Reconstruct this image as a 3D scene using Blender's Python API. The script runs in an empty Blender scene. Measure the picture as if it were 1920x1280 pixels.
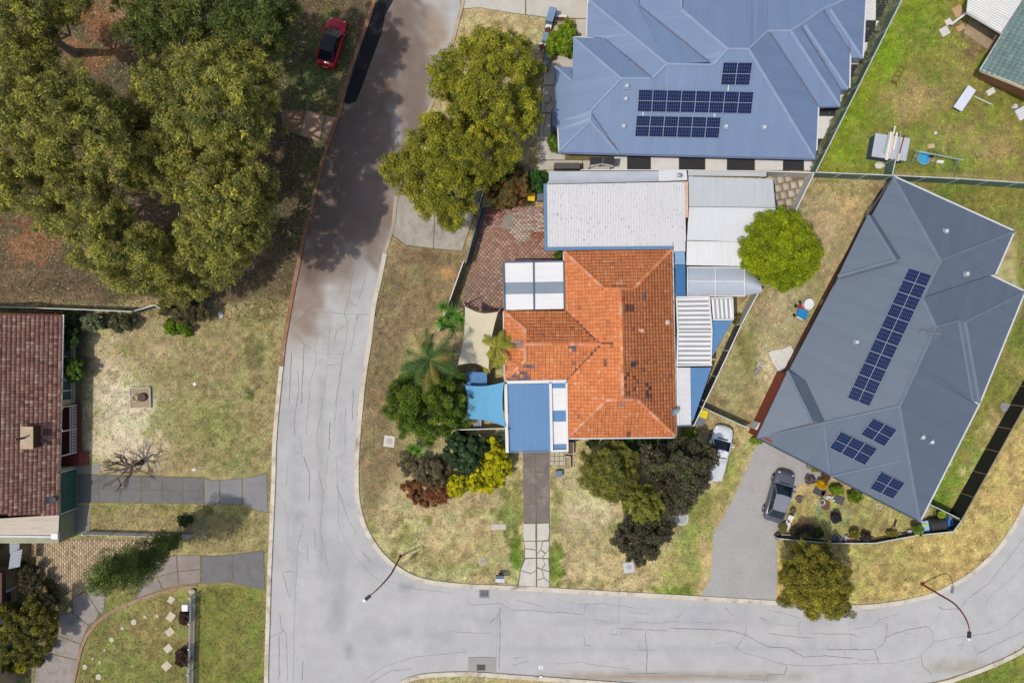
import bpy, bmesh, math, random
import numpy as np
from mathutils import Vector, Matrix
R = math.radians
random.seed(7); rng = np.random.default_rng(11)
SC = bpy.context.scene
COL = SC.collection
# ---------------------------------------------------------------- camera, sky, sun, exposure
HC = 60.0                                   # drone height in metres, looking straight down
PXM = 1.5 * HC / 1920.0                     # metres on the ground per photo pixel
cd = bpy.data.cameras.new('camera'); cd.lens = 24; cd.sensor_width = 36; cd.sensor_fit = 'HORIZONTAL'
cd.clip_start = 0.5; cd.clip_end = 2000
cam = bpy.data.objects.new('camera', cd); cam.location = (0, 0, HC); COL.objects.link(cam)
SC.camera = cam
SUN_EL = 64.0
SUN_AZ = math.degrees(math.atan2(-0.90, -0.44))      # compass style: x = sin, y = cos
wd = bpy.data.worlds.new('World'); SC.world = wd; wd.use_nodes = True
nt = wd.node_tree; nt.nodes.clear()
sk = nt.nodes.new('ShaderNodeTexSky'); sk.sky_type = 'NISHITA'; sk.sun_disc = False
sk.sun_elevation = R(SUN_EL); sk.sun_rotation = R(SUN_AZ); sk.air_density = 1.0; sk.dust_density = 2.5; sk.ozone_density = 1.0
bg = nt.nodes.new('ShaderNodeBackground'); bg.inputs[1].default_value = 0.15
wo = nt.nodes.new('ShaderNodeOutputWorld')
nt.links.new(sk.outputs[0], bg.inputs[0]); nt.links.new(bg.outputs[0], wo.inputs[0])
sl = bpy.data.lights.new('sun', 'SUN'); sl.energy = 2.9; sl.angle = R(0.6); sl.color = (1.0, 0.955, 0.89)
so = bpy.data.objects.new('sun', sl); COL.objects.link(so)
a = math.atan2(-0.90, -0.44)
sd = Vector((math.sin(a) * math.cos(R(SUN_EL)), math.cos(a) * math.cos(R(SUN_EL)), math.sin(R(SUN_EL))))
so.rotation_euler = sd.to_track_quat('Z', 'Y').to_euler(); so.location = sd * 80
SC.view_settings.view_transform = 'Standard'; SC.view_settings.look = 'None'
SC.view_settings.exposure = 0.2; SC.view_settings.gamma = 1.0
SC.cycles.max_bounces = 6; SC.cycles.diffuse_bounces = 3; SC.cycles.transparent_max_bounces = 6
SC.cycles.use_denoising = True
LUM = 1.60                                   # what a sunlit white sheet on the ground reflects

# ---------------------------------------------------------------- helpers
def W(px, py, z=0.0):
    """point of the place seen at photo pixel (px,py), given its height above the ground"""
    f = PXM * (1 - z / HC)
    return Vector(((px - 960) * f, (640 - py) * f, z))
def WL(pts, z=0.0): return [W(p[0], p[1], z) for p in pts]
def lin(c):
    c = c / 255.0
    return c / 12.92 if c <= 0.04045 else ((c + 0.055) / 1.055) ** 2.4
def C(r, g, b, k=1.0): return tuple(min(0.92, lin(v) / LUM * k) for v in (r, g, b))

class MB:
    def __init__(s): s.v = []; s.f = []; s.c = []; s.uv = None
    def add(s, vs, fs, col=None):
        b = len(s.v); s.v += [tuple(p) for p in vs]; s.f += [tuple(i + b for i in f) for f in fs]
        s.c += [col or (1, 1, 1)] * len(vs); return s
    def box(s, c, size, rz=0.0, col=None, tilt=None):
        x, y, z = size[0] / 2, size[1] / 2, size[2] / 2
        m = Matrix.Rotation(rz, 3, 'Z')
        if tilt: m = m @ Matrix.Rotation(tilt[1], 3, tilt[0])
        vs = [Vector(c) + m @ Vector(p) for p in ((-x,-y,-z),(x,-y,-z),(x,y,-z),(-x,y,-z),(-x,-y,z),(x,-y,z),(x,y,z),(-x,y,z))]
        return s.add(vs, [(3,2,1,0),(4,5,6,7),(0,1,5,4),(1,2,6,5),(2,3,7,6),(3,0,4,7)], col)
    def prism(s, poly, z0, z1, col=None):
        """poly: xy or xyz points, any direction"""
        n = len(poly); ar = sum(poly[i][0]*poly[(i+1)%n][1]-poly[(i+1)%n][0]*poly[i][1] for i in range(n))
        if ar < 0: poly = poly[::-1]
        vs = [(p[0], p[1], z0) for p in poly] + [(p[0], p[1], z1) for p in poly]
        fs = [tuple(range(n-1,-1,-1)), tuple(range(n,2*n))] + [(i,(i+1)%n,n+(i+1)%n,n+i) for i in range(n)]
        return s.add(vs, fs, col)
    def slab(s, pts, th, col=None):
        """a sheet through 3D points with thickness th downwards"""
        n = len(pts); ar = sum(pts[i][0]*pts[(i+1)%n][1]-pts[(i+1)%n][0]*pts[i][1] for i in range(n))
        if ar < 0: pts = pts[::-1]
        vs = [(p[0],p[1],p[2]-th) for p in pts] + [tuple(p) for p in pts]
        fs = [tuple(range(n-1,-1,-1)), tuple(range(n,2*n))] + [(i,(i+1)%n,n+(i+1)%n,n+i) for i in range(n)]
        return s.add(vs, fs, col)
    def tube(s, path, rad, n=6, col=None, cap=True):
        path = [Vector(p) for p in path]; rr = rad if hasattr(rad, '__len__') else [rad]*len(path)
        vs = []; fs = []; m = len(path)
        ref = None
        for i, p in enumerate(path):
            d = (path[min(i+1,m-1)] - path[max(i-1,0)])
            d = d.normalized() if d.length > 1e-9 else Vector((0,0,1))
            if ref is None: ref = Vector((1,0,0)) if abs(d.x) < .8 else Vector((0,1,0))
            u = (ref - d*ref.dot(d)); u = u.normalized() if u.length > 1e-6 else d.orthogonal().normalized(); ref = u
            w = d.cross(u)
            for k in range(n):
                t = 2*math.pi*k/n; vs.append(p + (u*math.cos(t) + w*math.sin(t))*rr[i])
        for i in range(m-1):
            for k in range(n): fs.append((i*n+k, i*n+(k+1)%n, (i+1)*n+(k+1)%n, (i+1)*n+k))
        if cap: fs += [tuple(range(n-1,-1,-1)), tuple(range((m-1)*n, m*n))]
        return s.add(vs, fs, col)
    def bar(s, a, b, w, h, col=None):
        a = Vector(a); b = Vector(b); d = (b-a); L = d.length
        if L < 1e-6: return s
        q = d.to_track_quat('X','Z').to_matrix()
        vs = [ (a+b)/2 + q @ Vector((sx*L/2, sy*w/2, sz*h/2)) for sx,sy,sz in ((-1,-1,-1),(1,-1,-1),(1,1,-1),(-1,1,-1),(-1,-1,1),(1,-1,1),(1,1,1),(-1,1,1))]
        return s.add(vs, [(3,2,1,0),(4,5,6,7),(0,1,5,4),(1,2,6,5),(2,3,7,6),(3,0,4,7)], col)
    def lathe(s, c, prof, n=16, col=None):
        vs = []; fs = []; m = len(prof)
        for r, z in prof:
            for k in range(n): vs.append((c[0]+r*math.cos(2*math.pi*k/n), c[1]+r*math.sin(2*math.pi*k/n), c[2]+z))
        for i in range(m-1):
            for k in range(n): fs.append((i*n+k, i*n+(k+1)%n, (i+1)*n+(k+1)%n, (i+1)*n+k))
        if prof[0][0] > 1e-4: fs.append(tuple(range(n-1,-1,-1)))
        if prof[-1][0] > 1e-4: fs.append(tuple(range((m-1)*n, m*n)))
        return s.add(vs, fs, col)
    def ico(s, c, r, sub=1, jit=0.0, col=None, seed=0):
        bm = bmesh.new(); bmesh.ops.create_icosphere(bm, subdivisions=sub, radius=1.0)
        rr = random.Random(seed); r = r if hasattr(r,'__len__') else (r,r,r)
        bm.verts.ensure_lookup_table()
        vs = []
        for v in bm.verts:
            k = 1 + rr.uniform(-jit, jit); vs.append((c[0]+v.co.x*r[0]*k, c[1]+v.co.y*r[1]*k, c[2]+v.co.z*r[2]*k))
        fs = [tuple(v.index for v in f.verts) for f in bm.faces]; bm.free()
        return s.add(vs, fs, col)
    def build(s, name, mat, parent=None, smooth=False, kind=None, colors=False):
        o = Vector((0,0,0))
        if parent is not None:
            r_ = parent
            while r_.parent is not None: r_ = r_.parent
            o = r_.location
        me = bpy.data.meshes.new(name)
        me.from_pydata([(p[0]-o[0], p[1]-o[1], p[2]-o[2]) for p in s.v], [], s.f)
        if smooth: me.polygons.foreach_set('use_smooth', [True]*len(me.polygons))
        if colors:
            ca = me.color_attributes.new('Col', 'FLOAT_COLOR', 'POINT')
            arr = np.ones((len(s.v), 4), dtype=np.float32); arr[:, :3] = np.array(s.c, dtype=np.float32)
            ca.data.foreach_set('color', arr.ravel())
        me.materials.append(mat)
        ob = bpy.data.objects.new(name, me); COL.objects.link(ob)
        if parent is not None: ob.parent = parent
        if kind: ob['kind'] = kind
        return ob
def mesh_np(name, V, F, mat, parent=None, colors=None, kind=None, smooth=False, uv=None):
    """V (n,3), F (m,k) equal-sized faces"""
    me = bpy.data.meshes.new(name); n, m, k = len(V), len(F), F.shape[1]
    o = np.zeros(3)
    if parent is not None:
        r_ = parent
        while r_.parent is not None: r_ = r_.parent
        o = np.array(r_.location)
    me.vertices.add(n); me.vertices.foreach_set('co', (V - o).astype(np.float32).ravel())
    me.loops.add(m*k); me.loops.foreach_set('vertex_index', F.astype(np.int32).ravel())
    me.polygons.add(m); me.polygons.foreach_set('loop_start', np.arange(0, m*k, k, dtype=np.int32))
    me.polygons.foreach_set('loop_total', np.full(m, k, dtype=np.int32))
    if smooth: me.polygons.foreach_set('use_smooth', np.ones(m, dtype=bool))
    me.update(calc_edges=True)
    if colors is not None:
        ca = me.color_attributes.new('Col', 'FLOAT_COLOR', 'POINT')
        arr = np.ones((n,4), dtype=np.float32); arr[:, :3] = colors; ca.data.foreach_set('color', arr.ravel())
    me.materials.append(mat)
    ob = bpy.data.objects.new(name, me); COL.objects.link(ob)
    if parent is not None: ob.parent = parent
    if kind: ob['kind'] = kind
    return ob
def thing(name, label, cat, loc=(0,0,0), group=None):
    o = bpy.data.objects.new(name, None); COL.objects.link(o); o.location = loc; o.empty_display_size = .3
    o['label'] = label; o['category'] = cat
    if group: o['group'] = group
    return o
def tag(o, label, cat, group=None):
    o['label'] = label; o['category'] = cat
    if group: o['group'] = group
    return o
def struct(o): o['kind'] = 'structure'; return o
def spread(pts, n=8):
    """Catmull-Rom through points"""
    out = []; P = [np.array(p, float) for p in pts]
    for i in range(len(P)-1):
        p0 = P[max(i-1,0)]; p1 = P[i]; p2 = P[i+1]; p3 = P[min(i+2,len(P)-1)]
        for k in range(n):
            t = k/n
            out.append(tuple(0.5*((2*p1)+(-p0+p2)*t+(2*p0-5*p1+4*p2-p3)*t*t+(-p0+3*p1-3*p2+p3)*t**3)))
    out.append(tuple(P[-1])); return out
def inside(px, py, poly):
    """vectorised point in polygon"""
    r = np.zeros(px.shape, bool); n = len(poly)
    for i in range(n):
        x1,y1 = poly[i][0],poly[i][1]; x2,y2 = poly[(i+1)%n][0],poly[(i+1)%n][1]
        if y1 == y2: continue
        c = ((y1 > py) != (y2 > py)) & (px < (x2-x1)*(py-y1)/(y2-y1)+x1)
        r ^= c
    return r
_lat = rng.random((5, 512, 512))
def vnoise(x, y, s, k=0):
    """smooth value noise, cell size s"""
    x = np.asarray(x)/s + 100.37*k; y = np.asarray(y)/s + 57.1*k
    xi = np.floor(x).astype(int); yi = np.floor(y).astype(int); fx = x-xi; fy = y-yi
    fx = fx*fx*(3-2*fx); fy = fy*fy*(3-2*fy); L = _lat[k%5]
    g = lambda a,b: L[a%512, b%512]
    return (g(xi,yi)*(1-fx)+g(xi+1,yi)*fx)*(1-fy)+(g(xi,yi+1)*(1-fx)+g(xi+1,yi+1)*fx)*fy
def fbm(x, y, s, k=0, o=4):
    t = 0; a_ = 1; tot = 0
    for i in range(o): t = t + a_*vnoise(x, y, s/2**i, k+i); tot += a_; a_ *= .55
    return t/tot

# ---------------------------------------------------------------- materials
def _nodes(name):
    m = bpy.data.materials.new(name); m.use_nodes = True; n = m.node_tree; n.nodes.clear()
    out = n.nodes.new('ShaderNodeOutputMaterial'); b = n.nodes.new('ShaderNodeBsdfPrincipled')
    n.links.new(b.outputs[0], out.inputs[0]); return m, n, b
def _noise(n, scale, detail=4, rough=.6, vec=None, dist=0.0):
    t = n.nodes.new('ShaderNodeTexNoise'); t.inputs['Scale'].default_value = scale; t.inputs['Detail'].default_value = detail
    t.inputs['Roughness'].default_value = rough; t.inputs['Distortion'].default_value = dist
    if vec is None:
        g = n.nodes.new('ShaderNodeNewGeometry'); vec = g.outputs['Position']
    n.links.new(vec, t.inputs['Vector']); return t
def _maprange(n, sock, a0, a1, b0, b1):
    r = n.nodes.new('ShaderNodeMapRange'); r.clamp = True
    for i, v in zip((1,2,3,4), (a0,a1,b0,b1)): r.inputs[i].default_value = v
    n.links.new(sock, r.inputs[0]); return r.outputs[0]
def _math(n, op, a, b=None):
    m = n.nodes.new('ShaderNodeMath'); m.operation = op
    for i, v in enumerate((a, b)):
        if v is None: continue
        if isinstance(v, (int, float)): m.inputs[i].default_value = v
        else: n.links.new(v, m.inputs[i])
    return m.outputs[0]
def _scale(n, col, fac):
    v = n.nodes.new('ShaderNodeVectorMath'); v.operation = 'SCALE'
    if isinstance(col, tuple): v.inputs[0].default_value = col[:3]
    else: n.links.new(col, v.inputs[0])
    n.links.new(fac, v.inputs['Scale']); return v.outputs[0]
def _mix(n, fac, a, b):
    m = n.nodes.new('ShaderNodeMix'); m.data_type = 'RGBA'; m.clamp_factor = True
    if isinstance(fac, float): m.inputs[0].default_value = fac
    else: n.links.new(fac, m.inputs[0])
    for i, v in ((6,a),(7,b)):
        if isinstance(v, tuple): m.inputs[i].default_value = (*v[:3], 1)
        else: n.links.new(v, m.inputs[i])
    return m.outputs[2]
def _bump(n, b, h, strength, dist):
    bp = n.nodes.new('ShaderNodeBump'); bp.inputs['Strength'].default_value = strength; bp.inputs['Distance'].default_value = dist
    n.links.new(h, bp.inputs['Height']); n.links.new(bp.outputs[0], b.inputs['Normal'])
def _attr(n, name='Col'):
    t = n.nodes.new('ShaderNodeVertexColor'); t.layer_name = name; return t.outputs['Color']
_mc = {}
def M(name, c, rough=.75, var=.12, scale=1.3, fine=.1, fscale=30, bump=0.0, spec=.3, metal=0.0, dirt=None, dirt_amt=.3, attr=False, trans=0.0, alpha=1.0):
    """general weathered surface: broad tone drift, fine grain, optional dirt colour, optional per-piece tint"""
    if name in _mc: return _mc[name]
    m, n, b = _nodes(name)
    t1 = _noise(n, scale, 4); t2 = _noise(n, fscale, 2)
    f = _math(n, 'MULTIPLY', _maprange(n, t1.outputs[0], .3, .7, 1-var, 1+var), _maprange(n, t2.outputs[0], .3, .7, 1-fine, 1+fine))
    base = c
    if attr:
        v = n.nodes.new('ShaderNodeVectorMath'); v.operation = 'MULTIPLY'; v.inputs[0].default_value = c
        n.links.new(_attr(n), v.inputs[1]); base = v.outputs[0]
    if dirt is not None:
        t3 = _noise(n, scale*.8, 5, .7, dist=.6)
        base = _mix(n, _maprange(n, t3.outputs[0], .5, .72, 0, dirt_amt), base, dirt)
    n.links.new(_scale(n, base, f), b.inputs['Base Color'])
    b.inputs['Roughness'].default_value = rough; b.inputs['Specular IOR Level'].default_value = spec; b.inputs['Metallic'].default_value = metal
    b.inputs['Alpha'].default_value = alpha
    if trans: b.inputs['Transmission Weight'].default_value = trans
    if bump: _bump(n, b, t2.outputs[0], .6, bump)
    _mc[name] = m; return m
def leaf_mat(name='leaf'):
    if name in _mc: return _mc[name]
    m, n, b = _nodes(name); out = [x for x in n.nodes if x.type == 'OUTPUT_MATERIAL'][0]
    c = _attr(n); n.links.new(c, b.inputs['Base Color']); b.inputs['Roughness'].default_value = .55; b.inputs['Specular IOR Level'].default_value = .25
    tr = n.nodes.new('ShaderNodeBsdfTranslucent'); n.links.new(c, tr.inputs[0])
    mx = n.nodes.new('ShaderNodeMixShader'); mx.inputs[0].default_value = .28
    n.links.new(b.outputs[0], mx.inputs[1]); n.links.new(tr.outputs[0], mx.inputs[2]); n.links.new(mx.outputs[0], out.inputs[0])
    _mc[name] = m; return m
def metal_mat(name, c, pitch=.19, var=.05, depth=.02, rough=.5, dirt=None, dirt_amt=.3, flakes=None, stripe=.06):
    """profiled roof sheet: ribs run up the slope (UV x in metres along the eave)"""
    if name in _mc: return _mc[name]
    m, n, b = _nodes(name)
    u = n.nodes.new('ShaderNodeUVMap'); sx = n.nodes.new('ShaderNodeSeparateXYZ'); n.links.new(u.outputs[0], sx.inputs[0])
    s = _math(n, 'SINE', _math(n, 'MULTIPLY', sx.outputs[0], 2*math.pi/pitch))
    t1 = _noise(n, .5, 5); t2 = _noise(n, 9, 3)
    cm = n.nodes.new('ShaderNodeCombineXYZ'); n.links.new(_math(n,'MULTIPLY',sx.outputs[0],3.0), cm.inputs[0]); n.links.new(_math(n,'MULTIPLY',sx.outputs[1],.12), cm.inputs[1])
    t3 = _noise(n, 1.6, 4, .65, vec=cm.outputs[0])
    f = _math(n, 'MULTIPLY', _maprange(n, t1.outputs[0], .3, .7, 1-var, 1+var), _maprange(n, t3.outputs[0], .3, .7, 1-stripe, 1+stripe))
    base = c
    if dirt is not None: base = _mix(n, _maprange(n, t3.outputs[0], .55, .75, 0, dirt_amt), base, dirt)
    if flakes is not None:
        cm2 = n.nodes.new('ShaderNodeCombineXYZ'); n.links.new(_math(n,'MULTIPLY',sx.outputs[0],7.0), cm2.inputs[0]); n.links.new(_math(n,'MULTIPLY',sx.outputs[1],2.2), cm2.inputs[1])
        t4 = _noise(n, 1.3, 3, .6, vec=cm2.outputs[0]); t5 = _noise(n, .35, 2)
        k = _math(n, 'MULTIPLY', _maprange(n, t4.outputs[0], .615, .65, 0, .85), _maprange(n, t5.outputs[0], .35, .6, .15, 1))
        base = _mix(n, k, base, flakes)
    n.links.new(_scale(n, base, f), b.inputs['Base Color'])
    b.inputs['Roughness'].default_value = rough; b.inputs['Specular IOR Level'].default_value = .35
    _bump(n, b, s, .8, depth)
    _mc[name] = m; return m
def attr_mat(name, rough=.85, fine=.12, fscale=14, bump=0.0, mid=.1, mscale=2.5, spec=.2):
    if name in _mc: return _mc[name]
    m, n, b = _nodes(name)
    t1 = _noise(n, mscale, 5, .65); t2 = _noise(n, fscale, 3, .7)
    f = _math(n, 'MULTIPLY', _maprange(n, t1.outputs[0], .3, .7, 1-mid, 1+mid), _maprange(n, t2.outputs[0], .3, .7, 1-fine, 1+fine))
    n.links.new(_scale(n, _attr(n), f), b.inputs['Base Color'])
    b.inputs['Roughness'].default_value = rough; b.inputs['Specular IOR Level'].default_value = spec
    if bump: _bump(n, b, t2.outputs[0], .7, bump)
    _mc[name] = m; return m
# ---------------------------------------------------------------- the ground: one sheet, coloured by what grows on it
DRY=(184,166,121); TAN=(192,164,112); BROWN=(146,124,92); OLIVE=(140,136,76); GREEN=(116,126,56); LUSH=(124,148,30)
SAND=(224,204,172); DIRT=(170,120,82); LITTER=(104,88,66); DARKG=(86,88,48); REDDIRT=(152,98,62)
# (polygon in photo pixels, colour, edge wobble px)
REGIONS = [
 ([(-400,-400),(715,-400),(715,0),(655,150),(600,330),(545,560),(-400,580)], LITTER, 10),
 ([(-400,575),(540,575),(512,900),(500,1400),(-400,1400)], (158,142,98), 10),
 ([(735,440),(700,560),(675,740),(668,880),(690,980),(760,860),(740,780),(760,640),(870,540),(880,470)], (140,120,88), 14),
 ([(1530,-300),(2400,-300),(2400,345),(1525,325),(1700,0)], (134,130,62), 6),
 ([(1680,335),(2300,345),(2300,1300),(1860,760),(1740,975),(1920,560),(1900,440)], (128,128,60), 8),
 ([(1500,330),(1670,335),(1500,700),(1410,800),(1320,770),(1400,600),(1380,560)], (166,148,108), 8),
 ([(1450,1010),(1620,1015),(1740,990),(1800,975),(1950,740),(2300,400),(2300,960),(1900,1000),(1760,1115),(1600,1140),(1450,1130)], (188,166,104), 12),
 ([(1450,985),(1530,890),(1720,975),(1700,1000),(1600,1010)], (176,160,104), 6),
 ([(1310,860),(1400,840),(1330,1000),(1310,1120),(1240,1118)], (158,150,90), 14),
 ([(700,1290),(1200,1275),(1200,1500),(600,1500)], (176,146,96), 6),
 ([(1720,1300),(1930,1215),(2200,1100),(2200,1500),(1700,1500)], (124,132,58), 6),
 ([(370,1095),(500,1100),(500,1400),(370,1400)], (126,124,62), 8),
 ([(170,1120),(350,1095),(355,1300),(140,1300)], (138,130,76), 8),
]
# soft patches: x, y, rx, ry, colour, strength
PATCH = [
 (235,770,75,95,SAND,.95),(215,720,55,60,SAND,.6),(190,640,45,60,SAND,.55),(300,665,40,25,(202,176,140),.75),(260,840,60,40,SAND,.8),(185,840,25,40,SAND,.8),(240,620,90,25,(190,170,130),.5),(280,690,60,30,OLIVE,.35),
 (400,800,70,50,OLIVE,.55),(470,740,18,20,DARKG,.75),(480,660,18,35,DARKG,.5),(480,590,40,40,OLIVE,.4),(430,850,60,30,OLIVE,.4),(340,740,50,60,(168,152,104),.5),
 (50,460,65,35,DIRT,.7),(45,420,40,20,REDDIRT,.45),(30,520,60,20,(130,110,84),.6),(90,560,120,14,BROWN,.6),
 (200,40,60,40,REDDIRT,.8),(150,110,60,40,DIRT,.6),(120,85,50,30,DIRT,.7),(210,100,40,25,REDDIRT,.6),(280,170,40,30,DIRT,.4),(420,345,20,20,REDDIRT,.7),(350,190,50,30,REDDIRT,.5),(250,20,50,30,(190,160,130),.6),
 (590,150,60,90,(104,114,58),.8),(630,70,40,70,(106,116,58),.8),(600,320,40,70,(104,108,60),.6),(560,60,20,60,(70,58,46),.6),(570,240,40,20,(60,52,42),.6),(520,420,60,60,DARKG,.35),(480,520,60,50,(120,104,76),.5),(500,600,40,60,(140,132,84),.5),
 (835,510,22,14,(196,150,96),.95),(800,480,60,20,(128,104,78),.6),(770,560,60,60,(134,114,84),.4),(720,720,40,60,(128,112,80),.4),
 (900,1040,90,60,TAN,.4),(830,1060,50,30,OLIVE,.3),(960,960,22,70,GREEN,.65),(970,1060,14,45,(96,124,34),.85),(1040,1060,16,45,(98,126,34),.85),(1085,1092,70,10,OLIVE,.5),(1040,960,8,80,OLIVE,.7),(970,900,8,60,(150,140,84),.6),
 (760,1000,22,40,OLIVE,.6),(800,975,10,8,GREEN,.6),(860,1065,60,12,OLIVE,.5),(700,985,10,60,OLIVE,.4),(740,1060,12,25,OLIVE,.7),(930,960,10,8,GREEN,.6),(890,960,30,10,OLIVE,.5),
 (1115,950,70,45,SAND,.5),(1075,890,30,35,(196,176,140),.6),(1050,935,7,12,GREEN,.6),(1050,970,6,8,GREEN,.6),(1150,990,10,10,GREEN,.5),(1160,1010,50,40,(166,154,100),.4),
 (1260,1110,60,16,(112,130,44),.8),(1300,1010,30,70,(146,146,80),.6),(1300,900,40,60,OLIVE,.4),(1320,1050,10,60,(206,176,126),.8),(1330,905,22,18,SAND,.7),(1360,880,16,60,GREEN,.35),(1240,1060,60,30,(170,152,100),.4),(1300,935,30,30,GREEN,.4),(1390,810,40,20,(178,160,104),.5),
 (1650,110,55,80,LUSH,.85),(1600,200,50,60,LUSH,.8),(1700,20,60,40,LUSH,.7),(1570,290,50,40,(132,150,36),.8),(1760,60,50,60,(122,140,44),.5),(1700,190,60,60,(172,146,100),.75),(1800,120,40,80,(158,140,88),.5),(1790,260,90,40,(160,144,88),.6),(1860,280,60,60,(164,140,96),.6),(1850,230,40,30,OLIVE,.4),(1760,300,60,20,GREEN,.6),(1640,305,40,16,(120,132,52),.5),(1790,45,20,20,(150,120,90),.4),(1830,70,40,30,(140,116,88),.7),(1880,330,40,10,BROWN,.4),
 (1840,380,70,22,(130,124,62),.6),(1900,480,30,60,(170,150,100),.5),(1790,365,50,14,GREEN,.5),(1905,700,30,40,(176,158,100),.5),(1870,720,40,30,GREEN,.5),(1830,850,50,60,(108,126,46),.75),(1780,920,40,40,(110,138,40),.85),(1820,800,40,30,(150,142,80),.5),
 (1590,380,40,40,TAN,.5),(1540,440,60,60,(186,166,124),.6),(1490,560,40,60,(196,176,140),.6),(1440,700,30,60,SAND,.5),(1410,730,30,40,OLIVE,.35),(1400,660,18,40,(134,130,70),.6),(1350,750,30,12,(120,110,70),.4),(1460,620,30,30,(190,170,130),.5),(1545,355,40,10,OLIVE,.4),(1620,360,30,20,(146,134,84),.5),
 (1480,350,30,30,(176,156,110),.6),
 (1700,1050,110,40,(168,152,92),.6),(1620,1090,80,40,(172,152,92),.5),(1860,900,60,90,(198,170,110),.6),(1500,1040,40,50,(150,132,84),.4),(1800,1060,50,40,(188,158,100),.5),
 (1560,960,50,14,OLIVE,.5),(1620,980,60,12,OLIVE,.4),(1490,960,14,30,OLIVE,.4),(1500,985,30,10,(180,140,96),.6),(1700,1000,30,8,OLIVE,.5),
 (230,970,60,18,(168,148,104),.6),(420,985,60,30,(150,138,84),.5),(340,955,40,12,GREEN,.5),(200,950,40,10,OLIVE,.5),(430,955,50,12,OLIVE,.6),(360,1020,50,14,(160,144,96),.5),(280,995,80,8,(178,156,112),.6),
 (270,1180,60,60,(150,128,84),.5),(210,1130,60,30,OLIVE,.6),(300,1240,40,40,(134,126,70),.6),(450,1200,40,60,(140,134,78),.6),(420,1130,40,20,GREEN,.4),(440,1160,30,90,(120,120,56),.4),(180,1250,30,40,OLIVE,.5),
 (100,1050,40,60,(96,80,62),.5),(150,630,22,70,(112,100,72),.6),(150,800,12,80,(176,160,130),.6),
]
PATCH = [p for p in PATCH]
def poly_dist(px, py, poly):
    d = np.full(px.shape, 1e9); n = len(poly)
    for i in range(n):
        x1,y1 = poly[i]; x2,y2 = poly[(i+1)%n]; l2 = (x2-x1)**2+(y2-y1)**2+1e-9
        t = np.clip(((px-x1)*(x2-x1)+(py-y1)*(y2-y1))/l2,0,1); d = np.minimum(d, np.hypot(px-x1-t*(x2-x1), py-y1-t*(y2-y1)))
    return d
def ground_color(X, Y):
    """X,Y in photo pixels on the ground; returns linear albedo (n,3)"""
    n1 = fbm(X, Y, 60, 0)-.5; n2 = fbm(X, Y, 60, 2)-.5; n3 = fbm(X, Y, 22, 1)-.5; n4 = fbm(X, Y, 160, 3)-.5
    n5 = fbm(X, Y, 9, 4, 2)-.5
    col = np.empty(X.shape+(3,)); col[:] = np.array(DRY, float)
    for poly, c, wob in REGIONS:
        x_ = X+n1*wob*2.5; y_ = Y+n2*wob*2.5; sdv = poly_dist(x_, y_, poly)*np.where(inside(x_, y_, poly), 1, -1)+n3*wob*2+n5*wob*1.5
        w = np.clip(.5+sdv/(wob*2.2), 0, 1); w = (w*w*(3-2*w))[...,None]; col = col*(1-w)+np.array(c, float)*w
    for x, y, rx, ry, c, st in PATCH:
        d = np.hypot((X-x)/rx, (Y-y)/ry) + n1*1.1 + n3*1.5 + n5*1.3
        w = np.clip((1.2-d)/.7, 0, 1); w = w*w*(3-2*w)*st
        col = col*(1-w[...,None]) + np.array(c, float)*w[...,None]
    # drift between straw and green, and thin bare spots
    g = np.clip(n4*1.5+n3*2.1, -.5, .5)[...,None]
    col = col + np.where(g > 0, g*np.array([-27.,-3.,-18.]), -g*np.array([20.,13.,7.]))
    col = col*(1+(n5*.6+n3*.4)[...,None]*.75)
    col = np.clip(col, 8, 235)/255.
    return np.where(col <= .04045, col/12.92, ((col+.055)/1.055)**2.4)/LUM*1.12
fx = np.arange(-48, 48.01, .28); fy = np.arange(-33, 33.01, .28)
ext = np.concatenate([np.cumsum(.35*1.045**np.arange(70)), [150,260,420.]])
xs = np.concatenate([-48-ext[::-1], fx, 48+ext]); ys = np.concatenate([-33-ext[::-1], fy, 33+ext])
GX, GY = np.meshgrid(xs, ys)
V = np.stack([GX.ravel(), GY.ravel(), np.zeros(GX.size)], 1)
nx = len(xs); ny = len(ys)
ii = (np.arange(ny-1)[:,None]*nx+np.arange(nx-1)[None,:]).ravel()
F = np.stack([ii, ii+1, ii+nx+1, ii+nx], 1)
gc = ground_color(GX.ravel()/PXM+960, 640-GY.ravel()/PXM)
ground = struct(mesh_np('ground', V, F, attr_mat('grass_ground', fine=.35, fscale=16, mid=.16, mscale=3.2, bump=.05), colors=gc))

# ---------------------------------------------------------------- road, kerbs, cracks
LEFT = [(860,-700),(760,-220),(706,0),(672,100),(650,167),(640,213),(618,273),(600,340),(583,410),(571,460),(557,527),(548,577),(538,634),(532,687),(526,744),(519,827),(517,900),(514,970),(509,1087),(507,1153),(504,1253),(500,1500)]
RIGHT_UP = [(1010,-700),(925,-220),(866,0),(845,80),(824,150),(802,205),(775,280),(743,360),(733,427),(718,475),(708,524),(697,574),(689,640),(679,704),(673,760),(668,820),(665,874),(667,937),(680,987),(700,1024),(726,1054),(753,1074),(780,1087),(813,1095),(879,1102),(960,1105),(1126,1114),(1270,1122),(1440,1132),(1573,1140),(1640,1139),(1706,1129),(1756,1115),(1806,1089),(1840,1064),(1873,1032),(1900,994),(1922,955),(1960,870),(2030,720),(2130,560)]
LOW = [(690,1500),(697,1400),(712,1325),(746,1281),(775,1266),(813,1260),(880,1258),(960,1263),(1126,1275),(1300,1287),(1450,1294),(1600,1293),(1750,1278),(1806,1262),(1840,1250),(1886,1230),(1925,1207),(2000,1140),(2090,1000),(2250,700)]
road_poly = LEFT + LOW + RIGHT_UP[::-1]
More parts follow.
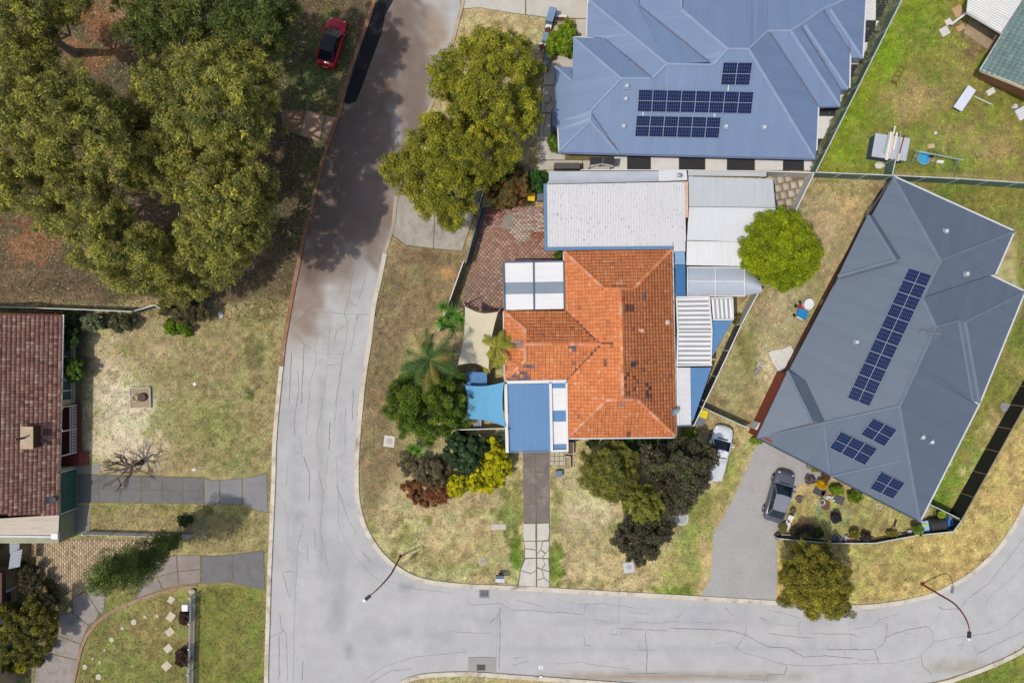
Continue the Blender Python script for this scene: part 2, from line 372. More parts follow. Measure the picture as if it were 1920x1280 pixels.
def gridify(bm, step):
    xs_ = [v.co.x for v in bm.verts]; ys_ = [v.co.y for v in bm.verts]
    for ax, lo, hi in ((0, min(xs_), max(xs_)), (1, min(ys_), max(ys_))):
        lo = max(lo, -52 if ax == 0 else -36); hi = min(hi, 52 if ax == 0 else 36); k = lo+step
        while k < hi:
            co = Vector((k,0,0)) if ax == 0 else Vector((0,k,0)); no = Vector((1,0,0)) if ax == 0 else Vector((0,1,0))
            bmesh.ops.bisect_plane(bm, geom=bm.verts[:]+bm.edges[:]+bm.faces[:], plane_co=co, plane_no=no); k += step
def sheet(name, poly, z, mat, colfn=None, step=1.0, th=None, parent=None, smooth_n=0):
    """flat sheet on the ground traced from pixels, finely divided so that its stains and shade tones can be coloured"""
    if smooth_n: poly = spread(poly, smooth_n)
    bm = bmesh.new(); vs = [bm.verts.new(W(p[0],p[1],0)+Vector((0,0,z))) for p in poly]
    f = bm.faces.new(vs); f.normal_update()
    if f.normal.z < 0: f.normal_flip()
    if colfn:
        bmesh.ops.triangulate(bm, faces=bm.faces[:]); gridify(bm, step)
    me = bpy.data.meshes.new(name); bm.to_mesh(me); bm.free()
    me.materials.append(mat)
    if colfn:
        n = len(me.vertices); co = np.empty(n*3, np.float32); me.vertices.foreach_get('co', co); co = co.reshape(-1,3)
        cc = colfn(co[:,0]/PXM+960, 640-co[:,1]/PXM)
        ca = me.color_attributes.new('Col','FLOAT_COLOR','POINT'); arr = np.ones((n,4),np.float32); arr[:,:3] = cc; ca.data.foreach_set('color', arr.ravel())
    ob = bpy.data.objects.new(name, me); COL.objects.link(ob)
    if parent is not None: ob.parent = parent
    else: struct(ob)
    return ob
def to_alb(col):
    col = np.clip(col, 5, 245)/255.; return np.where(col <= .04045, col/12.92, ((col+.055)/1.055)**2.4)/LUM
def road_color(X, Y):
    col = np.empty(X.shape+(3,)); col[:] = (192,190,186)
    n1 = fbm(X, Y, 50, 1)-.5; n3 = fbm(X, Y, 18, 2)-.5
    STAIN_SHADE = (120,101,88)  # brown over the upper road: leaf stain plus tree shade in the colour
    ST = [(625,1060,34,110,(172,172,172),.5),(640,1140,20,80,(164,164,164),.4),(770,1190,75,22,(170,170,170),.5),(690,1180,60,20,(180,180,180),.4),(655,1220,8,16,(140,142,144),.4),(720,1235,50,8,(160,160,162),.5),(605,900,9,230,(172,173,174),.7),(556,920,9,230,(174,175,176),.6),(645,850,8,190,(176,177,178),.6),(1350,1168,520,9,(178,178,178),.6),(1300,1215,480,9,(178,178,178),.6),(1150,1140,260,7,(180,180,180),.5),(860,1150,120,14,(178,178,178),.5),
          (575,540,50,80,(148,126,110),.8),(550,600,26,60,(158,138,118),.6),(640,300,80,190,STAIN_SHADE,.95),(700,150,70,150,STAIN_SHADE,.9),(740,40,60,80,STAIN_SHADE,.8),(600,430,60,110,STAIN_SHADE,.9),(680,430,60,80,(136,119,106),.85),(700,330,60,110,(140,122,112),.8),(775,170,40,150,(134,116,104),.85),(760,300,30,80,(140,124,112),.7),(640,520,40,50,(158,142,130),.6),(820,60,22,50,(158,126,96),.6),
          (530,700,12,120,(172,168,162),.4),(675,560,14,100,(182,182,184),.5),(1310,1160,20,25,(176,178,182),.5),(700,1060,40,12,(174,174,178),.5),(765,1100,14,8,(146,148,152),.5),(1330,1270,200,8,(164,150,130),.8),(1150,1268,120,6,(168,150,126),.7),(1790,1250,60,10,(170,156,134),.6)]
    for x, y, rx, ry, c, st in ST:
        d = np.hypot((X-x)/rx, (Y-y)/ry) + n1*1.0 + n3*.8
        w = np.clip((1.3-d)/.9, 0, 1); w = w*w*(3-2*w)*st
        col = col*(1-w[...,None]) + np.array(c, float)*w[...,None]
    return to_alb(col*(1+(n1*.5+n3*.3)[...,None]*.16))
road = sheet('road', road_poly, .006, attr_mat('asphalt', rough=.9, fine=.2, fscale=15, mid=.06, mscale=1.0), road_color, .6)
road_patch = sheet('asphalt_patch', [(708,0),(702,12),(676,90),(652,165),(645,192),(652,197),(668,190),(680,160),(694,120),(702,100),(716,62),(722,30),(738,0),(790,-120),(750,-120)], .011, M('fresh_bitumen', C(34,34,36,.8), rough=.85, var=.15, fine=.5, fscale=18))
def ribbon(name, path, w0, w1, z0, z1, mat, close=False, n=5):
    """a raised strip beside a traced line: from offset w0 to w1 (metres, right-hand side positive)"""
    P = [W(*p) for p in spread(path, n)]
    L = []; Rr = []
    for i, p in enumerate(P):
        d = (P[min(i+1,len(P)-1)]-P[max(i-1,0)]); d.z = 0; d.normalize(); nn = Vector((d.y,-d.x,0))
        L.append(p+nn*w0); Rr.append(p+nn*w1)
    mb = MB(); k = len(P); hi = (z1+z0)/2
    vs = [(p.x,p.y,-.02) for p in L]+[(p.x,p.y,z0) for p in L]+[(p.x,p.y,z1) for p in Rr]+[(p.x,p.y,-.02) for p in Rr]
    fs = []
    for r in range(3):
        for i in range(k-1): fs.append((r*k+i, r*k+i+1, (r+1)*k+i+1, (r+1)*k+i))
    mb.add(vs, [f[::-1] for f in fs]); return struct(mb.build(name, mat))
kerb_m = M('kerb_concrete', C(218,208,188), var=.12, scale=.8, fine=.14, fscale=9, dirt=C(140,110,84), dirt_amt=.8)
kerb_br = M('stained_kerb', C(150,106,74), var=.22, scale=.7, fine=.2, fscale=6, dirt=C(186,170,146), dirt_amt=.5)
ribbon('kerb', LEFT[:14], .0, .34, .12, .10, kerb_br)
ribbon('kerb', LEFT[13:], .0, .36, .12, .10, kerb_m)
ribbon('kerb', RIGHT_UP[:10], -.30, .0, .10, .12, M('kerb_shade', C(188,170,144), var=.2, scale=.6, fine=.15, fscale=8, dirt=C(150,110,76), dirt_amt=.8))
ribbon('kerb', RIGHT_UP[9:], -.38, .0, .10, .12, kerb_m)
ribbon('kerb', LOW, .0, .38, .12, .10, kerb_m)
def cracks():
    mb = MB(); rr = random.Random(5)
    T = []
    z6 = lambda l: T.append([(480+x/2.998, 427+y/2.998) for x, y in l]); zb2 = lambda l: T.append([(480+x/3.004, 854+y/3.004) for x, y in l])
    zb3 = lambda l: T.append([(960+x/3.004, 854+y/3.004) for x, y in l]); zb4 = lambda l: T.append([(1440+x/3.004, 854+y/3.004) for x, y in l])
    z6([(545,240),(520,400),(500,480),(515,545),(505,640),(490,710),(475,830),(445,1000)]); z6([(380,400),(520,403),(655,425)]); z6([(330,470),(500,483),(640,488)]); z6([(195,560),(265,650),(335,695),(335,770),(300,880),(300,960),(280,1170)])
    z6([(335,705),(490,710)]); z6([(415,530),(400,770),(365,1060),(340,1170),(350,1280)]); z6([(235,800),(240,900),(215,1080),(220,1180)]); z6([(475,760),(440,1130)]); z6([(345,590),(330,690)]); z6([(620,270),(580,400)]); z6([(400,775),(460,765)]); z6([(505,1000),(500,1250)]); z6([(245,1170),(260,1280)]); z6([(210,550),(350,410)]); z6([(270,660),(255,990)]); z6([(550,900),(540,1080)]); z6([(200,690),(185,1000)]); z6([(575,490),(530,700)]); z6([(170,980),(210,920)]); z6([(510,540),(455,580),(440,640)]); z6([(415,1085),(410,1250)])
    zb2([(265,0),(300,90),(300,265)]); zb2([(350,80),(380,220),(360,420),(410,650)]); zb2([(405,0),(385,220)]); zb2([(450,0),(465,220),(465,380),(500,470),(545,550),(640,660),(750,740)]); zb2([(450,150),(520,360),(570,440)]); zb2([(145,240),(180,340),(180,560)]); zb2([(270,370),(235,510),(225,700),(215,960),(210,1270)]); zb2([(180,20),(170,180)]); zb2([(150,660),(190,800)]); zb2([(135,880),(140,960),(170,1000),(180,1270)]); zb2([(75,1020),(160,985)]); zb2([(730,700),(850,740),(1110,775)]); zb2([(1210,840),(1380,830),(1440,870)]); zb2([(1360,905),(1355,1200)]); zb2([(1375,850),(1370,1200)]); zb2([(600,1270),(720,1185),(900,1130),(1200,1100)]); zb2([(330,400),(335,530)]); zb2([(130,1010),(130,1270)]); zb2([(240,300),(230,380)]); zb2([(640,1280),(760,1210),(880,1200)]); zb2([(590,530),(650,600)]); zb2([(1100,990),(1330,1000)]); zb2([(290,510),(295,620)]); zb2([(265,1150),(258,1270)])
    zb3([(0,870),(130,870),(230,885),(280,880),(410,895)]); zb3([(20,810),(180,850)]); zb3([(240,795),(300,825),(420,840),(500,830),(690,855)]); zb3([(270,800),(250,880)]); zb3([(420,825),(400,890)]); zb3([(605,790),(603,940)]); zb3([(600,970),(880,985)]); zb3([(885,970),(1210,980),(1310,1005),(1440,1075)]); zb3([(765,980),(750,1010),(762,1100),(755,1230)]); zb3([(650,1095),(810,1093)]); zb3([(1145,880),(1180,955),(1220,985)]); zb3([(1320,960),(1310,1010),(1260,1085)]); zb3([(1140,1055),(1215,1050),(1260,1085),(1310,1110),(1440,1142)]); zb3([(240,1170),(390,1160),(480,1180),(670,1200)]); zb3([(455,920),(570,945)]); zb3([(965,945),(1040,935),(1130,945)]); zb3([(990,850),(925,915)]); zb3([(650,880),(780,890)]); zb3([(985,1230),(1300,1255),(1440,1262)]); zb3([(405,1010),(410,1065),(460,1070)]); zb3([(1190,850),(1250,900)]); zb3([(0,1180),(100,1150)]); zb3([(0,1140),(70,1130)]); zb3([(650,1225),(870,1222)]); zb3([(700,935),(820,942),(930,930)]); zb3([(1390,905),(1440,930)])
    zb4([(0,935),(50,950),(170,957),(185,925)]); zb4([(0,870),(90,885),(190,915)]); zb4([(458,900),(458,1000)]); zb4([(235,998),(500,1005)]); zb4([(470,975),(580,960),(625,925),(690,900)]); zb4([(610,900),(660,960),(685,1005)]); zb4([(0,1075),(110,1080),(200,1130),(330,1125),(490,1140)]); zb4([(0,1148),(90,1175),(275,1182),(480,1170),(630,1170),(700,1168),(860,1128),(930,1047),(1100,1015),(1230,1000),(1320,970),(1442,860)]); zb4([(615,1085),(660,1050),(660,1020),(780,980),(905,955)]); zb4([(900,965),(930,1000),(930,1045)]); zb4([(860,1128),(870,1180),(930,1235)]); zb4([(330,1090),(600,1090),(625,1170)]); zb4([(1090,850),(1110,815),(1230,730),(1330,610),(1442,460)]); zb4([(1210,870),(1250,790),(1370,690),(1442,610)]); zb4([(1170,1180),(1175,1120),(1260,1070),(1440,990)]); zb4([(975,870),(945,935),(905,960)]); zb4([(465,1005),(465,1085)]); zb4([(105,1180),(95,1230),(0,1230)]); zb4([(430,1090),(428,1130)]); zb4([(0,1000),(180,1020),(270,1028)]); zb4([(950,840),(990,865),(1090,860)]); zb4([(1150,1060),(1180,1100)]); zb4([(480,1165),(630,1140)]); zb4([(170,955),(180,1010)])
    for _ in range(36):     # smaller ones off the traced lines
        l = rr.choice(T[:]); p = rr.choice(l); an = rr.uniform(0, 6.28); q = [p]
        for k in range(rr.randint(2,4)):
            an += rr.uniform(-.6,.6); p = (p[0]+math.cos(an)*rr.uniform(4,9), p[1]+math.sin(an)*rr.uniform(4,9)); q.append(p)
        T.append(q)
    for l in T:
        wd_ = rr.choice((.009,.012,.014,.018,.026)); pts = []
        for i in range(len(l)-1):
            (x1,y1),(x2,y2) = l[i],l[i+1]; d = math.hypot(x2-x1,y2-y1); k = max(1,int(d/3.5))
            for j in range(k):
                t = j/k; pts.append((x1+(x2-x1)*t+rr.uniform(-.9,.9), y1+(y2-y1)*t+rr.uniform(-.9,.9)))
        pts.append(l[-1]); P = [W(*p) for p in pts]; vs = []; fs = []
        for i, p in enumerate(P):
            d = (P[min(i+1,len(P)-1)]-P[max(i-1,0)]); d = d.normalized() if d.length > 1e-6 else Vector((1,0,0)); nn = Vector((-d.y,d.x,0))
            w = wd_*rr.uniform(.5,1.2)*(.3 if i in (0,len(P)-1) else 1)
            vs += [p+nn*w+Vector((0,0,.0125)), p-nn*w+Vector((0,0,.0125))]
            if i: fs.append((2*i-2, 2*i-1, 2*i+1, 2*i))
        ins = inside(np.array([p[0] for p in pts]), np.array([p[1] for p in pts]), road_poly)
        if ins.all(): mb.add(vs, fs)
    return mb.build('crack_network', M('crack_grey', C(126,124,121), rough=1, var=.3, fine=.3), road, kind='stuff')  # thin grey strips, darker than the asphalt around them
cracks()
# ---------------------------------------------------------------- drives, paths, slabs
def paved(name, poly, z, mat): 
    mb = MB(); mb.prism([W(*p) for p in poly], -.05, z); return struct(mb.build(name, mat))
def slabs(parent, polys, z, mat, gap=.02, name='slab', jit=0):
    for poly in polys:
        P = [W(*p) for p in poly]; c = sum(P, Vector())/len(P)
        P = [c+(p-c)*(1-gap*2/max(.2,(p-c).length)) for p in P]
        mb = MB(); mb.prism(P, -.03, z+random.uniform(-.004,.006)); mb.build(name, mat, parent)
def quad_grid(q, nu, nv):
    """split a pixel quad a,b,c,d (a->b = u, a->d = v)"""
    a,b,c,d = [np.array(p,float) for p in q]; out = []
    pt = lambda u,v: tuple((a*(1-u)+b*u)*(1-v)+(d*(1-u)+c*u)*v)
    for i in range(nu):
        for j in range(nv): out.append([pt(i/nu,j/nv),pt((i+1)/nu,j/nv),pt((i+1)/nu,(j+1)/nv),pt(i/nu,(j+1)/nv)])
    return out
conc_pale = M('pale_concrete', C(206,200,186), var=.07, scale=.7, fine=.07, fscale=12, dirt=C(168,158,138), dirt_amt=.5)
conc_mid = M('grey_concrete', C(178,170,156), var=.16, scale=.6, fine=.14, fscale=10, dirt=C(124,114,98), dirt_amt=.9)
conc_dark = M('dark_concrete', C(118,116,114), var=.1, scale=.9, fine=.1, fscale=10, dirt=C(90,86,82), dirt_amt=.5)
conc_mauve = M('mauve_concrete', C(126,114,108), var=.16, scale=.8, fine=.12, fscale=9, dirt=C(164,152,144), dirt_amt=.75)
joint = M('weedy_joint', C(120,112,70), var=.3, scale=3, fine=.4, fscale=12)
dr = paved('driveway', [(866,-80),(862,18),(898,15),(960,25),(1024,34),(1050,36),(1078,36),(1084,66),(1074,72),(1074,104),(1062,104),(1022,104),(1018,110),(1015,160),(1012,250),(1010,318),(1155,320),(1156,292),(1100,280),(1115,60),(1104,-80)], .012, joint)
slabs(dr, [[(868,-80),(985,-80),(985,28),(960,25),(898,15),(863,17)],[(986,-80),(1104,-80),(1104,36),(1078,35),(1050,35),(1024,33),(986,28)],[(1079,36),(1104,36),(1104,104),(1075,104),(1076,72),(1084,66)],
   [(1022,105),(1075,105),(1075,160),(1018,160)],[(1018,161),(1060,161),(1060,212),(1014,212)],[(1014,213),(1060,213),(1060,262),(1012,262)],[(1012,263),(1060,263),(1060,300),(1010,300)],[(1010,301),(1092,301),(1092,318),(1009,318)],[(1092,301),(1152,301),(1152,319),(1092,318)]], .03, conc_pale)
dr2 = paved('driveway', [(741,365),(733,440),(760,462),(800,466),(868,472),(885,420),(905,360),(880,330),(800,330)], .012, joint)
slabs(dr2, [[(742,365),(735,440),(762,460),(812,466),(818,330),(800,330)],[(813,466),(866,471),(884,420),(904,360),(880,332),(819,332)]], .03, conc_mid)
crossing = paved('footpath_crossing', [(526,206),(575,206),(634,222),(618,272),(561,255),(530,240)], .014, joint)
slabs(crossing, [[(527,206),(548,207),(548,246),(529,238)],[(549,207),(573,207),(561,253),(549,246)]], .03, M('brown_concrete', C(142,108,84), var=.15, scale=1, fine=.15))
slabs(crossing, [[(575,206),(611,216),(600,265),(562,254)],[(612,216),(634,222),(619,271),(601,265)]], .034, M('sandy_concrete', C(188,150,118), var=.12, scale=1.2, fine=.14))
d3 = paved('driveway', [(146,888),(382,894),(400,900),(440,897),(470,894),(500,885),(504,962),(480,957),(455,945),(382,945),(146,942)], .012, joint)
slabs(d3, quad_grid([(147,889),(265,893),(265,942),(147,941)],3,2)+quad_grid([(266,893),(382,896),(382,944),(266,942)],3,2), .03, conc_dark)
slabs(d3, [[(384,896),(402,900),(412,899),(412,945),(384,945)],[(413,899),(440,897),(454,896),(454,945),(413,945)],[(455,895),(472,894),(500,887),(503,961),(480,956),(455,945)]], .03, M('mid_dark_concrete', C(140,138,136), var=.1, scale=.7, fine=.1, dirt=C(112,110,108)))
d4 = paved('driveway', [(258,1060),(290,1045),(340,1040),(378,1040),(400,1041),(440,1038),(495,1030),(499,1106),(470,1101),(430,1092),(375,1094),(330,1096),(290,1110),(246,1128),(240,1100)], .012, joint)
slabs(d4, [[(332,1040),(376,1040),(376,1066),(334,1070)],[(334,1071),(376,1067),(376,1092),(336,1095)],[(292,1046),(331,1041),(333,1070),(296,1080)],[(296,1081),(333,1071),(335,1095),(306,1103)],[(258,1062),(291,1047),(295,1080),(268,1092)],[(268,1093),(295,1081),(304,1103),(256,1122)]], .03, M('rose_concrete', C(148,134,126), var=.14, scale=.8, fine=.12, dirt=C(170,156,148)))
slabs(d4, [[(379,1041),(400,1042),(436,1039),(436,1092),(379,1093)],[(437,1039),(494,1031),(497,1104),(470,1100),(437,1093)]], .03, conc_dark)
pth = paved('curved_path', [(136,1122),(172,1098),(200,1110),(195,1150),(178,1166),(160,1190),(150,1215),(143,1250),(138,1300),(60,1300),(66,1240),(98,1200),(104,1160)], .012, joint)
slabs(pth, [[(137,1122),(160,1108),(186,1148),(178,1165),(166,1170),(136,1146)],[(161,1107),(172,1099),(199,1110),(194,1149),(187,1148)],[(112,1152),(134,1146),(166,1171),(152,1206),(110,1190)],[(98,1200),(110,1191),(151,1207),(146,1236),(90,1222)],[(68,1240),(89,1223),(145,1237),(138,1300),(62,1300)]], .03, M('mottled_concrete', C(160,149,140), var=.12, scale=1.2, fine=.12, fscale=9, dirt=C(122,112,106), dirt_amt=.8))
d5 = paved('front_driveway', [(980,840),(1030,840),(1031,975),(1031,1040),(1031,1106),(970,1106),(974,1070),(982,1040),(982,975)], .012, joint)
slabs(d5, quad_grid([(980,838),(1003.5,838),(1006,979),(982,979)],1,4)+quad_grid([(1004.5,838),(1030,838),(1030.5,979),(1007,979)],1,3), .03, conc_mauve)
pale_brok = M('broken_pale_concrete', C(212,206,194), var=.06, scale=1.2, fine=.08, fscale=14, dirt=C(184,170,146), dirt_amt=.5)
slabs(d5, [[(981,981),(1004,981),(1004,1013),(982,1013)],[(1007,981),(1029,980),(1030,999),(1028,1012),(1007,1013)],[(982,1014),(1004,1014),(1005,1030),(994,1028),(984,1027)],[(984,1028),(994,1029),(1005,1031),(1005,1045),(984,1045)],
  [(1007,1014),(1017,1014),(1014,1030),(1007,1036)],[(1018,1014),(1030,1014),(1029,1030),(1023,1036),(1015,1030)],[(1007,1037),(1014,1031),(1022,1037),(1016,1045),(1007,1045)],[(1023,1037),(1029,1031),(1029,1046),(1017,1045)],
  [(985,1047),(1005,1046),(1005,1068),(996,1074),(976,1068)],[(976,1069),(996,1075),(1005,1069),(1005,1103),(972,1103)],[(1007,1046),(1017,1046),(1022,1056),(1015,1066),(1007,1062)],[(1018,1047),(1028,1047),(1030,1070),(1016,1066),(1023,1057)],
  [(1007,1064),(1015,1067),(1020,1082),(1007,1086)],[(1016,1067),(1030,1071),(1030,1090),(1021,1083)],[(1007,1087),(1020,1083),(1028,1094),(1018,1103),(1007,1103)],[(1021,1084),(1030,1091),(1029,1103),(1019,1103)]], .035, pale_brok, gap=.010)
pad = paved('paved_pad', [(1031,846),(1057,846),(1057,874),(1031,872)], .012, joint)
slabs(pad, quad_grid([(1031,846),(1057,846),(1057,873),(1031,872)],3,3), .035, M('cream_paver', C(196,186,168), var=.1, scale=2))
# grey paver drive of the dark-roofed house
d6 = struct(sheet('paver_driveway', [(1418,832),(1400,880),(1380,925),(1352,978),(1338,1000),(1335,1060),(1332,1085),(1312,1117),(1455,1126),(1458,1010),(1478,950),(1500,905),(1556,896),(1556,850),(1440,800)], .016,
   M('grey_pavers', C(176,173,168), var=.05, scale=.6, fine=.16, fscale=9, dirt=C(152,148,142), dirt_amt=.4)))
# ---------------------------------------------------------------- building tools
def P3(p): return W(p[0], p[1], p[2])
def fit_plane(pts):
    A = np.array([[p[0],p[1],1] for p in pts]); b = np.array([p[2] for p in pts])
    return np.linalg.lstsq(A, b, rcond=None)[0]            # z = gx x + gy y + c
def ray_on(pl, px, py, up=0.0):
    """where the sight line through a pixel meets a roof plane"""
    d = W(px,py,0)-Vector((0,0,HC)); g = pl
    t = (g[2]+up-HC)/(d.z-g[0]*d.x-g[1]*d.y); return Vector((0,0,HC))+d*t
def clip(poly, nrm, off):
    """keep the side nrm.p >= off"""
    out = []; n = len(poly)
    for i in range(n):
        a, b = poly[i], poly[(i+1)%n]; da = nrm[0]*a[0]+nrm[1]*a[1]-off; db = nrm[0]*b[0]+nrm[1]*b[1]-off
        if da >= 0: out.append(a)
        if (da > 0) != (db > 0) and abs(da-db) > 1e-9:
            t = da/(da-db); out.append(a+(b-a)*t)
    return out
def uv_poly(name, pts, g, mat, parent, th=.03, u0=0.0, tint=1.0):
    """thick sheet with UV in metres: x along the eave, y up the slope"""
    o = Vector((0,0,0)); r_ = parent
    if r_ is not None:
        while r_.parent is not None: r_ = r_.parent
        o = r_.location
    n = len(pts); ar = sum(pts[i][0]*pts[(i+1)%n][1]-pts[(i+1)%n][0]*pts[i][1] for i in range(n))
    if ar < 0: pts = pts[::-1]
    gl = math.hypot(g[0],g[1]); v = Vector((g[0],g[1],0))/gl if gl > 1e-5 else Vector((0,1,0)); u = Vector((v.y,-v.x,0))
    vs = [tuple(p-o) for p in pts]+[tuple(p-o-Vector((0,0,th))) for p in pts]
    fs = [tuple(range(n)), tuple(range(2*n-1,n-1,-1))]+[(i,i+n,(i+1)%n+n,(i+1)%n) for i in range(n)]
    me = bpy.data.meshes.new(name); me.from_pydata(vs, [], fs); ul = me.uv_layers.new(name='UVMap')
    full = pts+pts
    for pl in me.polygons:
        for li in pl.loop_indices:
            p = full[me.loops[li].vertex_index]; ul.data[li].uv = (p.dot(u)+u0, p.dot(v)*math.sqrt(1+gl*gl))
    me.materials.append(mat); ob = bpy.data.objects.new(name, me); COL.objects.link(ob); ob.parent = parent
    return ob
def metal_face(parent, pts, mats, width=.762, name='roof_sheet', th=.03, along=None):
    """one slope of a metal roof, laid as separate sheets running up the slope"""
    P = [P3(p) for p in pts]; g = fit_plane(P); gl = math.hypot(g[0],g[1])
    if along is not None: v = (W(*along[1])-W(*along[0])); v.z = 0; v.normalize()
    else: v = Vector((g[0],g[1],0))/gl if gl > 1e-4 else Vector((0,1,0))
    u = Vector((v.y,-v.x,0)); us = [p.dot(u) for p in P]; k = min(us); i = 0
    gg = (v.x*max(gl,.001), v.y*max(gl,.001))
    while k < max(us)-.02:
        q = clip(P, u, k); q = clip(q, -u, -(k+width)) if len(q) > 2 else q
        if len(q) > 2:
            m = mats[i%len(mats)] if isinstance(mats, (list,tuple)) else mats
            uv_poly(name, q, gg, m, parent, th)
        k += width; i += 1
    return g
def tile_face(parent, pts, mat, cols, tw=.30, gauge=.34, seed=0, odd=None, name='roof_tiles', lift=.03, roll=.02):
    """one slope of interlocking tiles, every tile with its own step, roll and tint"""
    rr = np.random.default_rng(seed); P = [P3(p) for p in pts]; g = fit_plane(P); gl = math.hypot(g[0],g[1])
    vh = Vector((g[0],g[1],0))/gl; u = Vector((vh.y,-vh.x,0)); cs = 1/math.sqrt(1+gl*gl)
    v = Vector((vh.x*cs, vh.y*cs, gl*cs)); nrm = u.cross(v); nrm = nrm if nrm.z > 0 else -nrm
    o = P[0]; U = [(p-o).dot(u) for p in P]; Vv = [(p-o).dot(v) for p in P]; poly = list(zip(U,Vv))
    gu = np.arange(min(U)-tw, max(U)+tw, tw); gv = np.arange(min(Vv), max(Vv)+gauge, gauge)
    A, B = np.meshgrid(gu, gv); A = A.ravel(); B = B.ravel()
    k = inside(A+tw/2, B+gauge*.5, poly) ; A = A[k]; B = B[k]; m = len(A)
    if m == 0: return
    A = A+rr.normal(0,.006,m); B = B+rr.normal(0,.008,m)
    lf = lift+rr.normal(0,.006,m)
    prof = [(0,-.2*roll),(.13,roll),(.36,roll),(.5,-.5*roll),(.63,roll),(.86,roll),(1.0,-.2*roll)]
    vs = []; np_ = len(prof)
    for row in range(3):
        for (pu, ph) in prof:
            a_ = A+pu*tw*.93
            if row == 0: b_ = B-.02; h_ = np.zeros(m)+.0
            elif row == 1: b_ = B-.02; h_ = lf+ph
            else: b_ = B+gauge*.95; h_ = np.zeros(m)+ph+.012
            vs.append(np.stack([o.x+a_*u.x+b_*v.x+h_*nrm.x, o.y+a_*u.y+b_*v.y+h_*nrm.y, o.z+a_*u.z+b_*v.z+h_*nrm.z],1))
    nv = len(vs); Vt = np.stack(vs,1).reshape(-1,3)
    q = []
    for row in range(2):
        for i in range(np_-1): q.append((row*np_+i, row*np_+i+1, (row+1)*np_+i+1, (row+1)*np_+i))
    Q = np.array(q); Fc = (np.arange(m)[:,None,None]*nv+Q[None]).reshape(-1,4)
    pick = rr.choice(len(cols), m, p=np.array([c[1] for c in cols])/sum(c[1] for c in cols))
    cc = np.array([c[0] for c in cols])[pick]*(1+rr.normal(0,.045,m))[:,None]*(1+.16*(fbm(A*20,B*20,40,1)-.5))[:,None]
    if odd:
        cx = o.x+(A+tw/2)*u.x+(B+gauge/2)*v.x; cy = o.y+(A+tw/2)*u.y+(B+gauge/2)*v.y; cz = o.z+(B+gauge/2)*v.z
        fx_ = cx/(PXM*(1-cz/HC))+960; fy_ = 640-cy/(PXM*(1-cz/HC))
        for (x0,y0,x1,y1,c,pr) in odd:
            s_ = (fx_>x0)&(fx_<x1)&(fy_>y0)&(fy_<y1)&(rr.random(m)<pr); cc[s_] = np.array(c)*(1+rr.normal(0,.12,s_.sum()))[:,None]
    colv = np.repeat(cc, nv, 0)
    uo = MB().slab([p-Vector((0,0,.015)) for p in P], .06).build('roof_batten_deck', mat_deck, parent)
    return mesh_np(name, Vt, Fc, mat, parent, colors=colv, kind='stuff')
def caps(parent, lines, mat, w=.26, h=.05, name='ridge_cap', up=.03):
    for a, b in lines:
        A, B = P3(a), P3(b); mb = MB(); d = (B-A); L = d.length; d.normalize(); s = Vector((-d.y,d.x,0)).normalized(); nn = Vector((0,0,1))
        vs = []
        for p in (A,B):
            vs += [p+s*w/2+nn*(up-.05), p+s*w*.22+nn*(up+h), p-s*w*.22+nn*(up+h), p-s*w/2+nn*(up-.05)]
        mb.add(vs, [(0,4,5,1),(1,5,6,2),(2,6,7,3),(0,1,2,3),(7,6,5,4)]); mb.build(name, mat, parent)
def cap_tiles(parent, lines, mat, cols, seed=0, step=.36, w=.27):
    """bedded ridge tiles, each its own half-round piece"""
    rr = random.Random(seed)
    for a, b in lines:
        A, B = P3(a), P3(b)
        if A.z > B.z: A, B = B, A
        d = B-A; L = d.length; d.normalize(); s = Vector((-d.y,d.x,0)).normalized(); up = s.cross(d); up = up if up.z > 0 else -up
        n = max(1, int(L/step))
        mb = MB()
        for i in range(n):
            p = A+d*(i*L/n); q = A+d*((i+1.08)*L/n); c = [v*(1+rr.gauss(0,.08)) for v in rr.choice(cols)]
            vs = []
            for pt, hh in ((p,.10),(q,.075)):
                for k in range(5):
                    t = math.pi*(k/4); vs.append(pt+s*math.cos(t)*w/2*(1.06 if pt is p else .96)+up*(math.sin(t)*.06+hh-.055))
            mb.add(vs, [(k,k+1,k+6,k+5) for k in range(4)]+[(4,3,2,1,0)], tuple(c))
        mb.build('ridge_tile_row', mat, parent, colors=True)
def inset(poly, d):
    n = len(poly); ar = sum(poly[i][0]*poly[(i+1)%n][1]-poly[(i+1)%n][0]*poly[i][1] for i in range(n))
    if ar < 0: poly = poly[::-1]
    out = []
    for i in range(n):
        p0,p1,p2 = Vector(poly[i-1][:2]),Vector(poly[i][:2]),Vector(poly[(i+1)%n][:2])
        a_ = (p1-p0).normalized(); b_ = (p2-p1).normalized(); na = Vector((-a_.y,a_.x)); nb = Vector((-b_.y,b_.x))
        m = (na+nb); m = m/max(.3, m.dot(na)) if m.length > 1e-3 else na
        out.append(p1+m*d)
    return out
def body(parent, eave, z, mat, d=.5, soffit=None):
    """walls under an eave outline (pixels at height z) plus the soffit"""
    E = [W(p[0],p[1],z) for p in eave]
    mb = MB(); mb.prism(inset([e.xy for e in E], d), -.05, z-.12); mb.build('wall', mat, parent)
    mb = MB(); mb.prism(inset([e.xy for e in E], .06), z-.119, z-.075); mb.build('soffit', soffit or m_white, parent)
def gutters(parent, lines, mat, z, w=.12, h=.1, name='gutter'):
    for a, b in lines:
        A = W(a[0],a[1],z); B = W(b[0],b[1],z); MB().bar(A-Vector((0,0,.02)), B-Vector((0,0,.02)), w, h).build(name, mat, parent)
m_white = M('white_paint', C(236,234,228), var=.04, fine=.04, rough=.5)
mat_deck = M('sarking', C(126,74,54), var=.1)
m_brick = M('red_brick', C(150,74,54), var=.14, scale=2, fine=.3, fscale=16)
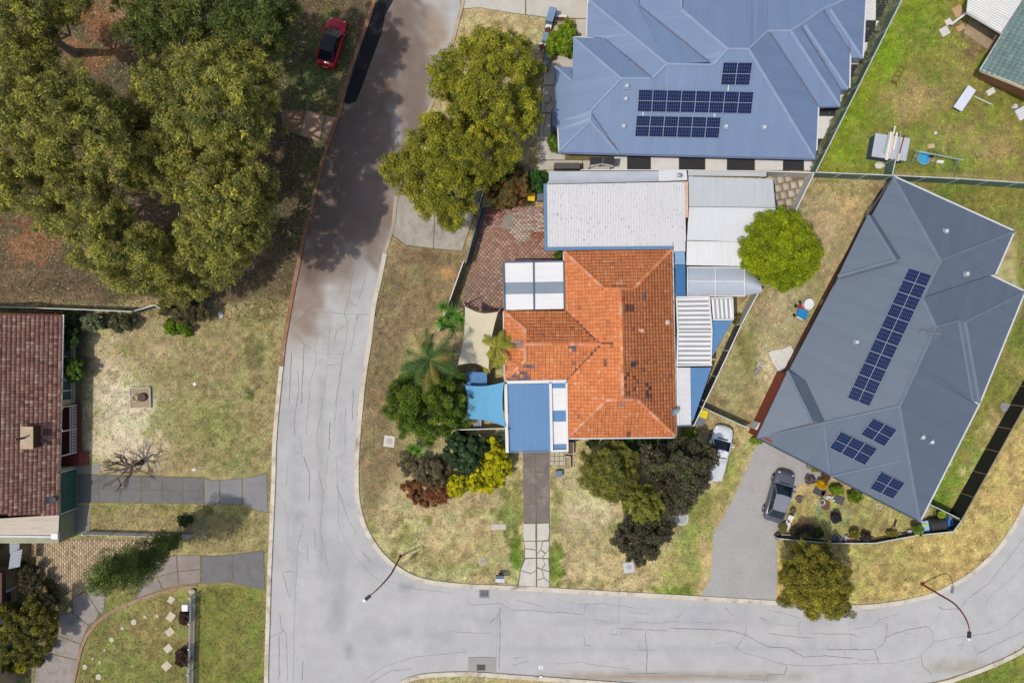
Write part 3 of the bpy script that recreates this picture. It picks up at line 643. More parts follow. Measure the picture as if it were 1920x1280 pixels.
m_brick_dk = M('brown_brick', C(96,62,52), var=.14, scale=2, fine=.3, fscale=16)
m_render = M('cream_render', C(206,190,160), var=.06)
m_glass = M('window_glass', C(70,84,92), rough=.08, var=.1, spec=.8)
m_black = M('black_plastic', C(40,40,42), rough=.5, var=.1)
m_steel = M('galvanised_steel', C(172,174,176), rough=.4, var=.1, metal=.3)
# ---------------------------------------------------------------- blue metal roof house
blue_m = [metal_mat('blue_roof_%d'%i, C(*c), pitch=.19, stripe=.035, var=.04, depth=.003) for i, c in enumerate([(122,142,172),(124,144,174),(121,141,171),(123,143,172)])]
blue_cap = M('blue_ridge', C(146,164,190), var=.06, scale=1)
litter_m = M('leaf_litter', C(150,112,84), var=.3, scale=4, fine=.4, fscale=14)
hb = thing('house', 'large house with blue hipped metal roof and three solar arrays', 'house', W(1320,180,0))
Z = 2.5
bf = {
 'S': [(1160,288,Z),(1528,297,Z),(1404,92,5.6),(1365,92,5.6),(1337,122,5.15),(1250,120,5.1),(1223,147,4.75),(1165,147,4.7),(1108,207,3.75),(1160,278,2.66)],
 'SW': [(1047,285,Z),(1160,288,Z),(1107,227,3.5)],
 'strip': [(1107,227,3.5),(1160,288,2.5),(1160,278,2.66),(1108,207,3.75)],
 'W': [(1075,70,3.0),(1165,147,4.7),(1108,207,3.75),(1107,227,3.5),(1047,285,Z),(1041,150,Z),(1073,150,3.0)],
 'Wn': [(1041,124,Z),(1072,126,2.52),(1073,152,3.0),(1041,152,Z)],
 'N1': [(1075,70,3.0),(1133,72,3.0),(1220,144,4.7),(1165,147,4.7)],
 'W2': [(1102,-60,Z),(1104,0,2.52),(1250,119,5.1),(1223,147,4.75),(1133,72,3.0),(1099,68,Z)],
 'N2': [(1104,0,2.52),(1195,-8,3.0),(1200,12,3.25),(1330,117,5.15),(1250,119,5.1)],
 'W3': [(1195,-60,3.0),(1280,-60,4.2),(1277,17,4.3),(1365,92,5.6),(1337,122,5.15),(1330,117,5.15),(1200,12,3.25)],
 'N3': [(1277,17,4.3),(1280,-60,3.1),(1560,-60,3.1),(1583,0,3.6),(1557,18,3.95),(1543,17,4.0),(1510,48,4.4),(1500,47,4.45),(1483,58,4.65),(1442,59,4.7),(1404,92,5.6),(1365,92,5.6)],
 'E1': [(1404,92,5.6),(1442,59,4.7),(1535,200,Z),(1532,279,Z),(1528,297,Z)],
 'E2s': [(1442,59,4.7),(1483,58,4.65),(1575,199,Z),(1535,200,Z)],
 'E2': [(1483,58,4.65),(1500,47,4.45),(1576,167,Z),(1575,199,Z)],
 'E3s': [(1500,47,4.45),(1510,48,4.4),(1590,167,Z),(1576,167,Z)],
 'E3': [(1510,48,4.4),(1543,17,4.0),(1594,94,Z),(1590,167,Z)],
 'E4s': [(1543,17,4.0),(1557,18,3.95),(1617,109,Z),(1594,108,Z),(1594,94,2.55)],
 'E4': [(1557,18,3.95),(1583,0,3.6),(1600,-60,3.1),(1626,-60,Z),(1617,109,Z)],
}
bp = {k: metal_face(hb, v, blue_m) for k, v in bf.items()}
caps(hb, [(bf['SW'][2],(1047,285,Z)),((1107,227,3.5),(1160,288,Z)),((1107,227,3.5),(1108,207,3.75)),((1108,207,3.75),(1165,147,4.7)),((1165,147,4.7),(1220,147,4.75)),((1223,147,4.75),(1250,120,5.1)),((1250,120,5.1),(1337,122,5.15)),((1337,122,5.15),(1365,92,5.6)),((1365,92,5.6),(1404,92,5.6)),
   ((1075,70,3.0),(1165,147,4.7)),((1104,0,2.52),(1250,119,5.1)),((1277,17,4.3),(1365,92,5.6)),((1277,17,4.3),(1280,-60,4.2)),((1404,92,5.6),(1528,297,Z)),((1404,92,5.6),(1440,58,4.7)),((1440,58,4.7),(1483,58,4.65)),((1483,58,4.65),(1500,47,4.45)),((1483,58,4.65),(1575,199,Z)),((1500,47,4.45),(1543,17,4.0)),((1510,48,4.4),(1590,167,Z)),((1543,17,4.0),(1583,0,3.6)),((1557,18,3.95),(1617,109,Z)),((1041,124,Z),(1073,152,3.0))], blue_cap)
for a_, b_ in [((1133,72,3.0),(1220,144,4.7)),((1200,12,3.25),(1330,117,5.15)),((1108,210,3.7),(1158,282,2.6)),((1442,59,4.7),(1535,200,Z)),((1500,47,4.45),(1576,167,Z)),((1543,17,4.0),(1594,94,Z))]:
    A, B = P3(a_), P3(b_); vg = MB().bar(A-Vector((0,0,.0)), B-Vector((0,0,.0)), .16, .03).build('valley_gutter', M('valley_metal', C(96,112,138), var=.1), hb)
    mb = MB(); rr = random.Random(int(A.x*10))
    for i in range(46):
        t = rr.betavariate(1.3,1.1); p = A+(B-A)*t; p += Vector((rr.gauss(0,.06),rr.gauss(0,.06),.05))
        if rr.random() < vnoise(t*9+A.x, 0, 1.0, 1)+.15: mb.box(p, (rr.uniform(.04,.13),rr.uniform(.03,.07),.02), rr.uniform(0,3))
    if mb.v: mb.build('leaf_debris', litter_m, vg, kind='stuff')
blue_eave = [(1047,285),(1160,288),(1528,297),(1532,279),(1535,200),(1575,199),(1576,167),(1590,167),(1594,108),(1617,109),(1626,-60),(1102,-60),(1099,68),(1075,70),(1073,124),(1041,124)]
body(hb, blue_eave, Z, m_brick, .45)
gut_w = M('white_gutter', C(222,222,222), var=.05); gut_b = M('blue_gutter', C(104,122,150), var=.08)
gutters(hb, [((1075,70),(1133,72)),((1531,282),(1535,200)),((1593,165),(1595,94)),((1618,109),(1625,-20)),((1046,240),(1048,286)),((1100,68),(1103,-20))], gut_w, Z)
gutters(hb, [((1047,287),(1160,290)),((1160,290),(1528,299)),((1040,124),(1044,240)),((1535,201),(1575,200)),((1576,168),(1590,168))], gut_b, Z)
def vent(parent, px, py, pl, r=.16, dark=False):
    p = ray_on(pl, px, py, .2); mb = MB(); mb.box(p-Vector((0,0,.16)), (.45,.45,.06)); v = mb.build('vent_flashing', blue_cap if not dark else M('grey_flashing', C(150,158,162), var=.1), parent)
    MB().lathe(p-Vector((0,0,.2)), [(.08,0),(.09,.2),(r*.9,.2),(r,.24),(r*.9,.30),(r*.4,.33)], 12).build('vent_cap', M('pale_cap', C(206,210,214), rough=.5), v)
for px, py in ((1176,161),(1174,185),(1170,236),(1362,237),(1434,238)): vent(hb, px, py, bp['S'])
# solar arrays
def solar_mat():
    m, n, b = _nodes('solar_cells'); u = n.nodes.new('ShaderNodeUVMap'); s = n.nodes.new('ShaderNodeSeparateXYZ'); n.links.new(u.outputs[0], s.inputs[0])
    def line(sock, k, w):
        f = _math(n,'FRACT',_math(n,'MULTIPLY',sock,k)); return _math(n,'GREATER_THAN',_math(n,'ABSOLUTE',_math(n,'SUBTRACT',f,.5)),.5-w)
    ln = _math(n,'MAXIMUM',line(s.outputs[0],6,.05),line(s.outputs[1],3,.025))
    t = _noise(n, .5, 2); t2 = _noise(n, 3, 2)
    base = _mix(n, t.outputs[0], C(14,26,62), C(22,38,82)); col = _mix(n, ln, base, C(96,114,146))
    n.links.new(col, b.inputs['Base Color']); b.inputs['Roughness'].default_value = .25; b.inputs['Specular IOR Level'].default_value = .18
    return m
m_solar = solar_mat(); m_frame = M('panel_frame', C(168,174,186), rough=.4, var=.05); 
def solar(pl, quad, nu, nv, label, tails=()):
    """array on rails standing off a roof plane; quad = pixel corners"""
    q = [ray_on(pl, *p, up=.14) for p in quad]; c = sum(q, Vector())/4
    t = thing('solar_array', label, 'solar panels', c, 'rooftop solar arrays')
    pt = lambda u,v: (q[0]*(1-u)+q[1]*u)*(1-v)+(q[3]*(1-u)+q[2]*u)*v
    for v in (.12,.38,.62,.88): MB().bar(pt(-.02,v)-Vector((0,0,.07)), pt(1.02,v)-Vector((0,0,.07)), .05, .06).build('rail', m_frame, t)
    me0 = None
    for i in range(nu):
        for j in range(nv):
            gu = .007/nu*2; gv = .007/nv*2
            cs = [pt(i/nu+gu*.5,j/nv+gv*.5),pt((i+1)/nu-gu*.5,j/nv+gv*.5),pt((i+1)/nu-gu*.5,(j+1)/nv-gv*.5),pt(i/nu+gu*.5,(j+1)/nv-gv*.5)]
            f = MB().slab(cs, .045).build('panel', m_frame, t)
            cc = sum(cs, Vector())/4; ins = [cc+(p-cc)*(1-.026/((p-cc).length)) for p in cs]
            n = len(ins); ar = sum(ins[k][0]*ins[(k+1)%4][1]-ins[(k+1)%4][0]*ins[k][1] for k in range(4))
            uvs = [(0,0),(1,0),(1,1),(0,1)]
            if ar < 0: ins = ins[::-1]; uvs = uvs[::-1]
            me = bpy.data.meshes.new('cells'); me.from_pydata([tuple(p+Vector((0,0,.006))-c) for p in ins], [], [(0,1,2,3)])
            ul = me.uv_layers.new(name='UVMap')
            for li in range(4): ul.data[li].uv = uvs[me.loops[li].vertex_index]
            me.materials.append(m_solar); ob = bpy.data.objects.new('cells', me); COL.objects.link(ob); ob.parent = f
    for (x0,y0,x1,y1) in tails:
        MB().bar(ray_on(pl,x0,y0,.06), ray_on(pl,x1,y1,.06), .08, .04).build('conduit', m_white, t)
    return t
solar(bp['S'], [(1356,117),(1411,117.5),(1405,160),(1351,159.5)], 2, 2, 'small square of four solar panels at the ridge of the blue roof', [(1366,160,1365,171)])
solar(bp['S'], [(1197.5,168),(1413.6,172.5),(1408.6,213.5),(1195,209.5)], 8, 2, 'long double row of sixteen solar panels across the blue roof', [(1206,210,1205,217),(1340,213,1340,220)])
solar(bp['S'], [(1193.5,217),(1352,220),(1347.6,259),(1190,256)], 6, 2, 'lowest solar array on the blue roof, twelve panels nearest its gutter')
# ---------------------------------------------------------------- orange tiled house
ORC = [(C(226,138,84),9),(C(229,143,90),6),(C(222,132,79),6),(C(214,126,76),2),(C(232,158,112),.8),(C(176,110,82),.3)]
m_tile = M('terracotta', (1,1,1), attr=True, rough=.85, var=.1, scale=.5, fine=.12, fscale=12)
GREYT = C(128,112,112); DARKT = C(138,90,72); LICH = C(166,136,124)
ho = thing('house', 'house with bright orange terracotta tiled roof on the corner block', 'house', W(1160,645,0))
R0 = 4.2; G0 = 3.7
of = [
 ([(1058,471,Z),(1260,467,Z),(1188,541,G0),(1133,541,G0)], None),
 ([(1058,471,Z),(1133,541,G0),(1163,541,R0),(1165,645,R0),(1127,645,3.55),(1060,584,Z)], [(1120,570,1126,582,DARKT,1)]),
 ([(1063,712,Z),(1127,645,3.55),(1165,645,R0),(1168,749,R0),(1137,750,G0),(1065,820,Z)], [(1133,670,1148,686,DARKT,.6)]),
 ([(1260,467,Z),(1188,541,G0),(1163,541,R0),(1168,749,R0),(1195,749,G0),(1267,818,Z)], [(1173,572,1187,584,DARKT,.8),(1208,715,1224,744,C(118,82,74),.8),(1213,720,1218,736,C(222,120,62),1),(1170,690,1200,760,C(160,96,66),.15),(1205,552,1214,560,GREYT,.8)]),
 ([(1065,820,Z),(1137,750,G0),(1195,749,G0),(1267,818,Z)], [(1158,752,1170,766,LICH,.4),(1176,808,1184,818,DARKT,.8)]),
 ([(945,583,Z),(985,617,3.1),(985,645,3.5),(1127,645,3.55),(1060,584,Z)], [(960,585,1100,596,DARKT,.05)]),
 ([(945,583,Z),(985,617,3.1),(985,675,3.1),(947,713,Z)], [(945,640,985,650,LICH,.5)]),
 ([(947,713,Z),(985,675,3.1),(985,645,3.5),(1127,645,3.55),(1063,712,Z)], [(950,700,985,713,GREYT,.5),(985,680,1006,690,GREYT,.7),(978,695,998,712,GREYT,.6),(960,645,990,662,LICH,.35),(1070,648,1080,656,GREYT,.5)]),
]
for i, (f, od) in enumerate(of): tile_face(ho, f, m_tile, ORC, tw=.31, gauge=.29, seed=20+i, odd=od)
for tri in ([(1133,541,G0),(1188,541,G0),(1163,541.5,R0)],[(1137,750,G0),(1195,749,G0),(1168,749.5,R0)],[(985,617,3.1),(985,675,3.1),(985.3,645,3.5)]):
    P = [P3(p) for p in tri]; MB().add(P, [(0,1,2)]).build('gablet', M('gablet_board', C(190,100,60)), ho)
ccols = [C(220,138,90),C(226,146,98),C(214,128,80),C(224,160,126)]
cap_tiles(ho, [((1058,471,Z),(1133,541,G0)),((1260,467,Z),(1188,541,G0)),((1163,541,R0),(1168,749,R0)),((1065,820,Z),(1137,750,G0)),((1267,818,Z),(1195,749,G0)),((945,583,Z),(985,617,3.1)),((947,713,Z),(985,675,3.1)),((985,645,3.5),(1127,645,3.55)),((985,617,3.12),(985,645,3.52)),((985,675,3.12),(985,645,3.52)),((1133,541,G0),(1163,541,R0)),((1188,541,G0),(1163,541,R0)),((1137,750,G0),(1168,749,R0)),((1195,749,G0),(1168,749,R0))], m_tile, ccols, 3)
for a_, b_ in (((1060,584,Z),(1127,645,3.55)),((1063,712,Z),(1127,645,3.55))):
    MB().bar(P3(a_)+Vector((0,0,.03)), P3(b_)+Vector((0,0,.03)), .14, .06).build('valley_gutter', M('valley_dark', C(104,66,52), var=.25, scale=4), ho)
body(ho, [(1058,471),(1260,467),(1267,818),(1065,820),(1063,712),(947,713),(945,583),(1060,584)], Z, m_brick, .45)
gutters(ho, [((1064,822),(1268,820)),((1268,819),(1261,467)),((944,583),(946,713)),((1057,471),(1057,490))], gut_w, Z)
pl_e = fit_plane([P3(p) for p in of[3][0]]); pl_w = fit_plane([P3(p) for p in of[2][0]])
p = ray_on(pl_e, 1187, 683, .1); MB().box(p, (.42,.42,.12), .05).build('roof_vent', m_black, ho)
p = ray_on(pl_e, 1252, 604, .15); MB().lathe(p-Vector((0,0,.2)), [(.09,0),(.1,.22),(.24,.22),(.2,.3),(.05,.36)], 12).build('flue_cap', M('aged_flue', C(206,186,172)), ho)
p = ray_on(pl_e, 1204, 620, .1); MB().box(p, (.3,.3,.14), .3).box(p+Vector((-.25,.05,0)), (.25,.2,.1), .3).build('flue_patch', M('mortar_patch', C(220,170,140), var=.2, scale=4), ho)
p = W(1264,770,3.0); sdh = MB(); sdh.lathe((0,0,0), [(.02,0),(.2,.03),(.34,.1),(.38,.15),(.36,.15),(.2,.06),(.02,.02)], 18)
mt = Matrix.Rotation(R(35),4,'X') @ Matrix.Rotation(R(20),4,'Y'); sdh.v = [tuple((mt @ Vector(q))+p) for q in sdh.v]
sat = tag(sdh.build('satellite_dish', M('dish_grey', C(150,158,168), rough=.5), None), 'small grey satellite dish at the right edge of the orange roof', 'satellite dish')
MB().tube([p-Vector((0,0,.45)), p], .03).build('dish_mast', m_steel, sat)
# ---------------------------------------------------------------- dark grey roof house
grey_m = [metal_mat('grey_roof_%d'%i, C(*c), pitch=.19, var=.03, depth=.003, stripe=.05) for i, c in enumerate([(104,116,130),(106,118,132),(103,115,129),(105,117,131)])]
grey_cap = M('grey_ridge', C(116,128,142), var=.06, scale=1)
hg = thing('house', 'angled house with dark slate grey metal roof and five roof slopes', 'house', W(1660,650,0))
hg['label'] = 'angled house with dark slate grey hipped metal roof and long solar array'
a_c=(1675,331,Z); b_c=(1902,434,Z); c_c=(1867,514,Z); c2=(1857,516,Z); d_c=(1922,547,Z); e_c=(1837,755,Z); e2=(1824,752,2.62); f_c=(1725,977,Z); h_c=(1420,820,Z)
M1=(1764,488,4.85); M2=(1730,558,4.85); M3=(1755,612,5.5); M4=(1687,761,5.6); E1=(1798,601,4.7); E1b=(1810,603,4.62)
gf = {'W': [h_c,(1478,697,Z),(1573,516,Z),a_c,M1,M2,M3,M4], 'NE': [a_c,b_c,M1], 'E': [b_c,c_c,c2,M2,M1], 'wN': [c2,d_c,E1b,E1,M3,M2], 'wE': [d_c,e_c,E1b], 'st': [E1,E1b,e_c,e2], 'SE': [E1,e2,(1835,760,Z),f_c,M4,M3], 'S': [h_c,f_c,M4]}
gp = {k: metal_face(hg, v, grey_m) for k, v in gf.items()}
gp['K'] = metal_face(hg, [(1571,518,2.95),(1627,403,2.95),(1679,487,4.2)], grey_m)
metal_face(hg, [(1571,518,2.95),(1679,487,4.2),(1686,495,3.75),(1581,524,2.52)], grey_m); metal_face(hg, [(1627,403,2.95),(1638,404,2.52),(1690,484,3.8),(1679,487,4.2)], grey_m)
gp['V'] = metal_face(hg, [(1418,821,2.75),(1477,695,3.3),(1523,790,4.6)], grey_m)
gp['Vs'] = metal_face(hg, [(1477,695,3.3),(1508,711,2.98),(1546,792,4.0),(1523,790,4.6)], grey_m)
caps(hg, [(a_c,M1),(b_c,M1),(M1,M2),(M2,M3),(M3,E1),(E1b,d_c),(E1,e2),(E1b,e_c),(M3,M4),(M4,h_c),(M4,f_c),((1571,518,2.95),(1679,487,4.2)),((1627,403,2.95),(1679,487,4.2)),((1477,695,3.3),(1523,790,4.6)),((1546,792,4.0),(1556,888,2.55)),((1703,861,4.1),(1556,893,2.55))], grey_cap, w=.3)
for a_, b_ in ((c2,M2),((1508,711,3.0),(1546,792,4.02))):
    MB().bar(P3(a_)+Vector((0,0,.0)), P3(b_)+Vector((0,0,.0)), .14, .03).build('valley_gutter', M('valley_grey', C(82,90,102), var=.1), hg)
g_eave = [(1420,820),(1478,697),(1573,516),(1675,331),(1902,434),(1867,514),(1857,516),(1922,547),(1837,755),(1725,977)]
body(hg, g_eave, Z, m_brick_dk, .5)
gutters(hg, [((1675,330),(1902,433)),((1902,434),(1867,514)),((1857,515),(1922,546)),((1922,547),(1837,756)),((1837,756),(1725,978)),((1478,695),(1508,710))], gut_w, Z)
gutters(hg, [((1420,821),(1725,978)),((1420,820),(1478,696)),((1498,704),(1573,515)),((1625,404),(1675,331))], M('dark_gutter', C(70,78,88)), Z)
for px, py, k in ((1775,433,'NE'),(1814,513,'E'),(1607,641,'W'),(1731,819,'SE'),(1748,828,'SE')):
    vent(hg, px, py, gp[k], dark=True)
# low brick wing wall and white end post beside the drive
_h = W(1421,818,2.4); _i = W(1477,699,2.4); _n = Vector(((_i-_h).y,-(_i-_h).x,0)).normalized()*1.2
MB().prism([_h.xy,_i.xy,(_i+_n).xy,(_h+_n).xy], -.05, 2.65).build('garage_wall', m_brick, hg)
MB().prism([W(1404,800),W(1430,812),W(1437,800),W(1412,788)], -.05, 1.6).build('gate_pier', m_white, hg)
p = ray_on(gp['W'], 1745, 624, .55); an = thing('roof_antenna', 'silver comb antenna standing on the dark grey roof', 'antenna', p-Vector((0,0,.55)))
MB().tube([p-Vector((0,0,.6)), p], .025).build('mast', m_steel, an)
d1 = Vector((1,-.12,0)); mb = MB().tube([p-d1*.75, p+d1*.75], .022)
for k in range(9): q = p+d1*(-.7+k*.17); s_ = .18+.03*k; mb.tube([q+Vector((.1,s_,0)), q-Vector((.1,s_,0))], .014)
mb.build('elements', m_steel, an)
solar(gp['W'], [(1704,502),(1747.5,515.4),(1630,762),(1588.4,745.5)], 2, 11, 'longest solar array, two columns down the slope of the dark grey roof')
solar(gp['S'], [(1637,784),(1682,805.6),(1658.5,837),(1613.5,814)], 2, 2, 'square solar array just below the ridge of the dark grey roof')
solar(gp['S'], [(1576,809),(1645.5,841),(1622,872),(1555,839)], 3, 2, 'six panel solar array in the middle of the dark roof front slope')
solar(gp['S'], [(1652,884),(1697,905.6),(1674.7,935),(1630.4,915)], 2, 2, 'square solar array closest to the gutter of the dark grey roof')
# ---------------------------------------------------------------- red tiled house, left edge
hr = thing('house', 'house with weathered dark red tiled roof and green garage door', 'house', W(20,780,0))
RDC = [(C(184,134,114),5),(C(174,124,106),5),(C(192,146,124),3),(C(208,172,146),1.4),(C(148,104,92),1)]
rE = [(118,590,Z),(110,965,Z)]; rR = [(-64,585,5.3),(-68,962,5.3)]
tile_face(hr, [(118,590,Z),(109,965,Z),rR[1],rR[0]], m_tile, RDC, tw=.27, gauge=.32, seed=41, odd=[(60,798,112,806,C(176,130,112),.6),(58,836,112,843,C(176,130,112),.5),(70,806,112,836,C(128,88,80),.5)], lift=.045)
tile_face(hr, [rR[0],rR[1],(-260,962,Z),(-256,585,Z)], m_tile, RDC, tw=.30, gauge=.36, seed=42)
cap_tiles(hr, [(rR[0],rR[1])], m_tile, [C(130,84,78)], 5)
gutters(hr, [((119,590),(110,965))], gut_w, Z, w=.1)
wl = [(-205,606),(142,606),(142,756),(108,756),(108,872),(142,872),(142,952),(-205,952)]
MB().prism([W(*p) for p in wl], -.05, 2.42).build('wall', m_render, hr)
for y0 in (606,952):
    g_ = [Vector((W(x,y0).x, W(x,y0).y, z_)) for x, z_ in ((-205,2.42),(142,2.42),(0,2.42))]; g_[2] = Vector(((g_[0].x+g_[1].x)/2-.3, g_[0].y, 4.75)); MB().add(g_, [(0,1,2),(2,1,0)]).build('gable_wall', m_render, hr)
for (y0,y1) in ((612,634),(652,684),(712,748)):
    for nm, dx, zz, mm in (('window',0,0,m_white),):
        A = W(142,y0); B = W(142,y1); f = MB().box(((A.x)+.03,(A.y+B.y)/2,1.35),(.08,abs(A.y-B.y),1.3)).build('window', m_white, hr)
        n_ = 2; wdt = abs(A.y-B.y)/n_
        for k in range(n_): MB().box((A.x+.075, min(A.y,B.y)+wdt*(k+.5), 1.35),(.02,wdt-.1,1.14)).build('pane', m_glass, f)
        MB().box((A.x+.1,(A.y+B.y)/2,.66),(.22,abs(A.y-B.y)+.15,.06)).build('sill', M('sill_cream', C(180,172,150)), f)
A = W(142,878); B = W(142,951); gd = MB().box((A.x+.02,(A.y+B.y)/2,1.08),(.06,abs(A.y-B.y),2.16)).build('garage_door', M('green_door', C(74,116,98), var=.06), hr)
for k in range(5): MB().box((A.x+.055,(A.y+B.y)/2,.25+k*.43),(.02,abs(A.y-B.y)-.1,.37)).build('door_panel', M('green_door', None), gd)
MB().box((A.x+.08,(A.y+B.y)/2,1.1),(.05,.12,.12)).build('handle', m_black, gd)
mb = MB(); [mb.box((A.x+.06, y_, 1.1),(.1,.09,2.25)) for y_ in (A.y+.05,B.y-.05)]; mb.box((A.x+.06,(A.y+B.y)/2,2.25),(.1,abs(A.y-B.y)+.1,.1)); mb.build('door_frame', m_white, hr)
MB().prism([W(109,757),W(152,757),W(152,871),W(109,871)], -.05, .42).build('porch_floor', M('porch_tile', C(128,60,44), var=.15, scale=3, fine=.35, fscale=20), hr)
for k in range(2): MB().prism([W(152,846),W(160+k*7,846),W(160+k*7,871),W(152,871)], -.05, .30-.14*k).build('step', M('brick_step', C(156,84,66), var=.15, fine=.3), hr)
mb = MB(); A = W(149,758); B = W(149,846)
for k in range(17):
    y_ = A.y+(B.y-A.y)*k/16; mb.bar((A.x,y_,.45),(A.x,y_,1.3),.04,.04)
for z_ in (.5,.75,1.0,1.28): mb.bar((A.x,A.y,z_),(A.x,B.y,z_),.05,.05)
for y_ in (A.y, (A.y+B.y)/2, B.y): mb.box((A.x,y_,1.25),(.09,.09,2.4))
mb.build('porch_balustrade', m_white, hr)
mb = MB(); 
for y_ in (A.y,(A.y+B.y)/2+.2): mb.bar((A.x,y_,2.42),(W(118,0,2.42).x,y_-.15,2.42),.07,.07)
mb.build('porch_beam', m_white, hr)
pr_ = fit_plane([P3(p) for p in [(118,590,Z),(109,965,Z),rR[1],rR[0]]])
p = ray_on(pr_, 58, 819, .35); ch = MB().box(p-Vector((0,0,.3)),(.95,1.75,1.5)).build('chimney', m_brick_dk, hr)
MB().box(p+Vector((0,0,.47)),(1.05,1.85,.08)).build('chimney_top', M('chimney_render', C(190,168,136)), ch)
MB().tube([p+Vector((-.2,0,.5)),p+Vector((-.2,0,1.5))], .09, 8).build('flue', m_black, ch)
p = ray_on(pr_, 94, 935, .3); sd2 = MB(); sd2.lathe((0,0,0), [(.02,0),(.25,.04),(.42,.12),(.4,.13),(.2,.05),(.02,.02)], 18); mt = Matrix.Rotation(R(40),4,'X') @ Matrix.Rotation(R(25),4,'Y'); sd2.v = [tuple((mt @ Vector(q))+p) for q in sd2.v]
o_ = tag(sd2.build('satellite_dish', M('dark_dish', C(84,88,96))), 'dark satellite dish near the lower end of the red tiled roof', 'satellite dish'); MB().tube([p-Vector((0,0,.4)),p],.03).build('dish_mast', m_steel, o_)
# rusty lean-to garage
lt = thing('lean_to_garage', 'lean-to garage with rust streaked cream metal roof beside red house', 'garage', W(60,985,0))
rust = metal_mat('rusty_sheet', C(214,200,178), pitch=.24, var=.06, depth=.03, dirt=C(120,76,58), dirt_amt=.75)
metal_face(lt, [(-220,964,2.55),(111,964,2.5),(109,1003,2.3),(-220,1000,2.3)], rust, .8, along=((0,990),(100,990)))
MB().prism([W(-190,953),W(141,953),W(141,1004),W(-190,1004)], -.05, 2.2).build('wall', M('sage_render', C(166,166,136)), lt)
A = W(141,956); B = W(141,1001); MB().box((A.x+.03,(A.y+B.y)/2,1.05),(.05,abs(A.y-B.y)-.1,2.0)).build('tilt_door', M('sage_door', C(158,162,128), var=.06), lt)
gutters(lt, [((-200,1002),(109,1006))], gut_w, 2.3, w=.16)
MB().box(W(104,1004,2.25),(.55,.5,.3)).build('rainhead', m_white, lt)
# ---------------------------------------------------------------- brick house, bottom left corner
hl = thing('house', 'brick house at the bottom left corner with white window sills', 'house', W(-40,1180,0))
MB().prism([W(-240,1062),W(32,1062),W(32,1320),W(-240,1320)], -.05, 2.45).build('wall', M('tan_render', C(190,166,132), var=.1), hl)
tile_face(hl, [(-8,1040,2.6),(-8,1340,2.6),(-130,1340,4.4),(-130,1040,4.4)], m_tile, [(C(120,96,80),3),(C(100,80,70),2)], seed=51)
tile_face(hl, [(-130,1040,4.4),(-130,1340,4.4),(-260,1340,2.6),(-260,1040,2.6)], m_tile, [(C(120,96,80),3),(C(100,80,70),2)], seed=52)
for (y0,y1) in ((1098,1124),(1134,1160)):
    A = W(32,y0); B = W(32,y1); f = MB().box((A.x+.03,(A.y+B.y)/2,1.45),(.08,abs(A.y-B.y),1.2)).build('window', m_black, hl)
    MB().box((A.x+.075,(A.y+B.y)/2,1.45),(.02,abs(A.y-B.y)-.2,1.0)).build('pane', m_glass, f)
    MB().box((A.x+.12,(A.y+B.y)/2,2.1),(.3,abs(A.y-B.y)+.2,.1)).build('lintel', m_white, f); MB().box((A.x+.12,(A.y+B.y)/2+(.7 if y0<1120 else .7),1.2),(.3,.18,1.7)).build('reveal', m_white, f)
MB().box(W(3,1100,2.3),(.4,2.6,.5)).build('soldier_course', m_brick_dk, hl)
aw = metal_mat('awning_sheet', C(208,210,212), pitch=.14, depth=.03)
for nm, q in (('upper corrugated white awning at the bottom left house',[(18,1007,2.1),(37,1006,1.8),(36,1029,1.8),(18,1037,2.1)]),('lower corrugated white awning at the bottom left house',[(20,1035,2.1),(42,1029,1.75),(37,1062,1.75),(16,1066,2.1)])):
    P = [P3(p) for p in q]; t = thing('window_awning', nm, 'awning', sum(P,Vector())/4-Vector((0,0,0))); uv_poly('awning_sheet', P, (-.25,.02), aw, t, .03)
    MB().bar(P[0]-Vector((0,0,.1)),P[3]-Vector((0,0,.1)),.05,.08).build('bracket', m_steel, t)
# ---------------------------------------------------------------- green tiled house, top right
hf = thing('house', 'house with grey green tiled roof in the top right corner', 'house', W(1930,90,0))
GTC = [(C(122,148,142),5),(C(119,145,139),4),(C(126,152,146),3)]
tile_face(hf, [(1919,0,Z),(1839,131,Z),(1960,180,4.3),(2040,45,4.3)], m_tile, GTC, tw=.32, gauge=.42, seed=61, lift=.05)
tile_face(hf, [(1960,-68,Z),(1919,0,Z),(2040,45,4.3),(2080,-20,4.3)], m_tile, GTC, tw=.32, gauge=.42, seed=62, lift=.05)
tile_face(hf, [(2080,-20,4.3),(1960,180,4.3),(2085,235,Z),(2205,30,Z)], m_tile, GTC, tw=.32, gauge=.42, seed=63)
gutters(hf, [((1919,0),(1838,131))], gut_w, Z)
A = P3((1839,131,Z)); B = P3((1960,180,4.3)); D = P3((2085,235,Z))
MB().bar(A-Vector((0,0,.12)), B-Vector((0,0,.12)), .06, .3).bar(B-Vector((0,0,.12)), D-Vector((0,0,.12)), .06, .3).build('barge_board', M('cream_board', C(232,216,184)), hf)
wv = [W(1833,148),W(1878,72),W(2140,10),W(2060,245)]
wpoly = [p.xy for p in wv]
MB().prism(wpoly, -.05, 2.4).build('wall', M('tan_brick', C(176,124,82), var=.1, fine=.25, fscale=16), hf)
A2 = Vector((wv[0].x, wv[0].y, 2.4)); D2 = Vector((wv[3].x, wv[3].y, 2.4)); MB().add([A2,D2,((A2+D2)/2)+Vector((0,0,1.6))], [(0,1,2),(2,1,0)]).build('gable_wall', M('cream_board', None), hf)
pf = thing('patio_cover', 'white patio roof with rust streaks beside the green tiled roof', 'patio roof', W(1860,20,0))
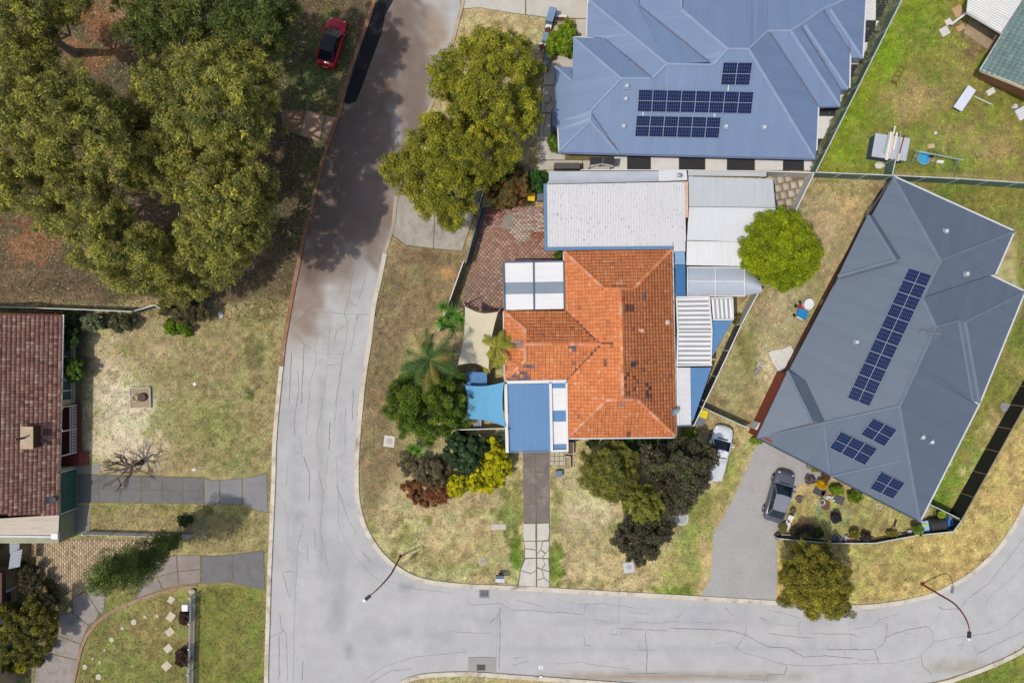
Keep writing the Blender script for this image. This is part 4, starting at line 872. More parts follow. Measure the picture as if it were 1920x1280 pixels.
metal_face(pf, [(1815,-3,2.3),(1812,23,2.3),(1877,62,2.6),(1917,0,2.6),(1955,-66,2.6),(1850,-70,2.3)], metal_mat('rusty_white', C(232,230,222), pitch=.2, depth=.02, dirt=C(120,70,52), dirt_amt=.5), .8, along=((1812,23),(1877,62)))
for q in ((1822,24),(1850,42),(1872,56)): MB().bar(W(q[0]+4,q[1]+4,0), W(q[0]+2,q[1]+2,2.25), .09, .09).build('post', m_white, pf)
MB().bar(W(1812,24,2.2), W(1877,63,2.45), .08, .14).build('beam', m_white, pf)
struct(MB().prism([W(1818,34),W(1880,72),W(1862,100),W(1806,62)], -.03, .04).build('patio_floor', M('sandy_patio', C(176,154,124), var=.15, scale=1.2)))
# ---------------------------------------------------------------- roofs and covers around the orange house
bl_sheet = metal_mat('blue_patio_sheet', C(92,138,182), pitch=.25, var=.05, depth=.0025)
bl_light = metal_mat('pale_blue_sheet', C(136,172,204), pitch=.25, var=.06, depth=.006)
wh_sheet = metal_mat('white_sheet', C(240,238,234), pitch=.2, var=.03, depth=.006)
gy_sheet = metal_mat('grey_sheet', C(136,150,160), pitch=.2, var=.05, depth=.006)
lg_sheet = metal_mat('light_grey_sheet', C(206,210,210), pitch=.1, var=.04, depth=.006)
wh_worn = metal_mat('worn_white_sheet', C(228,228,228), pitch=.1, var=.04, depth=.006, dirt=C(196,196,198), dirt_amt=.6)
wh_flake = metal_mat('flaking_white_sheet', C(218,216,214), pitch=.22, var=.03, depth=.007, flakes=C(110,100,96), dirt=C(200,198,196), dirt_amt=.5)
m_bluef = M('blue_fascia', C(104,140,174), var=.06)
def posts(parent, pts, z, mat=None, w=.1):
    for x, y, zt in [(p[0],p[1],z) for p in pts]:
        q = W(x,y,zt); MB().box((q.x,q.y,zt/2-.03),(w,w,zt-.02)).build('post', mat or m_white, parent)
def strip_roof(parent, q, n, pick, names='roof_panel', th=.04):
    """n panels between edges a-b and d-c of a pixel quad with heights; pick(i) gives the material"""
    a,b,c,d = [np.array(p,float) for p in q]
    for i in range(n):
        t0, t1 = i/n, (i+1)/n; pp = [a*(1-t0)+d*t0, b*(1-t0)+c*t0, b*(1-t1)+c*t1, a*(1-t1)+d*t1]
        P = [P3(x) for x in pp]; dirv = P[1]-P[0]; g = fit_plane(P); uv_poly(names, P, (dirv.x*.01, dirv.y*.01), pick(i), parent, th)
t = thing('carport', 'white and grey striped carport roof left of the orange main roof', 'carport', W(1000,536,0))
pk = lambda i: gy_sheet if 5 <= i <= 7 else wh_sheet
strip_roof(t, [(945,493,2.45),(999,492,2.5),(1000,580,2.5),(946,581,2.45)], 12, pk); strip_roof(t, [(1002,492,2.5),(1056,491,2.55),(1057,579,2.55),(1003,580,2.5)], 12, pk)
for a_, b_ in (((944,491),(946,582)),((1000.5,491),(1001.5,581)),((944,491),(1057,489.5)),((1057,490),(1058,580))): MB().bar(W(*a_,2.52), W(*b_,2.52), .12, .14).build('beam', M('slate_blue_beam', C(92,108,134)), t)
posts(t, [(948,496),(948,578)], 2.4, M('slate_blue_beam', None))
t = thing('carport', 'blue sheet carport with white fascia over the front driveway', 'carport', W(1004,780,0))
metal_face(t, [(952,720,2.5),(1030,719,2.5),(1032,844,2.42),(955,845,2.42)], bl_sheet, .38, along=((990,845),(990,720)))
A_ = [(1034,717,2.48),(1060,717,2.48),(1062,842,2.42),(1037,843,2.42)]
strip_roof(t, A_, 24, lambda i: bl_sheet if i < 2 or 10 <= i <= 13 or i >= 22 else wh_sheet)
for a_, b_, w in (((948,716),(951,848),.26),((947,716.5),(1063,714.5),.26),((1032,716),(1034.5,846),.22),((1062,715),(1064,846),.16)): MB().bar(W(*a_,2.54), W(*b_,2.54), w, .2).build('fascia', m_white, t)
MB().bar(W(1034,845,2.52), W(1064,844,2.52), .16, .18).build('fascia', m_white, t); MB().bar(W(950,847,2.45), W(1033,846,2.45), .1, .1).build('gutter', m_bluef, t)
posts(t, [(952,842),(1032,841),(1062,840),(951,722)], 2.4)
t = thing('shed', 'long shed with flaking white metal roof and blue gutters', 'shed', W(1154,405,0))
metal_face(t, [(1022,346,2.95),(1284,341,2.95),(1286,452,2.68),(1262,454,2.68),(1262,463,2.66),(1024,465,2.66)], wh_flake, .66, along=((1150,465),(1150,345)))
metal_face(t, [(1263,454,2.68),(1285,452,2.68),(1285,471,2.64),(1263,471,2.64)], wh_flake, .66, along=((1270,471),(1270,454)))
MB().bar(W(1021.5,345,2.97), W(1023,468,2.7), .2, .2).build('fascia', m_bluef, t); MB().bar(W(1021,466.5,2.68), W(1261,464.5,2.68), .26, .2).build('gutter', m_bluef, t)
MB().bar(W(1287,341,2.97), W(1287.5,408,2.8), .24, .1).build('barge_board', M('peach_board', C(222,182,152)), t)
MB().prism(inset([W(x,y,2.6).xy for x,y in ((1022,346),(1284,341),(1286,466),(1024,466))], .35), -.05, 2.55).build('wall', m_render, t)
t = thing('shade_cloth', 'pale grey sagging shade cloth strip above the white shed', 'shade cloth', W(1130,332,0))
mb = MB(); n = 26
for i in range(n+1):
    for j in range(5):
        u = i/n; v = j/4; x = 1029+206*u-(5*(1-u)**6 if j == 4 else 0); y = 321+(24-5*u)*v*(1)+(0); z = 2.55-.18*math.sin(math.pi*v)+.05*math.sin(u*19+v*4)+.03*math.sin(u*41-v*7)
        mb.v.append(tuple(W(x,y,z))); mb.c.append((1,1,1))
mb.f = [(i*5+j,i*5+j+1,(i+1)*5+j+1,(i+1)*5+j) for i in range(n) for j in range(4)]
o_ = mb.build('cloth', M('grey_cloth', C(192,196,202), var=.05, rough=.9), t, smooth=True); posts(t, [(1032,322),(1130,321),(1228,321)], 2.5, m_steel, .06)
t = thing('flat_roof', 'small white flat roof piece holding a silver flue', 'roof', W(1260,330,0))
metal_face(t, [(1235,320,2.6),(1287,318.5,2.6),(1289,338,2.6),(1235,340,2.6)], wh_worn, .8, along=((1260,340),(1260,320))); posts(t, [(1240,325),(1284,324)], 2.5)
p = W(1271,331,2.6); MB().tube([p,p+Vector((0,0,.5))], .09, 10).lathe(p+Vector((0,0,.5)), [(.2,0),(.18,.06),(.03,.14)], 12).build('flue', m_steel, t)
def roof_piece(label, pts, mat, along, z_post=2.4, name='patio_cover', width=.8, pp=None, wallm=None):
    c = np.mean([p[:2] for p in pts],0); t = thing(name, label, 'patio roof', W(c[0],c[1],0)); metal_face(t, pts, mat, width, along=along)
    posts(t, pp or [(p[0]+(c[0]-p[0])*.08, p[1]+(c[1]-p[1])*.1) for p in pts[:4]], min(p[2] for p in pts)-.05); return t
roof_piece('narrow grey metal strip roof along the top boundary', [(1290,320,2.5),(1437,322.5,2.5),(1437,331,2.45),(1290,329.5,2.45)], gy_l := metal_mat('pale_strip', C(196,196,192), pitch=.3, depth=.01), ((1290,325),(1437,326)))
roof_piece('light grey corrugated patio roof beside the flaking white shed', [(1291,331,2.75),(1449,335.5,2.75),(1454,389,2.6),(1292,387,2.6)], metal_mat('patio_grey', C(196,200,200), pitch=.1, var=.04, depth=.006), ((1370,389),(1370,333)))
t = roof_piece('white corrugated patio roof with a dent, partly under the lime green tree', [(1292,388,2.62),(1454,390,2.62),(1452,455,2.75),(1288,450,2.75)], wh_worn, ((1370,450),(1370,390)))
roof_piece('lower white patio roof with peeling right edge', [(1288,451.5,2.55),(1393,453.5,2.55),(1392,499,2.4),(1287,497,2.4)], metal_mat('peeling_white', C(236,236,234), pitch=.1, var=.03, depth=.01, dirt=C(190,150,140), dirt_amt=.35), ((1340,497),(1340,452)))
t = thing('patio_cover', 'arched translucent grey patio roof with white ribs', 'patio roof', W(1340,527,0))
m_poly = M('grey_polycarbonate', C(190,196,204), rough=.25, var=.05, spec=.5)
def arch(x0,x1,y0,y1,ya,yb,nm):
    mb = MB(); n = 12
    for i in range(n+1):
        v = i/n
        for k, x in enumerate((x0,x1)): yy = (y0+(y1-y0)*v) if k == 0 else (ya+(yb-ya)*v); mb.v.append(tuple(W(x,yy,2.35+.45*math.sin(math.pi*v)))); mb.c.append((1,1,1))
    mb.f = [(2*i,2*i+1,2*i+3,2*i+2) for i in range(n)]; return mb.build(nm, m_poly, t, smooth=True)
arch(1289,1341,501,554,501,554,'roof_panel'); arch(1342,1396,501,554,502,554,'roof_panel'); arch(1397,1428,502,554,530,548,'roof_panel')
for x in (1289,1341.5,1396.5):
    MB().tube([W(x,501+53*k/10,2.38+.45*math.sin(math.pi*k/10)) for k in range(11)], .045, 5).build('rib', m_white, t)
for y_, z_ in ((501,2.38),(527,2.84),(554.5,2.38)): MB().bar(W(1288,y_,z_), W(1397,y_+.5,z_), .08, .06).build('purlin', m_white, t)
posts(t, [(1290,503),(1290,552),(1395,503),(1395,552)], 2.3, None, .07)
roof_piece('pale blue sheet of the side walkway roof', [(1265,471,2.5),(1284,471,2.5),(1284.5,496,2.5),(1265.5,496,2.5)], bl_light, ((1265,480),(1284,480)), name='walkway_roof', width=.4)
roof_piece('deep blue sheet of the side walkway roof', [(1266,497,2.48),(1285,497,2.48),(1285.5,555,2.48),(1266.5,555,2.48)], metal_mat('deep_blue_sheet', C(58,116,164), pitch=.25, depth=.006), ((1266,520),(1285,520)), name='walkway_roof', width=.4)
st_g = metal_mat('stripe_grey', C(164,164,164), pitch=.2, depth=.006); st_w = metal_mat('stripe_white', C(244,242,238), pitch=.2, depth=.006)
t = thing('patio_cover', 'white and grey horizontally striped patio roof right of the tiles', 'patio roof', W(1300,620,0))
strip_roof(t, [(1270,559,2.6),(1328,558,2.6),(1333,619,2.75),(1272,619,2.75)], 14, lambda i: st_g if i%2 else st_w); strip_roof(t, [(1272,620,2.75),(1333,620,2.75),(1331,682,2.6),(1271,682,2.6)], 14, lambda i: st_g if i%2 == 0 else st_w)
for a_, b_ in (((1268.5,557,2.62),(1271,620,2.78)),((1271,620,2.78),(1269.5,686,2.62)),((1329.5,557,2.62),(1334.5,620,2.78)),((1334.5,620,2.78),(1332.5,684,2.62)),((1268,557,2.62),(1330,556.5,2.62)),((1269,685,2.62),(1335,684,2.62)),((1271,619.7,2.8),(1334.5,619.7,2.8))): MB().bar(W(*a_), W(*b_), .12, .12).build('frame_bar', m_white, t)
posts(t, [(1271,562),(1328,561),(1271,680),(1330,679)], 2.5)
t = thing('patio_cover', 'small patio roof with vertical white and grey stripes', 'patio roof', W(1354,578,0))
strip_roof(t, [(1334,561,2.6),(1337,597,2.6),(1373,597,2.6),(1371,560,2.6)], 9, lambda i: st_g if i%2 else st_w)
for a_, b_ in (((1332,559),(1373,558)),((1373,558),(1374.5,599)),((1336,599),(1375,599))): MB().bar(W(*a_,2.63), W(*b_,2.63), .12, .12).build('frame_bar', m_white, t)
posts(t, [(1371,562),(1372,595)], 2.5)
roof_piece('blue triangular patio roof right of the striped one', [(1335.5,601,2.5),(1374,600.5,2.5),(1352,638,2.5),(1337,666,2.5),(1334,666,2.5)], bl_sheet, ((1337,630),(1370,630)), width=.38)
roof_piece('blue lower triangular patio roof against the dark side fence', [(1295,689,2.5),(1334,689,2.5),(1300,787,2.5),(1296.5,790,2.5)], bl_sheet, ((1297,730),(1320,730)), width=.38)
t = roof_piece('narrow white sheet roof along the right eave of the tiles', [(1270,689,2.52),(1294.5,689,2.52),(1296,796,2.48),(1272,797,2.48)], metal_mat('off_white_sheet', C(226,224,224), pitch=.18, depth=.008), ((1272,740),(1294,740)), width=.5)
MB().bar(W(1269.5,688,2.5), W(1271.5,797,2.5), .14, .16).build('fascia', m_white, t); MB().bar(W(1270,798,2.48), W(1298,797,2.48), .1, .12).build('gutter', gut_b, t)
# brick paved yard
def brick_field(name, poly, base_cols, ang, bw, bl, seed, z=.02, gap=.012, patches=()):
    """every paver as geometry, laid in running bond"""
    rr = np.random.default_rng(seed); P = [W(*p) for p in poly]; pl = [(p.x,p.y) for p in P]
    jo = struct(MB().prism(P, -.05, z-.012).build(name, M(name+'_joint', C(136,112,92), var=.2, scale=2, fine=.3)))
    cx = sum(p[0] for p in pl)/len(pl); cy = sum(p[1] for p in pl)/len(pl); ca, sa = math.cos(ang), math.sin(ang)
    r_ = 1+max(math.hypot(p[0]-cx,p[1]-cy) for p in pl)
    V_ = []; U = np.arange(-r_, r_, bl); T = np.arange(-r_, r_, bw)
    A, B = np.meshgrid(U, T); A = A+(np.arange(len(T))%2)[:,None]*bl/2; A = A.ravel(); B = B.ravel()
    X = cx+A*ca-B*sa; Y = cy+A*sa+B*ca; k = inside(X, Y, pl); X = X[k]; Y = Y[k]; m = len(X)
    hz = z+rr.normal(0,.004,m); a_ = bl/2-gap; b_ = bw/2-gap; vs = []
    for zz in (0,1):
        for (sx,sy) in ((-1,-1),(1,-1),(1,1),(-1,1)):
            vs.append(np.stack([X+sx*a_*ca-sy*b_*sa, Y+sx*a_*sa+sy*b_*ca, hz-(.03 if zz == 0 else 0)],1))
    Vt = np.stack(vs,1).reshape(-1,3); Q = np.array([(4,5,6,7),(0,1,5,4),(1,2,6,5),(2,3,7,6),(3,0,4,7)]); Fc = (np.arange(m)[:,None,None]*8+Q[None]).reshape(-1,4)
    pk = rr.choice(len(base_cols), m, p=np.array([c[1] for c in base_cols])/sum(c[1] for c in base_cols)); cc = np.array([c[0] for c in base_cols])[pk]*(1+rr.normal(0,.09,m))[:,None]
    fx_ = X/PXM+960; fy_ = 640-Y/PXM; nn = fbm(fx_, fy_, 30, 1)-.5
    for (x,y,rx,ry,c,pr) in patches:
        s_ = (np.hypot((fx_-x)/rx,(fy_-y)/ry)+nn*1.2 < 1)&(rr.random(m) < pr); cc[s_] = np.array(c)*(1+rr.normal(0,.08,s_.sum()))[:,None]
    mesh_np('paver', Vt, Fc, M('paver_face', (1,1,1), attr=True, var=.08, scale=.8, fine=.1, fscale=14), jo, colors=np.repeat(cc,8,0), kind='stuff'); return jo
brick_field('brick_paving', [(910,388),(1020,388),(1022,470),(1058,470),(1058,492),(943,492),(943,585),(872,580),(868,560),(893,470)], [(C(178,136,116),4),(C(188,146,124),3),(C(166,122,104),3),(C(186,158,138),2)], .06, .20, .36, 3,
   patches=[(990,420,40,28,C(196,180,162),.75),(1010,445,16,14,C(160,98,78),.8),(905,545,35,40,C(160,132,118),.7),(920,400,30,16,C(168,104,88),.7),(1000,392,25,10,C(176,140,140),.7),(925,500,40,20,C(178,146,120),.4)])
struct(MB().prism([W(946,402),W(963,401),W(955,431),W(940,427)], -.03, .03).build('concrete_pad', M('grey_pad', C(150,142,130), var=.1)))
brick_field('cream_paving', [(60,1010),(170,1010),(350,1012),(300,1046),(250,1062),(215,1090),(172,1098),(136,1122),(110,1095),(70,1060)], [(C(198,172,134),4),(C(206,182,146),3),(C(184,156,120),2),(C(168,142,110),1)], 1.57, .20, .36, 4)
brick_field('slab_paving', [(1448,330),(1520,332),(1490,400),(1452,395)], [(C(200,190,168),3),(C(190,178,154),2)], .2, .7, .7, 6, gap=.05)
struct(MB().prism([W(146,842),W(166,842),W(166,868),W(188,868),W(188,888),W(146,888)], -.03, .025).build('side_path', M('greenish_slab', C(158,154,136), var=.1)))
struct(MB().prism([W(142,946),W(170,948),W(168,1000),W(142,1000)], -.03, .022).build('apron_slab', M('grey_slab', C(146,142,132), var=.12)))
struct(MB().prism([W(143,625),W(152,625),W(156,845),W(143,845)], -.03, .05).build('garden_edge', M('edge_soil', C(128,112,88), var=.2)))
# chequered path round the blue house
ck = struct(MB().prism([W(1150,278),W(1528,280),W(1560,190),W(1600,90),W(1600,-80),W(1690,-80),W(1620,100),W(1532,292),W(1526,321),W(1150,320)], -.05, .012).build('chequered_path', joint))
ck_w = M('white_slab', C(236,234,230), var=.04, scale=1, fine=.05, dirt=C(200,196,186), dirt_amt=.35); ck_b = M('black_slab', C(54,54,58), var=.08, scale=1, fine=.2, fscale=12)
xs_ = [1151,1176,1220,1273,1322,1363,1415,1468,1507,1527]
for i in range(len(xs_)-1): slabs(ck, [[(xs_[i]+.4,280),(xs_[i+1]-.4,280),(xs_[i+1]-.4,319.5),(xs_[i]+.4,319.5)]], .03, ck_b if i%2 else ck_w, gap=.004)
z4 = lambda l: [(1440+x/2.998, y/2.998) for x, y in l]
for l, m_ in ((([(200,655),(370,655),(310,780),(200,780)]),ck_w),([(200,782),(308,782),(270,835),(262,880),(200,880)],ck_b),([(230,600),(402,600),(372,652),(230,652)],ck_b),([(300,508),(445,508),(404,598),(300,598)],ck_w),([(380,365),(515,365),(448,505),(380,505)],ck_b),([(380,325),(535,325),(517,362),(380,362)],ck_w),([(450,240),(578,240),(537,322),(450,322)],ck_w),([(450,118),(604,118),(602,180),(580,237),(450,237)],ck_b),([(606,118),(645,118),(604,178)],ck_w),([(450,0),(606,0),(604,115),(450,115)],ck_w),([(608,0),(695,0),(646,115),(607,115)],ck_b),([(450,-120),(608,-120),(608,-3),(450,-3)],ck_b),([(610,-120),(740,-120),(696,-3),(610,-3)],ck_w)):
    slabs(ck, [z4(l)], .03, m_, gap=.006)
# ---------------------------------------------------------------- fences
def fence(label, pts, h, mat, capm=None, panel=2.35, name='metal_fence', cat='fence', ribs=True, th=.03):
    """pts: pixels of the top edge, at height h; ribbed infill panels between posts under a top rail"""
    T = [W(p[0],p[1],h) for p in pts]; t = thing(name, label, cat, (T[0].x,T[0].y,0))
    for a_, b_ in zip(T[:-1], T[1:]):
        L = (b_-a_).xy.length; n = max(1, round(L/panel)); d = Vector(((b_-a_).x,(b_-a_).y,0)).normalized(); s = Vector((-d.y,d.x,0))
        for i in range(n):
            p0 = a_+(b_-a_)*(i/n); p1 = a_+(b_-a_)*((i+1)/n); l_ = (p1-p0).xy.length
            k = max(2,int(l_/.11)); mb = MB(); vs = []
            for j in range(k+1):
                q = p0+(p1-p0)*(j/k); off = s*((.018 if j%2 else -.018) if ribs else 0)
                vs += [Vector((q.x,q.y,.03))+off, Vector((q.x,q.y,h-.04))+off]
            mb.add(vs, [(2*j,2*j+2,2*j+3,2*j+1) for j in range(k)]); mb.build('panel', mat, t)
            MB().box((p0.x,p0.y,h/2-.02),(.07,.07,h),math.atan2(d.y,d.x)).build('post', capm or mat, t)
            MB().bar((p0.x,p0.y,h-.02),(p1.x,p1.y,h-.02),.075,.05).build('top_rail', capm or mat, t)
    MB().box((T[-1].x,T[-1].y,h/2-.02),(.07,.07,h)).build('post', capm or mat, t); return t
m_fgreen = M('green_fence', C(96,122,110), var=.08, scale=1, rough=.5); m_fcap = M('pale_rail', C(206,214,206), rough=.5)
m_fwhite = M('white_fence', C(206,206,202), var=.06, rough=.6); m_navy = M('navy_fence', C(58,66,84), var=.1, rough=.45); m_mono = M('charcoal_fence', C(40,44,46,.8), var=.08, rough=.6)
fence('green metal fence along the chequered path of the blue house', [(1722,-70),(1691,0),(1612,158),(1530,322)], 1.8, m_fgreen, m_fcap)
fence('long green metal fence across the back lawn under the swing', [(1530,323),(1675,329),(1800,335),(1965,346)], 1.8, m_fgreen, m_fcap)
fence('short pale rail fence stub between hutch and grey roof', [(1680,297),(1673,329)], 1.6, m_fgreen, m_fcap, panel=2)
fence('white boundary fence above the patio roofs', [(1090,318.5),(1290,319),(1437,321),(1526,324)], 1.8, m_fwhite, m_white)
fence('pale grey side fence running behind the lime green tree', [(1526,326),(1478,424),(1426,541),(1391,607)], 1.8, m_fwhite, m_white)
fence('dark navy side fence beside the blue patio roofs', [(1390,609),(1345,706),(1301,798)], 1.8, m_navy, m_white)
fence('low grey fence behind the white car', [(1316,763),(1404,803)], 1.5, M('grey_fence', C(150,148,140)), M('pale_rail', None))
fence('charcoal fence along the right boundary lawn', [(1962,690),(1922,762),(1803,975)], 1.8, m_mono, M('rail_tan', C(150,138,120)))
fence('charcoal fence below the blue barrel, short return', [(1803,976),(1788,996),(1731,1002)], 1.2, m_mono, M('pale_rail', None))
fence('short fence between house and charcoal boundary fence', [(1741,944),(1803,974)], 1.5, M('dark_stained_fence', C(84,72,60), var=.2), M('pale_rail', None))
fence('low charcoal fence in front of the potted garden', [(1731,1001),(1640,1018),(1560,1018),(1458,1009)], .95, m_mono, M('pale_rail', None))
fence('pale boundary fence above the red tiled house', [(-60,574),(60,577),(150,580),(246,584)], 1.7, M('sage_fence', C(120,132,112)), M('pale_rail', None))
fence('slanted green fence end beside the shrubs', [(246,584),(290,572),(306,582)], 1.4, m_fgreen, m_fcap)
fence('grey timber fence along the brick paving under the street tree', [(913,336),(898,386)], 1.7, M('grey_timber', C(118,108,98), var=.2), M('pale_rail', None))
t = fence('dark blue sliding gate along the brick paving', [(904,387),(888,440),(874,492)], 1.7, m_navy, M('slate_blue_beam', None), name='sliding_gate', cat='gate')
MB().bar(W(910,390,.1), W(880,494,.1), .3, .1).build('track', M('gate_track', C(112,104,96)), t)
fence('dark fence with white capping continuing to the palm', [(869,490),(839,574),(822,620)], 1.7, m_mono, m_white)
fence('white rail fence behind the yellow bush', [(838,806),(948,803)], 1.3, M('shaded_white', C(188,184,176)), m_white)
# picket fences, bottom left
def pickets(label, a, b, h, n, name='picket_fence', wd_=.07):
    A, B = W(*a), W(*b); t = thing(name, label, 'fence', A); d = (B-A).normalized(); an = math.atan2(d.y,d.x)
    me = None
    for i in range(n):
        p = A+(B-A)*(i/(n-1)); 
        if me is None:
            o = MB().box((p.x,p.y,h/2),(wd_,.025,h),an).build('picket', m_white, t); me = o.data; base = p
        else:
            o = bpy.data.objects.new('picket', me); COL.objects.link(o); o.parent = t; o.location = p-base
    for z_ in (.2,h*.8): MB().bar(A+Vector((0,0,z_)), B+Vector((0,0,z_)), .04, .07).build('rail', m_white, t)
    k = max(2,int((B-A).length/2.2))
    for i in range(k+1): p = A+(B-A)*(i/k); MB().box((p.x,p.y,h/2+.05),(.1,.1,h+.1),an).build('post', m_white, t)
pickets('white picket fence beside the stepping stone lawn', (367,1112), (362,1300), 1.1, 62)
pickets('low white slatted fence beside the cream paving', (168,996), (362,1002), 1.0, 70)
# ---------------------------------------------------------------- shade sails and cubby
def sail(label, cs, mat, sag=.16, n=14):
    P = [P3(p) for p in cs]; c = sum(P,Vector())/4; t = thing('shade_sail', label, 'shade sail', (c.x,c.y,0)); mb = MB()
    for i in range(n+1):
        for j in range(n+1):
            u = i/n; v = j/n; q = (P[0]*(1-u)+P[1]*u)*(1-v)+(P[3]*(1-u)+P[2]*u)*v
            cu = 4*u*(1-u); cv = 4*v*(1-v)
            # edges pull inwards between the corners
            mid = c; e = max(0,(cu*(1-cv)**2), (cv*(1-cu)**2)); q = q+(mid-q)*sag*e; q.z -= .12*cu*cv; q.z += .015*math.sin(u*23+v*7)*cv
            mb.v.append(tuple(q)); mb.c.append((1,1,1))
    k = n+1; mb.f = [(i*k+j,(i+1)*k+j,(i+1)*k+j+1,i*k+j+1) for i in range(n) for j in range(n)]
    mb.build('cloth', mat, t, smooth=True)
    for p in P:
        o = p+(p-c).normalized()*.35; MB().tube([p,o], .015, 4).build('rope', m_white, t); MB().tube([Vector((o.x,o.y,0)),Vector((o.x,o.y,p.z+.1))], .05, 8).build('post', M('timber_post', C(112,96,80)), t)
    return t
sail('cream shade sail between the palms and the orange roof', [(872,574,2.9),(934,584,2.6),(916,692,2.7),(858,685,2.9)], M('cream_sail', C(226,212,178), rough=.9, var=.03), sag=.14)
sail('bright blue shade sail left of the blue carport', [(872,722,2.5),(945,716,2.9),(948,800,2.8),(873,785,2.5)], M('blue_sail', C(106,172,208), rough=.8, var=.04), sag=.12)
t = thing('cubby_house', 'small blue topped cubby between the two shade sails', 'cubby house', W(893,712,0))
MB().prism([W(876,698,1.6).xy,W(912,699,1.6).xy,W(912,726,1.6).xy,W(876,723,1.6).xy], 0, 1.5).build('wall', M('cubby_wall', C(206,196,176)), t)
MB().slab([W(875,697,1.62),W(913,698,1.6),W(913,727,1.6),W(875,724,1.62)], .06).build('roof', M('cubby_blue', C(96,144,196), var=.08), t)
MB().box(W(871,712,.9),(.5,1.2,.06)).build('shelf', m_white, t)
mb = MB(); [mb.bar(W(886+3*k,690+0*k,.5), W(886+3*k,696,1.2), .06, .04) for k in range(3)]; mb.build('ladder', m_white, t)
t = thing('garden_bench', 'weathered grey metal bench by the white rail fence', 'bench', W(893,793,0))
for k in range(4): MB().box(W(889+4*k,793,.5),(.16,.85,.05)).build('slat', M('grey_slat', C(168,172,178), var=.15), t)
for q in ((887,786),(887,800),(901,786),(901,800)): MB().bar(W(*q,0), W(*q,.48), .05, .05).build('leg', m_steel, t)
